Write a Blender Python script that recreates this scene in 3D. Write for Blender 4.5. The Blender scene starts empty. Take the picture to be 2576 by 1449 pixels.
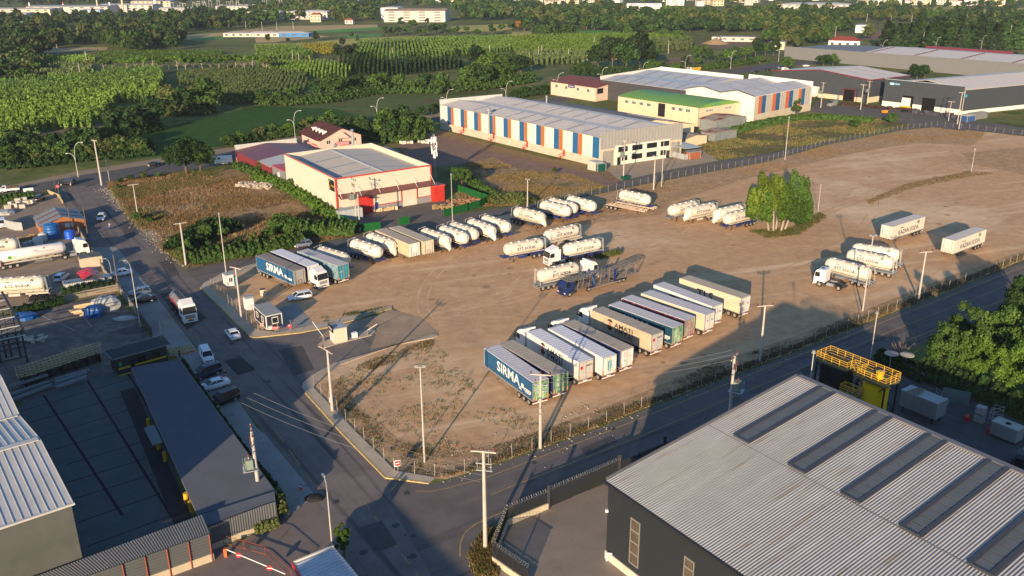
import bpy,bmesh,math,random
import numpy as np
from mathutils import Vector,Matrix
from mathutils.bvhtree import BVHTree
S=bpy.context.scene
COL=S.collection
PI=math.pi
def R(d): return math.radians(d)
random.seed(7)
# camera
CAMH,PITCH,ROLL,FPX=57.409,0.351067,-0.00662409,2206.82
CXP,CYP=1288.0,724.5
cam=bpy.data.cameras.new('camera');camo=bpy.data.objects.new('camera',cam);COL.objects.link(camo)
cam.sensor_width=36;cam.lens=36*FPX/2576.0;cam.clip_start=1;cam.clip_end=9000
_fw=Vector((0,math.cos(PITCH),-math.sin(PITCH)));_up=Vector((0,math.sin(PITCH),math.cos(PITCH)));_rt=Vector((1,0,0))
_R=_rt*math.cos(ROLL)+_up*math.sin(ROLL);_U=_up*math.cos(ROLL) - _rt*math.sin(ROLL)
m=Matrix((_R,_U,-_fw)).transposed().to_4x4();m.translation=Vector((0,0,CAMH));camo.matrix_world=m
S.camera=camo
# sky, sun, exposure
SUN_EL,SUN_AZ=12.1,74.0
w=bpy.data.worlds.new('World');S.world=w;w.use_nodes=True
nt=w.node_tree;nt.nodes.clear()
sky=nt.nodes.new('ShaderNodeTexSky');sky.sky_type='NISHITA';sky.sun_disc=False
sky.sun_elevation=R(SUN_EL);sky.sun_rotation=math.atan2(-math.cos(R(SUN_AZ)),-math.sin(R(SUN_AZ)))
sky.air_density=1.0;sky.dust_density=0.4;sky.ozone_density=4.0
bg=nt.nodes.new('ShaderNodeBackground');bg.inputs[1].default_value=0.125
out=nt.nodes.new('ShaderNodeOutputWorld');nt.links.new(sky.outputs[0],bg.inputs[0]);nt.links.new(bg.outputs[0],out.inputs[0])
sun=bpy.data.lights.new('sun','SUN');sun.energy=5.0;sun.angle=R(0.55);sun.color=(1.0,0.75,0.49)
suno=bpy.data.objects.new('sun',sun);COL.objects.link(suno)
_d=Vector((math.cos(R(SUN_AZ))*math.cos(R(SUN_EL)),math.sin(R(SUN_AZ))*math.cos(R(SUN_EL)),-math.sin(R(SUN_EL))))
suno.rotation_euler=_d.to_track_quat('-Z','Y').to_euler();suno.location=(0,0,90)
S.view_settings.view_transform='Standard';S.view_settings.look='None';S.view_settings.gamma=1
S.view_settings.exposure=0.72
S.cycles.max_bounces=5;S.cycles.diffuse_bounces=2;S.cycles.glossy_bounces=2;S.cycles.transparent_max_bounces=6
S.cycles.use_adaptive_sampling=True
# surveying helpers: photograph measurement -> real place on the ground
def ray(x,y): return _fw*FPX+_R*(x-CXP) - _U*(y-CYP)
def G(x,y,z=0.0):
    d=ray(x,y);t=(z-CAMH)/d.z
    return Vector((d.x*t,d.y*t,z))
def V(x,y,P,ang):
    d=ray(x,y);u=Vector((math.cos(R(ang)),math.sin(R(ang)),0));n=Vector((-u.y,u.x,0))
    o=Vector((0,0,CAMH));t=(Vector((P[0],P[1],0))-o).dot(n)/d.dot(n);return o+d*t
def D2(a,s=1.0): return Vector((math.cos(R(a))*s,math.sin(R(a))*s,0))
# materials
MATS={}
def M(name,col=None,rough=0.75,metal=0.0,var=0.12,scale=0.6,bump=0.0,bscale=8.0,col2=None,c2=0.5,spec=None,sx=1,sy=1,sz=1,leaf=False,stripe=None,streak=None,objr=0,emit=None,detail=4,noise3=None):
    if name in MATS: return MATS[name]
    m=bpy.data.materials.new(name);m.use_nodes=True;MATS[name]=m
    t=m.node_tree;N=t.nodes;L=t.links;b=N['Principled BSDF']
    b.inputs['Roughness'].default_value=rough;b.inputs['Metallic'].default_value=metal
    b.inputs['Specular IOR Level'].default_value=spec if spec is not None else (.5 if rough<.6 else .25 if rough<.8 else .04)
    m.diffuse_color=(*col,1)
    c=N.new('ShaderNodeRGB');c.outputs[0].default_value=(*col,1);cur=c.outputs[0]
    tc=N.new('ShaderNodeTexCoord');mp=N.new('ShaderNodeMapping');mp.inputs['Scale'].default_value=(sx,sy,sz)
    L.new(tc.outputs['Object'],mp.inputs[0])
    def noise(s,d=4,ro=.6):
        n=N.new('ShaderNodeTexNoise');n.inputs['Scale'].default_value=s;n.inputs['Detail'].default_value=d;n.inputs['Roughness'].default_value=ro
        L.new(mp.outputs[0],n.inputs[0]);return n.outputs[0]
    def ramp(v,a,bb):
        r=N.new('ShaderNodeMapRange');r.inputs[1].default_value=a;r.inputs[2].default_value=bb;L.new(v,r.inputs[0]);return r.outputs[0]
    def mix(f,a,bb,mode='MIX'):
        x=N.new('ShaderNodeMix');x.data_type='RGBA';x.blend_type=mode
        if isinstance(f,float): x.inputs[0].default_value=f
        else: L.new(f,x.inputs[0])
        L.new(a,x.inputs[6])
        if isinstance(bb,tuple): x.inputs[7].default_value=(*bb,1)
        else: L.new(bb,x.inputs[7])
        return x.outputs[2]
    if col2 is not None: cur=mix(ramp(noise(scale*1.7,5,.65),c2-.12,c2+.12),cur,col2)
    if noise3:
        for (cc,ss,lo,hi) in noise3: cur=mix(ramp(noise(ss,5,.68),lo,hi),cur,cc)
    for (cc,ang,s1,s2,lo,hi) in (streak or ()):
        q=N.new('ShaderNodeMapping');q.vector_type='TEXTURE';q.inputs['Rotation'].default_value=(0,0,R(ang));q.inputs['Scale'].default_value=(1/s1,1/s2,1);L.new(tc.outputs['Object'],q.inputs[0])
        n=N.new('ShaderNodeTexNoise');n.inputs['Scale'].default_value=1;n.inputs['Detail'].default_value=3;n.inputs['Distortion'].default_value=.6;L.new(q.outputs[0],n.inputs[0]);cur=mix(ramp(n.outputs[0],lo,hi),cur,cc)
    if stripe:
        wv=N.new('ShaderNodeTexWave');wv.inputs['Scale'].default_value=stripe[0];wv.inputs['Distortion'].default_value=0
        wv.bands_direction=stripe[2];L.new(tc.outputs['Object'],wv.inputs[0])
        r=ramp(wv.outputs[1],.25,.75);cur=mix(r,cur,tuple(x*stripe[1] for x in col))
    if objr:
        oi=N.new('ShaderNodeObjectInfo');r2=N.new('ShaderNodeMapRange');r2.inputs[3].default_value=1-objr;r2.inputs[4].default_value=1+objr*.3;L.new(oi.outputs['Random'],r2.inputs[0])
        vm=N.new('ShaderNodeVectorMath');vm.operation='SCALE';L.new(cur,vm.inputs[0]);L.new(r2.outputs[0],vm.inputs['Scale']);cur=vm.outputs[0]
    if leaf:
        g=N.new('ShaderNodeNewGeometry');r=N.new('ShaderNodeMapRange');r.inputs[3].default_value=1-var;r.inputs[4].default_value=1+var
        L.new(g.outputs['Random Per Island'],r.inputs[0])
        oi=N.new('ShaderNodeObjectInfo');r2=N.new('ShaderNodeMapRange');r2.inputs[3].default_value=.72;r2.inputs[4].default_value=1.3;L.new(oi.outputs['Random'],r2.inputs[0])
        mu=N.new('ShaderNodeMath');mu.operation='MULTIPLY';L.new(r.outputs[0],mu.inputs[0]);L.new(r2.outputs[0],mu.inputs[1])
        vm=N.new('ShaderNodeVectorMath');vm.operation='SCALE';L.new(cur,vm.inputs[0]);L.new(mu.outputs[0],vm.inputs['Scale']);cur=vm.outputs[0]
    elif var>0:
        r=N.new('ShaderNodeMapRange');r.inputs[1].default_value=.3;r.inputs[2].default_value=.7;r.inputs[3].default_value=1-var;r.inputs[4].default_value=1+var
        L.new(noise(scale,detail),r.inputs[0])
        vm=N.new('ShaderNodeVectorMath');vm.operation='SCALE';L.new(cur,vm.inputs[0]);L.new(r.outputs[0],vm.inputs['Scale']);cur=vm.outputs[0]
    L.new(cur,b.inputs['Base Color'])
    if emit: b.inputs['Emission Color'].default_value=(*emit,1);b.inputs['Emission Strength'].default_value=1
    if bump>0:
        bp=N.new('ShaderNodeBump');bp.inputs['Strength'].default_value=1;bp.inputs['Distance'].default_value=bump
        L.new(noise(bscale,4),bp.inputs['Height']);L.new(bp.outputs[0],b.inputs['Normal'])
    return m
# mesh builder
class MB:
    def __init__(s): s.v=[];s.f=[];s.mi=[];s.cur=0
    def add(s,vs,fs):
        o=len(s.v);s.v+=[tuple(v) for v in vs]
        for f in fs: s.f.append([i+o for i in f]);s.mi.append(s.cur)
        return s
    def poly(s,vs): return s.add(vs,[list(range(len(vs)))])
    def box(s,c,d,rz=0.0,tap=1.0):
        hx,hy,hz=d[0]/2,d[1]/2,d[2]/2;ca,sa=math.cos(rz),math.sin(rz);vs=[]
        for z in (-1,1):
            k=tap if z>0 else 1
            for x,y in ((-1,-1),(1,-1),(1,1),(-1,1)):
                X,Y=x*hx*k,y*hy*k;vs.append((c[0]+X*ca-Y*sa,c[1]+X*sa+Y*ca,c[2]+z*hz))
        return s.add(vs,[[3,2,1,0],[4,5,6,7],[0,1,5,4],[1,2,6,5],[2,3,7,6],[3,0,4,7]])
    def prism(s,pts,z0,z1):
        n=len(pts);zz0=z0 if hasattr(z0,'__len__') else [z0]*n;zz1=z1 if hasattr(z1,'__len__') else [z1]*n
        vs=[(p[0],p[1],zz0[i]) for i,p in enumerate(pts)]+[(p[0],p[1],zz1[i]) for i,p in enumerate(pts)]
        area=sum(pts[i][0]*pts[(i+1) % n][1]-pts[(i+1) % n][0]*pts[i][1] for i in range(n))
        fs=[list(range(n))[::-1],[i+n for i in range(n)]]+[[i,(i+1) % n,(i+1) % n+n,i+n] for i in range(n)]
        if area<0: fs=[f[::-1] for f in fs]
        return s.add(vs,fs)
    def tube(s,p0,p1,r0,r1=None,n=8,cap=True):
        r1=r0 if r1 is None else r1;p0=Vector(p0);p1=Vector(p1);d=(p1-p0)
        if d.length<1e-6: return s
        d.normalize();a=d.orthogonal().normalized();b=d.cross(a);vs=[]
        for p,r in ((p0,r0),(p1,r1)):
            for i in range(n):
                t=2*PI*i/n;vs.append(p+a*(r*math.cos(t))+b*(r*math.sin(t)))
        fs=[[i,(i+1) % n,(i+1) % n+n,i+n] for i in range(n)]
        if cap: fs+=[list(range(n))[::-1],[i+n for i in range(n)]]
        return s.add(vs,fs)
    def path(s,pts,r,n=6):
        for a,b in zip(pts[:-1],pts[1:]): s.tube(a,b,r if not hasattr(r,'__len__') else r[0],None,n)
        return s
    def lathe(s,prof,axis='x',n=16,c=(0,0,0)):
        k=len(prof);vs=[]
        for a,r in prof:
            for i in range(n):
                t=2*PI*i/n
                if axis=='x': vs.append((c[0]+a,c[1]+r*math.cos(t),c[2]+r*math.sin(t)))
                elif axis=='y': vs.append((c[0]+r*math.sin(t),c[1]+a,c[2]+r*math.cos(t)))
                else: vs.append((c[0]+r*math.cos(t),c[1]+r*math.sin(t),c[2]+a))
        fs=[]
        for j in range(k-1):
            for i in range(n): fs.append([j*n+i,j*n+(i+1) % n,(j+1)*n+(i+1) % n,(j+1)*n+i])
        fs+=[list(range(n))[::-1],[(k-1)*n+i for i in range(n)]]
        return s.add(vs,fs)
    def build(s,name,mats,parent=None,smooth=False,loc=None,bevel=0):
        me=bpy.data.meshes.new(name);me.from_pydata(s.v,[],s.f)
        if not isinstance(mats,(list,tuple)): mats=[mats]
        for m in mats: me.materials.append(m)
        if len(mats)>1: me.polygons.foreach_set('material_index',s.mi)
        if smooth: me.polygons.foreach_set('use_smooth',[True]*len(me.polygons))
        me.update();o=bpy.data.objects.new(name,me);COL.objects.link(o)
        if parent: o.parent=parent
        if loc is not None: o.location=loc
        if bevel:
            b=o.modifiers.new('bevel','BEVEL');b.width=bevel;b.segments=2;b.limit_method='ANGLE'
        return o
def tag(o,label=None,cat=None,group=None,kind=None):
    if label: o['label']=label
    if cat: o['category']=cat
    if group: o['group']=group
    if kind: o['kind']=kind
    return o
def empty(name,label=None,cat=None,group=None,loc=(0,0,0),rz=0.0):
    o=bpy.data.objects.new(name,None);o.empty_display_size=.3;COL.objects.link(o);o.location=loc;o.rotation_euler=(0,0,rz)
    return tag(o,label,cat,group)
KIDS={}
def kids(o): return [c for c in bpy.data.objects if c.parent==o]
def tree_of(o):
    if o.name not in KIDS: KIDS[o.name]=[(c,tree_of(c)) for c in kids(o)]
    return KIDS[o.name]
def copy_tree(o,parent=None,sub=None):
    sub=tree_of(o) if sub is None else sub
    c=o.copy();COL.objects.link(c)
    if parent: c.parent=parent
    for ch,s2 in sub: copy_tree(ch,c,s2)
    return c
PROTO={}
def place(key,maker,loc,rz,label,cat,group=None,scale=None):
    if key in PROTO: o=copy_tree(PROTO[key])
    else:
        o=maker();PROTO[key]=o;tree_of(o)
    o.location=loc;o.rotation_euler=(0,0,rz)
    if scale is not None: o.scale=scale if hasattr(scale,'__len__') else (scale,)*3
    for k in ('label','category','group'):
        if k in o: del o[k]
    return tag(o,label,cat,group)
_TX={}
def text_data(s,bold=False):
    if s in _TX: return _TX[s]
    c=bpy.data.curves.new('t','FONT');c.body=s;c.resolution_u=2;c.align_x='CENTER'
    c.offset=.018 if len(s)<12 else .008
    o=bpy.data.objects.new('t',c);COL.objects.link(o);bpy.context.view_layer.update()
    me=bpy.data.meshes.new_from_object(o);bpy.data.objects.remove(o)
    vs=np.array([v.co[:2] for v in me.vertices]);fs=[list(p.vertices) for p in me.polygons];bpy.data.meshes.remove(me)
    lo,hi=vs.min(0),vs.max(0);vs=(vs-(lo+hi)/2);sz=hi-lo
    _TX[s]=(vs,fs,sz);return _TX[s]
def lettering(mb,s,O,xd,yd,width,height=None,bend=None):
    """letters as real thin geometry on a plane (or wrapped on a tank of radius bend)"""
    vs,fs,sz=text_data(s);kx=width/sz[0];ky=kx if height is None else height/sz[1]
    if bend is None: O=Vector(O);xd=Vector(xd);yd=Vector(yd)
    mb.add([O+xd*(v[0]*kx)+yd*(v[1]*ky) for v in vs] if bend is None else [bend(v[0]*kx,v[1]*ky) for v in vs],fs);return mb
# common materials
white=M('white_paint',(.74,.73,.69),.45,var=.07,scale=.8)
cream=M('cream_tank_paint',(.76,.7,.57),.38,var=.08,scale=.7,noise3=[((.5,.41,.28),1.1,.55,.75)],streak=[((.48,.38,.26),90,.25,2.6,.6,.72)],objr=.16)
black=M('black_rubber',(.022,.022,.024),.8,var=.2,scale=2)
dark=M('dark_steel',(.05,.052,.055),.6,var=.2,scale=2)
steel=M('galvanised_steel',(.42,.43,.43),.45,.5,var=.12,scale=2)
rimm=M('rim_metal',(.36,.34,.3),.5,.3,var=.1)
glass=M('dark_glass',(.015,.02,.025),.08,0,var=0)
concrete=M('concrete',(.4,.37,.32),.85,var=.12,scale=.8,bump=.01)
poleM=M('pole_concrete',(.45,.42,.37),.85,var=.1,scale=1.5)
redM=M('red_paint',(.5,.035,.025),.45,var=.1)
navy=M('navy_paint',(.02,.035,.14),.4,var=.1)
yellow=M('yellow_paint',(.72,.42,.02),.4,var=.06)
lampg=M('lamp_glass',(.6,.6,.58),.3)
redl=M('red_lens',(.35,.02,.02),.3)
orange=M('orange_marker',(.8,.25,.02),.4)
# GROUND
def sheet(name,pts,mat,z=0.0,kind='structure',label=None):
    vs=[(p[0],p[1],z) for p in pts]
    n=len(vs);area=sum(vs[i][0]*vs[(i+1) % n][1]-vs[(i+1) % n][0]*vs[i][1] for i in range(n))
    if area<0: vs=vs[::-1]
    o=MB().poly(vs).build(name,mat);return tag(o,label,kind=kind)
def GP(*ps): return [G(*p) for p in ps]
gmat=M('meadow_ground',(.12,.15,.045),.95,var=.3,scale=.02,col2=(.2,.18,.075),c2=.52,bump=.05,bscale=1.5,noise3=[((.07,.11,.03),.12,.5,.62)])
gm_=MB();gx=[-4500,-2200,-1100]+list(range(-600,1001,100))+[1300,2200,4500];gy=[-600,-200]+list(range(0,1601,100))+[2200,3500,8000]
gm_.v=[(x,y,0) for y in gy for x in gx];gm_.f=[[j*len(gx)+i,j*len(gx)+i+1,(j+1)*len(gx)+i+1,(j+1)*len(gx)+i] for j in range(len(gy)-1) for i in range(len(gx)-1)];tag(gm_.build('ground',gmat),kind='structure')
# dirt lot
dirt=M('dirt',(.55,.335,.175),.95,var=.1,scale=.35,bump=.03,bscale=2.2,col2=(.62,.395,.215),c2=.5,
         noise3=[((.5,.29,.15),.018,.54,.7),((.42,.25,.15),.9,.56,.75),((.36,.26,.15),.55,.68,.78),((.74,.53,.32),.015,.52,.66)],
         streak=[((.5,.31,.17),42,.02,.4,.58,.74),((.74,.52,.31),20,.012,.2,.55,.72)])
LOT=[(1094,1203),(1120,1206),(1169,1192),(1288,1152),(1480,1083),(1613,1030),(1932,909),(2157,820),(2407,722),(2576,653),(3000,487),(2576,343),(2480,332),(2357,319),(2268,328),(2073,366),(1932,407),(1668,455),(1488,492),(1303,533),(1110,577),(960,612),(860,643),(800,640),(650,657),(560,700),(525,717),(520,724.5),(644,832),(789,819),(985,772),(1101,844),(1020,858),(856,917),(819,942),(789,977),(894,1087),(994,1188)]
sheet('dirt_lot',GP(*LOT),dirt,.004)
asph=M('asphalt',(.175,.152,.14),.9,var=.16,scale=.25,bump=.006,bscale=20,col2=(.2,.172,.155),c2=.52,noise3=[((.11,.1,.095),.5,.6,.75),((.22,.18,.15),.09,.58,.76)],streak=[((.1,.09,.085),124,.02,.6,.56,.68),((.2,.175,.15),124,.015,.9,.58,.7)])
asph2=M('asphalt_side_road',(.15,.134,.125),.9,var=.15,scale=.3,bump=.006,bscale=20,noise3=[((.17,.145,.125),.2,.56,.78)],streak=[((.09,.082,.078),35.6,.02,.7,.56,.68),((.17,.15,.13),35.6,.02,.9,.58,.7)])
asph3=M('asphalt_patch',(.055,.055,.06),.9,var=.1)
conc2=M('pale_concrete',(.3,.29,.265),.9,var=.15,scale=.25,bump=.004,bscale=10,noise3=[((.17,.165,.16),.5,.55,.75)])
walkm=M('pavement',(.47,.39,.29),.9,var=.12,scale=.6,bump=.006,bscale=6,noise3=[((.38,.31,.23),.8,.55,.7)])
# main road (left), side road (right), cross road (far)
sheet('main_road',GP((150,474),(282,459),(265,487),(325,550),(400,625),(460,677),(507,717),(505,724),(630,848),(644,849.5),(754,837),(960,790),(990,775),(1101,835),(1000,862),(856,917),(760,969),(759,974.5),(769,989.5),(856.5,1087),(970,1202),(1090,1218),(1180,1390),(1260,1500),(1300,1600),(900,1600),(880,1449),(800,1340),(700,1400),(620,1330),(669,1095),(410,767),(300,724),(235,622),(195,567),(160,505)),asph,.008)
sheet('side_road',GP((970,1203),(1090,1218),(1169,1197),(1288,1157),(1480,1088),(1613,1035),(1932,914),(2157,825),(2407,727),(2576,658),(3000,492),(3030,540),(2576,760),(2400,832),(2210,909),(2100,953),(1932,1024),(1640,1150),(1452,1222),(1290,1290),(1225,1335),(1190,1400),(1260,1500),(1150,1560),(1000,1300)),asph2,.012)
sheet('upper_road',GP((467,677),(644,645),(819,610),(919,588),(1004,567),(1116,546),(1288,520),(1405,502),(1530,474),(1565,453),(1700,424),(1808,405),(1932,386),(2057,361),(2200,337),(2300,315),(2312,303),(2295,293),(2107,283),(2036,281),(2050,262),(2232,270),(2420,297),(2576,322),(3000,390),(3000,440),(2576,341),(2357,318),(2268,326),(2073,364),(1932,405),(1668,453),(1488,490),(1303,531),(1110,575),(960,610),(860,641),(650,659),(557,697),(507,717)),asph2,.016)
far_asph=M('far_road_asphalt',(.12,.115,.112),.9,var=.12,scale=.2)
sheet('cross_road',GP((-80,500),(47,470),(197,442),(390,412),(590,380),(760,350),(950,322),(1109,293),(1300,262),(1560,215),(1725,184),(1830,176),(1932,161),(2200,130),(2576,92),(2576,100),(2200,141),(1932,174),(1840,188),(1725,196),(1560,230),(1300,275),(1085,306),(900,345),(760,372),(550,417),(400,437),(282,459),(150,474),(0,504),(-80,520)),far_asph,.020)
shoulder=M('sandy_shoulder',(.3,.235,.16),.95,var=.15,scale=.4)
sheet('road_verge',GP((-80,487),(47,462),(197,431),(390,400),(590,369),(760,340),(950,312),(1109,285),(1109,293),(950,322),(760,350),(590,380),(390,412),(197,442),(47,470),(-80,500)),shoulder,.024)
sheet('parking_strip',GP((294,622),(410,767),(499,886),(542,924),(644,1074),(669,1095),(794,1247),(717,1305),(640,1150),(570,1060),(452,905),(382,847),(330,760),(235,640),(222,622)),conc2,.024)
sheet('asphalt_patch',GP((564,908),(606,898),(644,930),(598,945)),asph3,.028)
sheet('asphalt_patch',GP((402,740),(440,732),(520,800),(470,830)),M('asphalt_patch_b',(.075,.07,.07),.9,var=.1),.028)
# raised pavements with kerbs
kerb=M('kerb_stone',(.42,.36,.25),.85,var=.1)
def pavement(pts,name='pavement',h=.14,mat=walkm):
    p=GP(*pts);mb=MB().prism(p,0,h);o=mb.build(name,mat);tag(o,kind='structure');return o
pavement([(505,724.5),(512,714),(560,688),(640,664),(655,668),(600,690),(540,712),(528,724),(644,829),(700,838),(789,818),(985,771),(986,777),(829,824),(754,838),(644,850),(630,848)])
pavement([(759,974.5),(762,965),(785,946),(842,914),(994,870),(1086,842),(1100,841),(1101,846),(1090,851),(1000,868),(858,918),(820,945),(792,970),(789,977),(894,1087),(994,1186),(1040,1194),(1094,1203),(1079,1217),(970,1203),(856.5,1087),(769,989.5)])
pavement([(800,872),(803,865),(820,857),(880,842),(941,828),(945,836),(935,844),(850,866),(820,875),(808,876)])
for pts in ([(769,989.5),(856.5,1087),(970,1203),(1079,1217)],[(505,724.5),(630,848),(644,850),(754,838),(829,824),(985,777)]):
    p=GP(*pts);mb=MB()
    for a,b in zip(p[:-1],p[1:]):
        n=(b-a).normalized();q=Vector((n.y,-n.x,0))*.12
        mb.prism([a-q,b-q,b+q,a+q],0,.16)
    tag(mb.build('kerb',M('kerb_yellowed',(.5,.38,.16),.8,var=.25,scale=2)),kind='structure')
sheet('dusty_asphalt',GP((800,851),(829,828),(986,779),(1060,800),(1103,836),(1000,864),(930,880),(945,845),(941,828),(880,842)),M('dusty_asphalt',(.4,.29,.19),.95,var=.18,scale=.3,noise3=[((.26,.2,.15),.12,.5,.7)]),.024)
sheet('brick_apron',GP((535,1385),(600,1362),(700,1318),(725,1290),(790,1252),(860,1330),(880,1400),(900,1449),(930,1600),(500,1600),(300,1480),(420,1430)),M('worn_brick_paving',(.2,.165,.145),.92,var=.18,scale=.4,bump=.01,bscale=10,noise3=[((.13,.115,.105),.4,.52,.72)]),.018)
# concrete pad and forecourts
sheet('concrete_pad',GP((700,775),(745,762),(790,815),(700,838),(650,812)),conc2,.012)
yardm=M('yard_concrete',(.27,.225,.18),.9,var=.12,scale=.3,noise3=[((.2,.17,.14),.6,.55,.72),((.33,.27,.21),.12,.5,.7)])
sheet('warehouse_apron',GP((1560,455),(1513,418),(1713,392),(1745,365),(1808,404),(1700,424)),M('apron_concrete',(.38,.3,.215),.9,var=.1,scale=.3),.020)
pav=M('grey_block_paving',(.155,.14,.125),.9,var=.14,scale=.3,bump=.01,bscale=12)
sheet('paved_yard',GP((852,548),(930,595),(1004,566),(1031,562),(1120,545),(1165,528),(1116,503),(1087,507)),pav,.020)
sheet('paved_yard',GP((2036,281),(2060,250),(2180,285),(2232,270),(2400,300),(2430,330),(2300,315),(2200,296)),pav,.020)
# foreground right yard
sheet('front_yard',GP((1240,1419),(1270,1330),(1379,1273),(1527,1216),(1960,1000),(2230,1280),(1700,1700),(1330,1600),(1252,1440)),yardm,.020)
# right back yard behind the ribbed roof
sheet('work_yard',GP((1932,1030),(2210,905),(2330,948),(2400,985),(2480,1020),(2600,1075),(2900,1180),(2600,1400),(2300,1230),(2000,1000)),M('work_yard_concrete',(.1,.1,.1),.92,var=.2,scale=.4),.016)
# left dark yard with paving joints
yd=M('dark_yard_concrete',(.12,.14,.135),.9,var=.12,scale=.5,bump=.01,bscale=8)
YARD=[(-40,1110),(60,1010),(208,942),(322,922),(385,1010),(440,1190),(478,1300),(500,1320),(300,1400),(208,1400),(-40,1400)]
sheet('loading_yard',GP(*YARD),yd,.012)
jm=M('joint_filler',(.045,.03,.045),.9,var=.1)
mb=MB()
def strip(mb,a,b,wd,z):
    n=(b-a).normalized();q=Vector((n.y,-n.x,0))*wd/2
    mb.poly([(p.x,p.y,z) for p in (a-q,a+q,b+q,b-q)])
for a,b in (((220,937),(345,1325)),((318,922),(482,1302)),((100,975),(160,1090))): pass
f3 = lambda x,y: (x*.16667,925.8+y*.16667)
for a,b in (((1320,190),(2100,1449)),((620,350),(1340,1449)),((1920,60),(2560,1110))):
    A,B=G(*f3(*a)),G(*f3(*b));d=(B-A).normalized();strip(mb,A,B+d*(14 if a[0]<1900 else 7),.32,.016)
for a,b in (((270,665),(2060,135)),((410,835),(2080,360)),((590,1060),(2200,550)),((690,1265),(2320,800)),((1000,1460),(2470,1020))): strip(mb,G(*f3(*a)),G(*f3(*b)),.16,.016)
r3 = lambda x,y: (x*.25,1087+y*.25)
for a,b in (((705,683),(1640,395)),((780,912),(1750,570)),((870,1155),(1860,790)),((620,525),(1645,212))): strip(mb,G(*r3(*a)),G(*r3(*b)),.16,.016)
tag(mb.build('paving_joint',jm),kind='structure')
# upper-left yards
dust=M('dusty_yard',(.28,.22,.165),.95,var=.16,scale=.3,noise3=[((.34,.27,.2),.4,.5,.7)])
sheet('truck_yard',GP((-120,640),(-40,560),(30,500),(95,500),(150,478),(158,506),(193,570),(233,624),(298,724),(285,740),(-120,790)),dust,.020)
sheet('storage_yard',GP((-100,800),(40,790),(290,738),(380,850),(300,930),(60,1010),(-100,1010)),M('storage_yard_floor',(.15,.135,.125),.92,var=.2,scale=.5,noise3=[((.24,.21,.17),.25,.5,.68)]),.020)
# rough land between the road and the white warehouse
scrub=M('dry_scrub_ground',(.3,.19,.095),.97,var=.3,scale=.5,bump=.12,bscale=1.2,col2=(.36,.25,.13),c2=.5,noise3=[((.14,.13,.05),.07,.5,.62),((.42,.31,.19),.5,.62,.72),((.17,.1,.055),.12,.55,.66)])
sheet('waste_ground',GP((270,460),(400,440),(590,425),(735,470),(852,548),(905,585),(900,590),(819,608),(640,644),(467,676),(400,623),(325,549),(268,487)),scrub,.012)
sheet('waste_ground',GP((1131,535),(1204,520),(1288,518),(1405,500),(1525,470),(1440,440),(1300,425),(1240,395),(1180,410),(1160,470)),scrub,.012)
sheet('waste_ground',GP((1745,365),(1808,404),(1932,385),(2057,360),(2200,336),(2300,313),(2305,303),(2200,298),(2020,288),(1960,300),(1860,320),(1740,352)),M('weedy_ground',(.15,.14,.05),.97,var=.3,scale=.4,bump=.15,bscale=1.2,noise3=[((.22,.155,.075),.12,.48,.62)]),.012)
gravel=M('reddish_gravel',(.25,.165,.125),.95,var=.15,scale=.3,bump=.05,bscale=2)
sheet('gravel_yard',GP((1000,368),(1110,330),(1240,375),(1380,408),(1513,440),(1562,457),(1530,470),(1440,440),(1300,425),(1240,395),(1180,410),(1100,420),(1040,410)),gravel,.016)
sheet('dry_verge',GP((1105,325),(1240,365),(1380,398),(1515,418),(1560,455),(1510,442),(1380,412),(1240,382),(1105,338)),M('dry_verge_soil',(.25,.18,.09),.97,var=.25,scale=.6),.024)
# rubble verge along the main road
vergem=M('rubble_verge',(.33,.26,.18),.95,var=.3,scale=1.2,bump=.12,bscale=2)
sheet('rubble_verge',GP((250,473),(268,487),(325,549),(400,623),(467,676),(478,672),(420,615),(345,540),(285,480)),vergem,.028)
# lot dirt variations: weedy strips and a ditch of green
weedm=M('weedy_dirt',(.42,.27,.145),.97,var=.25,scale=.9,bump=.05,bscale=3,noise3=[((.54,.34,.18),.35,.46,.62),((.27,.2,.1),1.1,.58,.72),((.2,.17,.08),.25,.62,.74)])
sheet('weedy_strip',GP((1094,1200),(1169,1188),(1288,1150),(1480,1081),(1613,1028),(1932,907),(2157,818),(2407,720),(2576,651),(2576,630),(2400,690),(2150,790),(1930,870),(1820,905),(1620,985),(1480,1040),(1288,1105),(1150,1140),(1000,1100),(900,1020),(860,950),(800,968),(895,1085),(995,1185)),weedm,.008)
sheet('weedy_strip',GP((1303,531),(1488,492),(1668,455),(1932,407),(2073,366),(2268,328),(2357,319),(2480,332),(2450,365),(2300,360),(2150,385),(2000,420),(1860,455),(1700,505),(1660,540),(1500,560),(1350,590),(1290,575)),weedm,.008)
sheet('weedy_strip',GP((2420,385),(2576,370),(2700,420),(2576,440),(2440,410)),weedm,.008)
sheet('weedy_strip',GP((2180,505),(2280,462),(2440,430),(2445,436),(2290,473),(2185,512)),weedm,.008)
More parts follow.
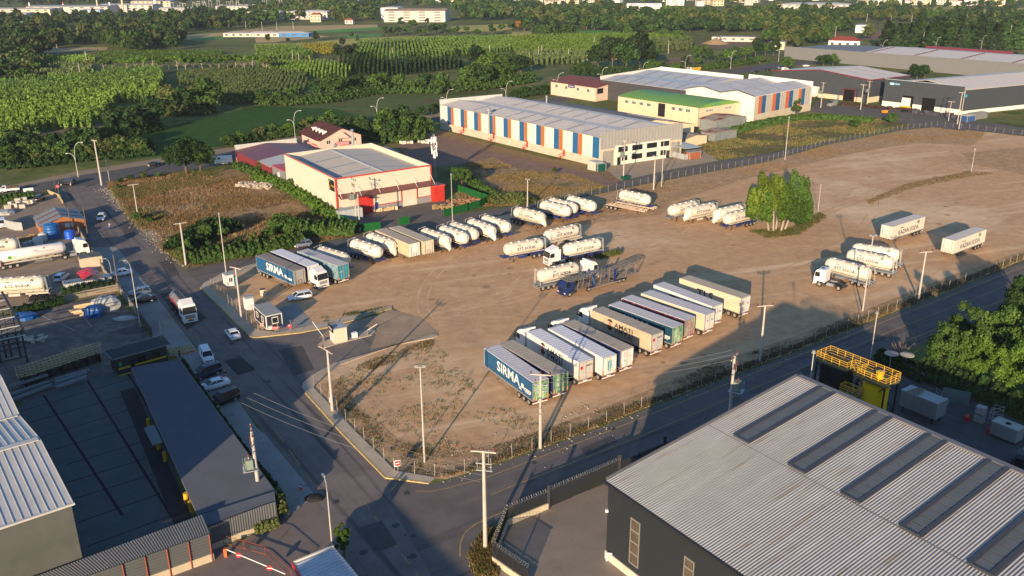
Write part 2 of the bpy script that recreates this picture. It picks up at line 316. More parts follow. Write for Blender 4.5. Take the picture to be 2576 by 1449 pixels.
# road paint
ypaint=M('yellow_road_paint',(.36,.25,.1),.8,var=.25,scale=2)
mb=MB()
def line(mb,pts,wd=.15,z=.016,dash=None):
    p=GP(*pts)
    for a,b in zip(p[:-1],p[1:]):
        L=(b-a).length;d=(b-a)/L
        if not dash: strip(mb,a,b,wd,z)
        else:
            t=0
            while t<L: strip(mb,a+d*t,a+d*min(L,t+dash[0]),wd,z);t+=dash[0]+dash[1]
line(mb,[(1046,1235.5),(1081,1236),(1119,1230),(1169,1216),(1213,1205),(1288,1177),(1525,1087),(1932,924.5),(2439,724.5),(2576,671),(3000,502)],.17)
line(mb,[(1234,1245),(1288,1223),(1613,1097),(1932,962),(2244,832),(2517,724.5),(2700,653)],.13)
line(mb,[(1157,1400),(1158,1365),(1170,1340),(1194,1320),(1225,1305),(1256,1292),(1288,1276),(1420,1221),(1600,1146),(1932,1004),(2192,892),(2322,841),(2504,762),(2700,680)],.17)
line(mb,[(1065,1470),(1030,1420),(1000,1380),(960,1322),(930,1280),(915,1262)],.12,.02,(2.0,2.0))
line(mb,[(785,1213),(740,1150),(700,1093),(640,1020),(560,930),(480,830),(430,770)],.12,.02,(2.2,2.2))
line(mb,[(1540,489),(1668,449.5),(1808,420),(1932,396),(2080,366),(2200,343)],.12,.024)
line(mb,[(1550,468),(1668,438),(1808,413),(1932,391)],.1,.024,(2,2))
line(mb,[(687,1171),(722,1152)],.12,.036);line(mb,[(719,1256),(756,1233)],.12,.036)
for i in range(7):
    t=i/6;line(mb,[(424+t*52,878-t*12),(434+t*56,900-t*14)],.35,.036)
tag(mb.build('road_marking',ypaint),kind='structure')
wp=M('white_road_paint',(.5,.48,.43),.8,var=.2);mb=MB()
for (a,b) in (((150,813),(188,832)),((106,795),(140,812)),((205,790),(230,822))): line(mb,[a,b],.1,.03)
tag(mb.build('road_marking',wp),kind='structure')

# tyre tracks swept through the lot
rt=random.Random(31)
for k,(mt,nn,wd) in enumerate(((M('track_dark',(.5,.31,.165),.95,var=.15),12,.26),(M('track_pale',(.72,.5,.29),.95,var=.12),10,.26))):
    mb=MB()
    for i in range(nn):
        s0=[(1105,800),(1250,760),(1480,600),(1180,690),(1000,720)][rt.randrange(5)];e0=[(1400,560),(1850,650),(2150,480),(2300,420),(1700,520),(1950,760),(900,690),(2250,640)][rt.randrange(8)]
        a=G(s0[0]+rt.uniform(-30,30),s0[1]+rt.uniform(-15,15));b=G(e0[0]+rt.uniform(-80,80),e0[1]+rt.uniform(-25,25));d=b-a;q=Vector((-d.y,d.x,0))*rt.uniform(-.3,.3);c1=a+d*.3+q;c2=a+d*.75+q*.7
        for off in (-.95,.95):
            pr=None
            for j in range(25):
                f=j/24;p=a*(1-f)**3+c1*3*f*(1-f)**2+c2*3*f*f*(1-f)+b*f**3;tg=((c1-a)*(1-f)**2+(c2-c1)*2*f*(1-f)+(b-c2)*f*f).normalized();n=Vector((tg.y,-tg.x,0));e=p+n*off;ww=wd/2*(.5+.5*math.sin(j*1.7+i));cur=(e-n*ww,e+n*ww)
                if pr and rt.random()<.8: mb.poly([(v.x,v.y,.012+.002*k+.0001*i) for v in (pr[0],pr[1],cur[1],cur[0])])
                pr=cur
    tag(mb.build('tyre_track',mt),kind='structure')

# oil spots, patches and manholes
mb=MB();rt=random.Random(77)
def blob(mb,p,r,z,sx=1.0,n=11):
    a0=rt.uniform(0,3);mb.poly([(p.x+r*sx*rt.uniform(.6,1.15)*math.cos(a0+2*PI*i/n),p.y+r*rt.uniform(.6,1.15)*math.sin(a0+2*PI*i/n),z) for i in range(n)])
for i in range(60): blob(mb,G(*[(rt.uniform(900,1300),rt.uniform(600,760)),(rt.uniform(1300,1900),rt.uniform(590,700)),(rt.uniform(1250,1800),rt.uniform(850,960)),(rt.uniform(1900,2500),rt.uniform(430,640))][i % 4]),rt.uniform(.15,.9),.0200+i*.0001)
tag(mb.build('dark_stain',M('dark_dirt_stain',(.4,.25,.14),.9,var=.2)),kind='structure')
mb=MB()
for i in range(34): blob(mb,G(*[(rt.uniform(500,800),rt.uniform(860,1180)),(rt.uniform(1100,2300),0),(rt.uniform(250,440),rt.uniform(500,700)),(rt.uniform(820,1100),rt.uniform(1240,1420))][i % 4]) if i % 4 != 1 else (lambda x: G(x,1208-.415*(x-1230)+rt.uniform(-8,25)))(rt.uniform(1250,2400)),rt.uniform(.15,.7),.0300+i*.0001)
tag(mb.build('oil_stain',M('oil_stain',(.055,.052,.05),.6,var=.2)),kind='structure')
for pts in ([(300,560),(330,552),(352,590),(318,600)],[(400,660),(430,652),(452,690),(425,700)],[(700,880),(760,870),(790,930),(740,945)],[(1460,1130),(1540,1096),(1552,1112),(1475,1148)],[(2010,930),(2120,884),(2130,898),(2024,945)],[(900,1330),(960,1310),(1000,1370),(945,1392)]): sheet('asphalt_patch',GP(*pts),M('asphalt_patch_c',(.095,.09,.088),.9,var=.12,scale=1),.0275)
# BUILDINGS
class Fr:
    def __init__(s,P,ang,flip=False):
        s.P=Vector((P[0],P[1],0));s.a=ang;s.u=D2(ang);s.n=Vector((s.u.y,-s.u.x,0))*(-1 if flip else 1)
    def pt(s,u,z,o=0.0): p=s.P+s.u*u+s.n*o;return Vector((p.x,p.y,z))
    def uz(s,x,y,off=0.0):
        q=V(x,y,s.P+s.n*off,s.a);return (q-s.P).dot(s.u),q.z
    def slab(s,mb,u0,u1,z0,z1,o0=0.0,o1=.06):
        pts=[s.pt(u0,z0,o0),s.pt(u1,z0,o0),s.pt(u1,z0,o1),s.pt(u0,z0,o1)]
        return mb.prism(pts,z0,z1)
    def quadslab(s,mb,q,o0,o1):
        k=len(q);vs=[s.pt(u,z,o0) for u,z in q]+[s.pt(u,z,o1) for u,z in q]
        return mb.add(vs,[list(range(k))[::-1],[i+k for i in range(k)]]+[[i,(i+1) % k,(i+1) % k+k,i+k] for i in range(k)])
def corrug(mb,P,e,r,ne,L,depth=.05,prof=(0,.42,.5,.92)):
    """ribbed sheet: e = step vector between ribs, r = vector along the ribs"""
    n=e.cross(r).normalized()
    if n.z<0: n=-n
    vs=[];fs=[]
    for i in range(ne):
        for k,f in enumerate(prof): vs.append(P+e*(i+f)+n*(depth if k in (1,2) and False else (depth if k>=2 else 0)))
    vs.append(P+e*ne);N=len(vs);vs2=[v+r for v in vs]
    return mb.add(vs+vs2,[[i,i+1,N+i+1,N+i] for i in range(N-1)])
def window(parent,F,u0,u1,z0,z1,nv=2,nh=1,fm=white,gm=glass,fw=.08,name='window',off=.0):
    mb=MB();
    F.slab(mb,u0,u1,z0,z0+fw,off,off+.09);F.slab(mb,u0,u1,z1-fw,z1,off,off+.09)
    for i in range(nv+1):
        c=u0+(u1-u0)*i/nv;F.slab(mb,max(u0,c-fw/2),min(u1,c+fw/2),z0+fw,z1-fw,off,off+.085)
    for j in range(1,nh):
        c=z0+(z1-z0)*j/nh;F.slab(mb,u0,u1,c-fw/2,c+fw/2,off,off+.07)
    w=mb.build(name,fm,parent);g=MB();F.slab(g,u0+.02,u1-.02,z0+.02,z1-.02,off,off+.03);g.build('pane',gm,w);return w
def part(name,mb,mat,parent,**k): return mb.build(name,mat,parent,**k)
def root_at(name,P,label,cat,group=None): return empty(name,label,cat,group,loc=(0,0,0))
# 1 foreground grey building with ribbed roof
graywall=M('anthracite_cladding',(.02,.025,.029),.55,var=.06,scale=.5)
ribroof=M('ribbed_roof_metal',(.385,.38,.365),.5,.0,var=.05,scale=.5,streak=[((.29,.24,.18),36.4,.05,2.2,.58,.72),((.44,.435,.42),36.4,.03,1.2,.55,.7)])
F1=Fr((9.5,75.5),-55.3,flip=False)
P0=Vector((9.5,75.5,9.25));P1=G(2009.5,947,12.2);rv=P1-P0;ev=D2(-55.3)
fb=root_at('ribbed_roof_warehouse',P0,'dark grey warehouse with a pale ribbed metal roof and long skylights at the lower right','warehouse')
mb=MB();LE=46.0
a=[P0,P0+ev*LE,P1+ev*LE,P1]
mb.prism(a,.0,[p.z-.12 for p in a]);part('wall',mb,graywall,fb)
F1=Fr(P0,-55.3);F1.n=Vector((ev.y,-ev.x,0));F1.n=F1.n if F1.n.dot(rv)<0 else -F1.n
mb=MB();F1.slab(mb,-.05,LE,0,.95,0,.12);part('plinth',mb,M('plinth_paint',(.62,.56,.44),.8,var=.1),fb)
step=.293;mb=MB();corrug(mb,P0-ev*.25-rv.normalized()*.25+Vector((0,0,.0)),ev*step,rv*1.01,int(LE/step),1,.085,(0,.55,.66,.9));part('roof',mb,ribroof,fb)
trim=M('roof_trim',(.15,.14,.14),.5,var=.08)
mb=MB()
def beam(mb,a,b,w,h):
    a=Vector(a);b=Vector(b);d=(b-a).normalized();s=Vector((d.y,-d.x,0)).normalized()*w/2;up=s.cross(d).normalized()*h/2
    if up.z<0: up=-up
    vs=[a-s-up,a+s-up,a+s+up,a-s+up,b-s-up,b+s-up,b+s+up,b-s+up]
    return mb.add(vs,[[3,2,1,0],[4,5,6,7],[0,1,5,4],[1,2,6,5],[2,3,7,6],[3,0,4,7]])
up1=Vector((0,0,.08))
beam(mb,P1+up1,P1+ev*LE+up1,.75,.22);beam(mb,P0-ev*.3+up1,P1-ev*.3+up1,.22,.2);part('roof_trim',mb,trim,fb)
mb=MB();beam(mb,P0-ev*.3-rv.normalized()*.35-up1,P0+ev*LE-rv.normalized()*.35-up1,.3,.25);part('gutter',mb,M('black_gutter',(.02,.02,.022),.5,var=.1),fb)
nrm=ev.cross(rv).normalized();nrm=nrm if nrm.z>0 else -nrm
def RP(x,y):
    d=ray(x,y);o=Vector((0,0,CAMH));t=(P0-o).dot(nrm)/d.dot(nrm);q=o+d*t-P0
    sr=rv.normalized();return q.dot(ev),q.dot(sr)
rn=rv.normalized();skf=M('skylight_frame',(.05,.05,.055),.45,var=.1);skg=M('skylight_glazing',(.1,.11,.115),.5,var=.12,scale=.8)
for lo,hi in (((1873,1110),(2092,985)),((2015,1184),(2236,1045)),((2152,1256),(2373,1106)),((2306,1340),(2524,1174)),((2484,1433),(2700,1250))):
    s0,r0_=RP(*lo);s1,_=RP(*hi);sc=(s0+s1)/2;
    fr=MB();base=P0+ev*sc
    for q in (-.88,.88): beam(fr,base+ev*q+rn*r0_+nrm*.16,base+ev*q+rn*(rv.length-.3)+nrm*.16,.42,.16)
    beam(fr,base-ev*1.05+rn*r0_+nrm*.16,base+ev*1.05+rn*r0_+nrm*.16,.2,.2)
    sk=fr.build('skylight',skf,fb);g=MB()
    nb=11;Ls=rv.length-.4-r0_
    for k in range(nb):
        A=base+rn*(r0_+.12+Ls*k/nb);B=base+rn*(r0_+Ls*(k+1)/nb);beam(g,A+nrm*.13,B+nrm*.13,1.36,.06)
    g.build('glazing',skg,sk)
mb=MB();beam(mb,P0+rn*14.4+nrm*.1,P0+ev*LE+rn*14.4+nrm*.1,.05,.03);part('sheet_lap',mb,trim,fb)
for x0,x1,y0,y1 in ((1588,1612,1300,1417),(1723,1749,1397,1500)):
    u0,za=F1.uz(x0,y0);u1,_=F1.uz(x1,y0);_,zb=F1.uz(x0,y1);zb=max(zb,1.6)
    window(fb,F1,u0,u1,zb,za,1,4,M('grey_window_frame',(.22,.21,.19),.5,var=.05),M('brown_glass',(.1,.075,.055),.15,var=.3,scale=1),.14)
pipe=MB();q=F1.pt(.5,0,.3);pipe.tube((q.x,q.y,.1),(q.x,q.y,1.0),.11).tube((q.x,q.y,1.0),F1.pt(1.0,1.1,.05),.11);part('drain_pipe',pipe,white,fb)
lampb=MB();q=F1.pt(*F1.uz(1530,1283));lampb.box(q+F1.n*.2,(.3,.3,.25));part('wall_lamp',lampb,white,fb)
# 2 left white ribbed roof hall
lb=root_at('white_roof_hall',(0,0),'grey hall with a white standing seam roof in the lower left corner','hall')
lroof=M('white_standing_seam',(.5,.495,.47),.5,.0,var=.08,scale=.4,noise3=[((.5,.5,.49),.5,.6,.75)])
au=38.2;c0=G(179,1268,9.8);c1=G(96,1106,10.9);c2=G(45,1047,10.0);c3=G(0,951,11.3);c4=c3+(c3-c2)*2;c4.z=10.2
wl=D2(au,-40.0);mb=MB();cs=[c0,c1,c2,c3,c4]
for a,b in zip(cs[:-1],cs[1:]):
    d=(b-a);
    mb.prism([a,b,b+wl,a+wl],0,[a.z-.1,b.z-.1,b.z-.1,a.z-.1])
part('wall',mb,M('olive_grey_render',(.1,.105,.095),.8,var=.1,scale=.4),lb)
mb=MB();sm=MB()
for a,b in zip(cs[:-1],cs[1:]):
    mb.add([a+D2(au,.25),b+D2(au,.25),b+wl,a+wl],[[0,1,2,3]])
    n=(b-a).cross(wl).normalized();n=n if n.z>0 else -n
    for k in range(56):
        p=a+D2(au,.2-k*.72);q=b+D2(au,.2-k*.72);beam(sm,p+n*.03,q+n*.03,.045,.06)
part('roof',mb,lroof,lb);part('seam',sm,lroof,lb)
mb=MB();beam(mb,c1+Vector((0,0,.12)),c1+wl+Vector((0,0,.12)),.8,.1);beam(mb,c2+Vector((0,0,.1)),c2+wl+Vector((0,0,.1)),.35,.1);part('ridge_flashing',mb,lroof,lb)
mb=MB();beam(mb,c0+D2(au,.3)-D2(-55,-.2)*0+Vector((0,0,-.05)),c0+wl,.25,.2);part('gutter',mb,M('pale_gutter',(.5,.49,.45),.5),lb)
# 3 long dark shed and its lean-to canopy, guardhouse
shedm=M('dark_corrugated_roof',(.085,.095,.115),.55,var=.1,scale=.4)
sh=root_at('long_dark_shed',(0,0),'long low shed with a dark blue grey corrugated roof beside the parking strip','shed')
q=[G(330,924.5,3.2),G(450,903,3.2),G(695,1239.5,3.0),G(497.5,1294.5,3.0)]
ins=[q[0].lerp(q[1],.2),q[1].lerp(q[0],.08),q[2].lerp(q[3],.08),q[3].lerp(q[2],.12)]
mb=MB();mb.prism([p for p in ins],0,2.95);part('wall',mb,M('black_wall',(.03,.032,.034),.7,var=.1),sh)
e_=(q[3]-q[0]);n_=int(e_.length/.22);mb=MB()
corr=[]
for i in range(n_):
    a=q[0].lerp(q[3],i/n_);b=q[1].lerp(q[2],i/n_);a2=q[0].lerp(q[3],(i+.5)/n_);b2=q[1].lerp(q[2],(i+.5)/n_);a3=q[0].lerp(q[3],(i+1)/n_);b3=q[1].lerp(q[2],(i+1)/n_)
    mb.add([a,b,b2+Vector((0,0,.045)),a2+Vector((0,0,.045))],[[0,1,2,3]]);mb.add([a2+Vector((0,0,.045)),b2+Vector((0,0,.045)),b3,a3],[[0,1,2,3]])
part('roof',mb,shedm,sh)
mb=MB();beam(mb,q[0]-Vector((0,0,.08)),q[3]-Vector((0,0,.08)),.12,.16);beam(mb,q[1]-Vector((0,0,.08)),q[2]-Vector((0,0,.08)),.12,.16);part('fascia',mb,M('fascia_grey',(.2,.21,.22),.6),sh)
mb=MB();p=G(372,1120,3.1);mb.prism([G(362,1078,3.1),G(388,1070,3.1),G(408,1114,3.1),G(384,1122,3.1)],3.1,3.2);part('door_canopy',mb,shedm,sh)
mb=MB()
for x,y in ((400,1130),(417,1160),(470,1265),(482,1285),(376,1075)):
    mb=MB();g_=G(x,y);mb.tube((g_.x,g_.y,0),(g_.x,g_.y,1.3),.28,n=10);part('yellow_bollard',mb,yellow,sh)
sheet('shed_floor_strip',[q[3]*1,q[0]*1,q[0]+D2(215,2),q[3]+D2(215,2)],asph3,.02)
gh=root_at('guardhouse',(0,0),'black guardhouse with yellow bands and a shingled hip roof beside the gate','guardhouse')
g4=[G(261,883,3.0),G(282.5,905.7,3.0),G(429,866,3.0),G(410,843,3.0)]
cen=sum(g4,Vector())/4;in4=[cen+(p-cen)*.86 for p in g4]
mb=MB();mb.prism(in4,0,2.85);part('wall',mb,M('guardhouse_black',(.035,.037,.038),.6,var=.1),gh)
ra=(g4[0]+g4[1])/2;rb=(g4[2]+g4[3])/2;rdg=[ra.lerp(rb,.17),ra.lerp(rb,.83)];
for p in rdg: p.z=3.75
mb=MB();mb.add(g4+rdg,[[1,2,5,4],[3,0,4,5],[0,1,4],[2,3,5],[0,3,2,1]]);part('roof',mb,M('dark_shingles',(.055,.07,.075),.8,var=.3,scale=6,bump=.02,bscale=14),gh)
mb=MB()
for a,b in zip(g4,g4[1:]+g4[:1]): beam(mb,a,b,.1,.14)
part('fascia',mb,M('fascia_grey'),gh)
FG=Fr(in4[1],math.degrees(math.atan2((in4[2]-in4[1]).y,(in4[2]-in4[1]).x)));LG=(in4[2]-in4[1]).length
mb=MB();FG.slab(mb,.1,LG*.24,1.0,1.3,.01,.05);FG.slab(mb,LG*.34,LG*.97,1.0,1.25,.01,.05);FG.slab(mb,0,LG*.25,0,.2,.01,.05);part('yellow_band',mb,yellow,gh)
for a,b in ((.4,.56),(.7,.86)): window(gh,FG,LG*a,LG*b,1.35,2.3,2,1,black,glass)
mb=MB();FG.slab(mb,LG*.27,LG*.33,0,2.1,.01,.05);part('door',mb,black,gh)
mb=MB();FG.slab(mb,LG*.03,LG*.09,1.5,2.2,.01,.05);part('sign',mb,M('green_sign',(.02,.3,.12),.5),gh)
# corrugated perimeter wall with sloping canopy, lower left
pw=root_at('corrugated_perimeter_wall',(0,0),'dark corrugated metal wall with rusty red posts on a concrete base','wall')
pcol=M('corrugated_dark_grey',(.1,.105,.11),.5,var=.1,scale=.5)
TA,TB,TC,TD=G(-60,1506,3.9),G(510,1294.5,3.9),G(529,1341,3.3),G(0,1524,3.3)
mb=MB();L_=(TB-TA).length;n_=int(L_/.26)
for i in range(n_):
    for k in range(2):
        f0=(i+k*.5)/n_;f1=(i+k*.5+.5)/n_;h0=.06*(k==1);h1=.06*(k==0)
        a,b=TA.lerp(TB,f0),TA.lerp(TB,f1);c,d=TD.lerp(TC,f1),TD.lerp(TC,f0)
        mb.add([a+Vector((0,0,h0)),b+Vector((0,0,h1)),c+Vector((0,0,h1)),d+Vector((0,0,h0))],[[3,2,1,0]])
part('canopy',mb,pcol,pw)
mb=MB();
for i in range(14):
    z0=.9+i*.17;a=Vector((TD.x,TD.y,0));b=Vector((TC.x,TC.y,0));nn=Vector(((b-a).y,-(b-a).x,0)).normalized()*.04
    mb.prism([a-nn,b-nn,b+nn*(1+.8*(i % 2)),a+nn*(1+.8*(i % 2))],z0,z0+.165)
part('slatted_panel',mb,M('slat_grey',(.09,.095,.095),.55,var=.08),pw)
mb=MB();a=Vector((TD.x,TD.y,0));b=Vector((TC.x,TC.y,0));nn=Vector(((b-a).y,-(b-a).x,0)).normalized()*.13;mb.prism([a-nn,b-nn,b+nn,a+nn],0,.9);part('base_wall',mb,M('plinth_yellowish',(.5,.42,.29),.85,var=.12),pw)
rust=M('rusty_red_steel',(.28,.06,.035),.7,var=.2)
for f in (.55,.66,.77,.88,.99):
    p=a.lerp(b,f)+nn*1.3;mb=MB();mb.box((p.x,p.y,1.65),(.1,.1,3.3));part('post',mb,rust,pw)
# corner extension of the wall round the shed end
pw2=root_at('corrugated_corner_wall',(0,0),'dark corrugated wall wrapping the end of the long shed by the hedge','wall')
W2=[G(534,1345,2.6),G(596,1318,2.6),G(668,1256,2.6),G(699,1240,2.6)]
mb=MB()
base_pts=[G(533,1383),G(600,1355),G(672,1327),G(700,1318)]
for a,b in zip(base_pts[:-1],base_pts[1:]):
    n_=max(2,int((b-a).length/.26));dd=(b-a)/n_;nn=Vector((dd.y,-dd.x,0)).normalized()*.05
    for i in range(n_):
        p=a+dd*i;mb.prism([p-nn,p+dd-nn,p+dd+nn,p+dd*.5+nn*2.2,p+nn],.7,2.9)
part('panel',mb,pcol,pw2)
mb=MB()
for a,b in zip(base_pts[:-1],base_pts[1:]):
    nn=Vector(((b-a).y,-(b-a).x,0)).normalized()*.12;mb.prism([a-nn,b-nn,b+nn,a+nn],0,.7)
part('base_wall',mb,M('plinth_yellowish'),pw2)
mb=MB();mb.add([p+Vector((0,0,3.0)) for p in base_pts]+[G(690,1236,3.3),G(497,1297,3.3)],[[0,1,2,3,4,5]]);part('lean_to_roof',mb,shedm,pw2)
# 4 white warehouse with red trim
Wc=Vector((-42.4,207.7,0));uw,vw=34.6,122.9;WW,WL=26.4,36.3
wh=root_at('red_trimmed_warehouse',Wc,'cream warehouse with red edge trim and a maroon canopy over its loading front','warehouse')
wcr=M('cream_panel',(.62,.56,.44),.6,var=.05,scale=.4,noise3=[((.52,.46,.36),.25,.58,.8)])
FW=Fr(Wc,uw);FL=Fr(Wc,vw,flip=True)
B_=Wc+D2(uw,WW);C_=B_+D2(vw,WL);D_=Wc+D2(vw,WL)
mb=MB();H_=9.75
def wallring(mb,pts,h0,h1,t):
    n=len(pts);c=sum(pts,Vector())/n
    for i in range(n):
        a,b=pts[i],pts[(i+1) % n];d=(b-a).normalized();nn=Vector((d.y,-d.x,0));nn=nn if nn.dot(a-c)<0 else -nn
        mb.prism([a,b,b+nn*t-d*t,a+nn*t+d*t],h0,h1)
wallring(mb,[Wc,B_,C_,D_],0,H_,.3);part('wall',mb,wcr,wh)
roofg=M('grey_sheet_roof',(.43,.4,.345),.5,.1,var=.08,scale=.3,noise3=[((.33,.3,.25),.3,.55,.75)])
mb=MB();i0,i1=.31,WW-.31
P = lambda u,v,z: Wc+D2(uw,u)+D2(vw,v)+Vector((0,0,z))
for a,b,za,zb in ((i0,WW/2,8.3,9.5),(WW/2,i1,9.5,8.3)):
    n_=120;
    for i in range(n_):
        v0=.31+(WL-.62)*i/n_;v1=.31+(WL-.62)*(i+.5)/n_;v2=.31+(WL-.62)*(i+1)/n_
        mb.add([P(a,v0,za),P(b,v0,zb),P(b,v1,zb+.04),P(a,v1,za+.04)],[[0,1,2,3]]);mb.add([P(a,v1,za+.04),P(b,v1,zb+.04),P(b,v2,zb),P(a,v2,za)],[[0,1,2,3]])
part('roof',mb,roofg,wh)
mb=MB();beam(mb,P(WW/2,.4,9.58),P(WW/2,WL-.4,9.58),.7,.08);part('ridge_cap',mb,M('pale_ridge',(.55,.54,.5),.5),wh)
skl=M('blue_grey_rooflight',(.2,.25,.29),.4,var=.05)
for v in (7,15.5,25):
    for a,b,za,zb in ((3.0,12.4,8.56,9.44),(14.0,24,9.44,8.5)):
        mb=MB();beam(mb,P(a,v,za+.08),P(b,v,zb+.08),.6,.06);part('rooflight',mb,skl,wh)
mb=MB();t=.22
FW.slab(mb,-.05,WW+.05,H_-.28,H_+.04,0,.1);FL.slab(mb,-.05,WL,H_-.22,H_+.04,0,.1)
FW.slab(mb,-.12,.3,1.6,H_-.28,.0,.12);FL.slab(mb,-.12,.3,1.6,H_-.22,0,.12);FW.slab(mb,WW-.3,WW+.1,0,H_-.28,0,.12)
FL.slab(mb,.3,WL,1.75,1.95,0,.1);part('red_trim',mb,redM,wh)
mb=MB();FL.slab(mb,0,WL,0,1.75,0,.03);part('base_wall',mb,M('stained_concrete',(.42,.36,.27),.9,var=.2,scale=1.5,sz=.2),wh)
zz2 = lambda x,y: (576.9+.224*x,308.6+.224*y)
du = lambda x,y: FW.uz(*zz2(x,y))
u0,_=du(1435,900);u1,zt=du(1600,822);mb=MB();FW.slab(mb,u0,u1,0,4.6,0,.1);part('red_door',mb,redM,wh)
g0,zg=du(1940,765);g1,_=du(2100,740);mb=MB();FW.slab(mb,g0,g1,0,4.7,0,.08);part('roller_door',mb,M('cream_roller',(.62,.58,.47),.6,stripe=(2.2,.85,'Z')),wh)
mb=MB();FW.slab(mb,g0-.35,g0,1.4,5.1,0,.12);FW.slab(mb,g1,g1+.35,1.4,5.1,0,.12);FW.slab(mb,g0,g1,4.75,5.1,0,.12)
FW.slab(mb,u1+.1,g0-.35,1.4,1.6,0,.1);FW.slab(mb,g1+.35,WW,1.6,1.8,0,.1);FW.slab(mb,u1,u1+.25,1.4,5,0,.1);part('red_trim',mb,redM,wh)
for q_ in ((u1+.1,g0-.02,1.4),(g1+.02,WW,1.6)): mb=MB();FW.slab(mb,q_[0],q_[1],0,q_[2],0,.05);part('base_wall',mb,M('grey_base',(.25,.25,.25),.85,var=.1),wh)
b0,_=du(1636,960);b1,_=du(1672,950);mb=MB();FW.slab(mb,b0,b1,0,2.2,.05,.14);part('blue_door',mb,M('blue_door',(.015,.06,.3),.5),wh)
mb=MB();FW.slab(mb,b0,b1,2.35,2.7,.05,.1);part('sign',mb,white,wh)
# canopy
c0_,zc=du(1215,792);c1_,zc1=du(2265,622)
zc=5.35;mb=MB();dep=2.6
A_,B2,C2,D2_=FW.pt(.1,zc+.35,.0),FW.pt(WW-.1,zc+.35,.0),FW.pt(WW+.2,zc-.25,dep),FW.pt(-.1,zc-.25,dep)
mb.add([A_,B2,C2,D2_]+[p-Vector((0,0,.12)) for p in (A_,B2,C2,D2_)],[[3,2,1,0],[4,5,6,7],[2,3,7,6],[0,3,7,4][::-1],[1,2,6,5]]);part('canopy',mb,M('maroon_sheet',(.17,.05,.045),.5,var=.1),wh)
for k in range(6):
    mb=MB();u=.3+k*(WW-.6)/5;mb.tube(FW.pt(u,7.3,0),FW.pt(u,zc-.12,dep*.9),.05).tube(FW.pt(u,zc-.3,.05),FW.pt(u,zc-.32,dep),.07)
    part('canopy_brace',mb,white,wh)
mb=MB();FW.slab(mb,WW+.1,WW+3.3,0,3.9,-2.5,.9);part('side_annex',mb,redM,wh);mb=MB();FW.slab(mb,WW+.05,WW+3.4,3.9,4.3,-2.6,1.1);part('annex_roof',mb,M('red_fascia',(.55,.06,.04),.5),wh)
# sign
s0,zs1=FL.uz(576.9+.224*1180,308.6+.224*740);s1,zs2=FL.uz(576.9+.224*1103,308.6+.224*618)
s0,s1=1.0,4.4;zb,zt=6.2,8.9
sb=MB();FL.slab(sb,s0,s1,zb,zt,.0,.12);sg=sb.build('sign_board',M('sign_black',(.02,.015,.012),.5,var=0),wh)
gold=M('sign_gold',(.75,.45,.05),.5,var=0);mb=MB();cx_,cz_=s1-1.1,(zb+zt)/2;pts=[]
for i in range(13): t=R(100+i*160/12);pts.append((cx_-.2+1.05*math.cos(t)*-1*-1,cz_+1.15*math.sin(t)))
for i in range(13): t=R(260-i*160/12);pts.append((cx_+.0+.95*math.cos(t),cz_+1.02*math.sin(t)))
# mirrored so that the crescent opens to the right seen from outside
pts=[(s0+s1-p[0]-0.0,p[1]) for p in pts];pts=[(p[0]+(s1-s0)/2-.55,p[1]) for p in pts]
FL.quadslab(mb,pts,.121,.14)
lettering(mb,'AY-SAN',FL.pt(s0+1.15,cz_-.1,.13),-FL.u,(0,0,1),2.0,.55);mb.build('lettering',gold,sg)
# small containers and maroon sheds beside it
def simple_gable(name,label,cat,A,au,W,av,L,ze,zr,wm,rm,peak=.5,over=.3,along='v',base=None):
    r=root_at(name,A,label,cat);A=Vector((A[0],A[1],0));U=D2(au);Vv=D2(av);mb=MB()
    prof=[(0,0),(W,0),(W,ze),(W*peak,zr),(0,ze)]
    k=5;vs=[A+U*u+Vector((0,0,z)) for u,z in prof]+[A+U*u+Vv*L+Vector((0,0,z)) for u,z in prof]
    mb.add(vs,[list(range(5)),[9,8,7,6,5]]+[[(i+1) % 5,i,i+5,(i+1) % 5+5] for i in range(5)]);part('wall',mb,wm,r)
    mb=MB();sl=(zr-ze)/(W*peak) if peak else 0
    for (ua,za,ub,zb2) in ((-over,ze-sl*over,W*peak,zr),(W*peak,zr,W+over,ze-over*(zr-ze)/(W*(1-peak)))):
        q=[A+U*ua-Vv*over+Vector((0,0,za+.04)),A+U*ub-Vv*over+Vector((0,0,zb2+.04)),A+U*ub+Vv*(L+over)+Vector((0,0,zb2+.04)),A+U*ua+Vv*(L+over)+Vector((0,0,za+.04))]
        mb.add(q+[p+Vector((0,0,.1)) for p in q],[[0,1,2,3][::-1],[4,5,6,7],[0,1,5,4],[1,2,6,5],[2,3,7,6],[3,0,4,7]])
    part('roof',mb,rm,r);return r
maroon=M('maroon_roof',(.16,.045,.05),.5,var=.12,scale=.3)
rw=M('maroon_wall',(.2,.03,.035),.55,var=.08)
greyroof=M('light_grey_roof',(.45,.44,.4),.5,.1,var=.1,scale=.3)
ms=simple_gable('maroon_shed','maroon metal shed with a dark red roof at the left end of the cream warehouse','shed',(-75.2,255.6),35,20,124,19,4.2,5.4,rw,maroon)
mb=MB();F_=Fr((-75.2,255.6),124,flip=True);F_.slab(mb,0,19,0,1.1,0,.06);part('base_wall',mb,M('stained_concrete'),ms)
mb=MB();F_.slab(mb,18.9,19.2,0,5.9,-20,.1);part('parapet',mb,M('pale_corrugated',(.5,.5,.47),.5,var=.1),ms)
ms=simple_gable('grey_roof_shed','maroon walled shed with a light grey corrugated roof between cream warehouse and maroon shed','shed',(-68.6,247),35,18,124,10,4.2,5.3,rw,greyroof)
mb=MB();F_=Fr((-68.6,247),124,flip=True);F_.slab(mb,0,10,0,1.1,0,.06);part('base_wall',mb,M('stained_concrete'),ms)
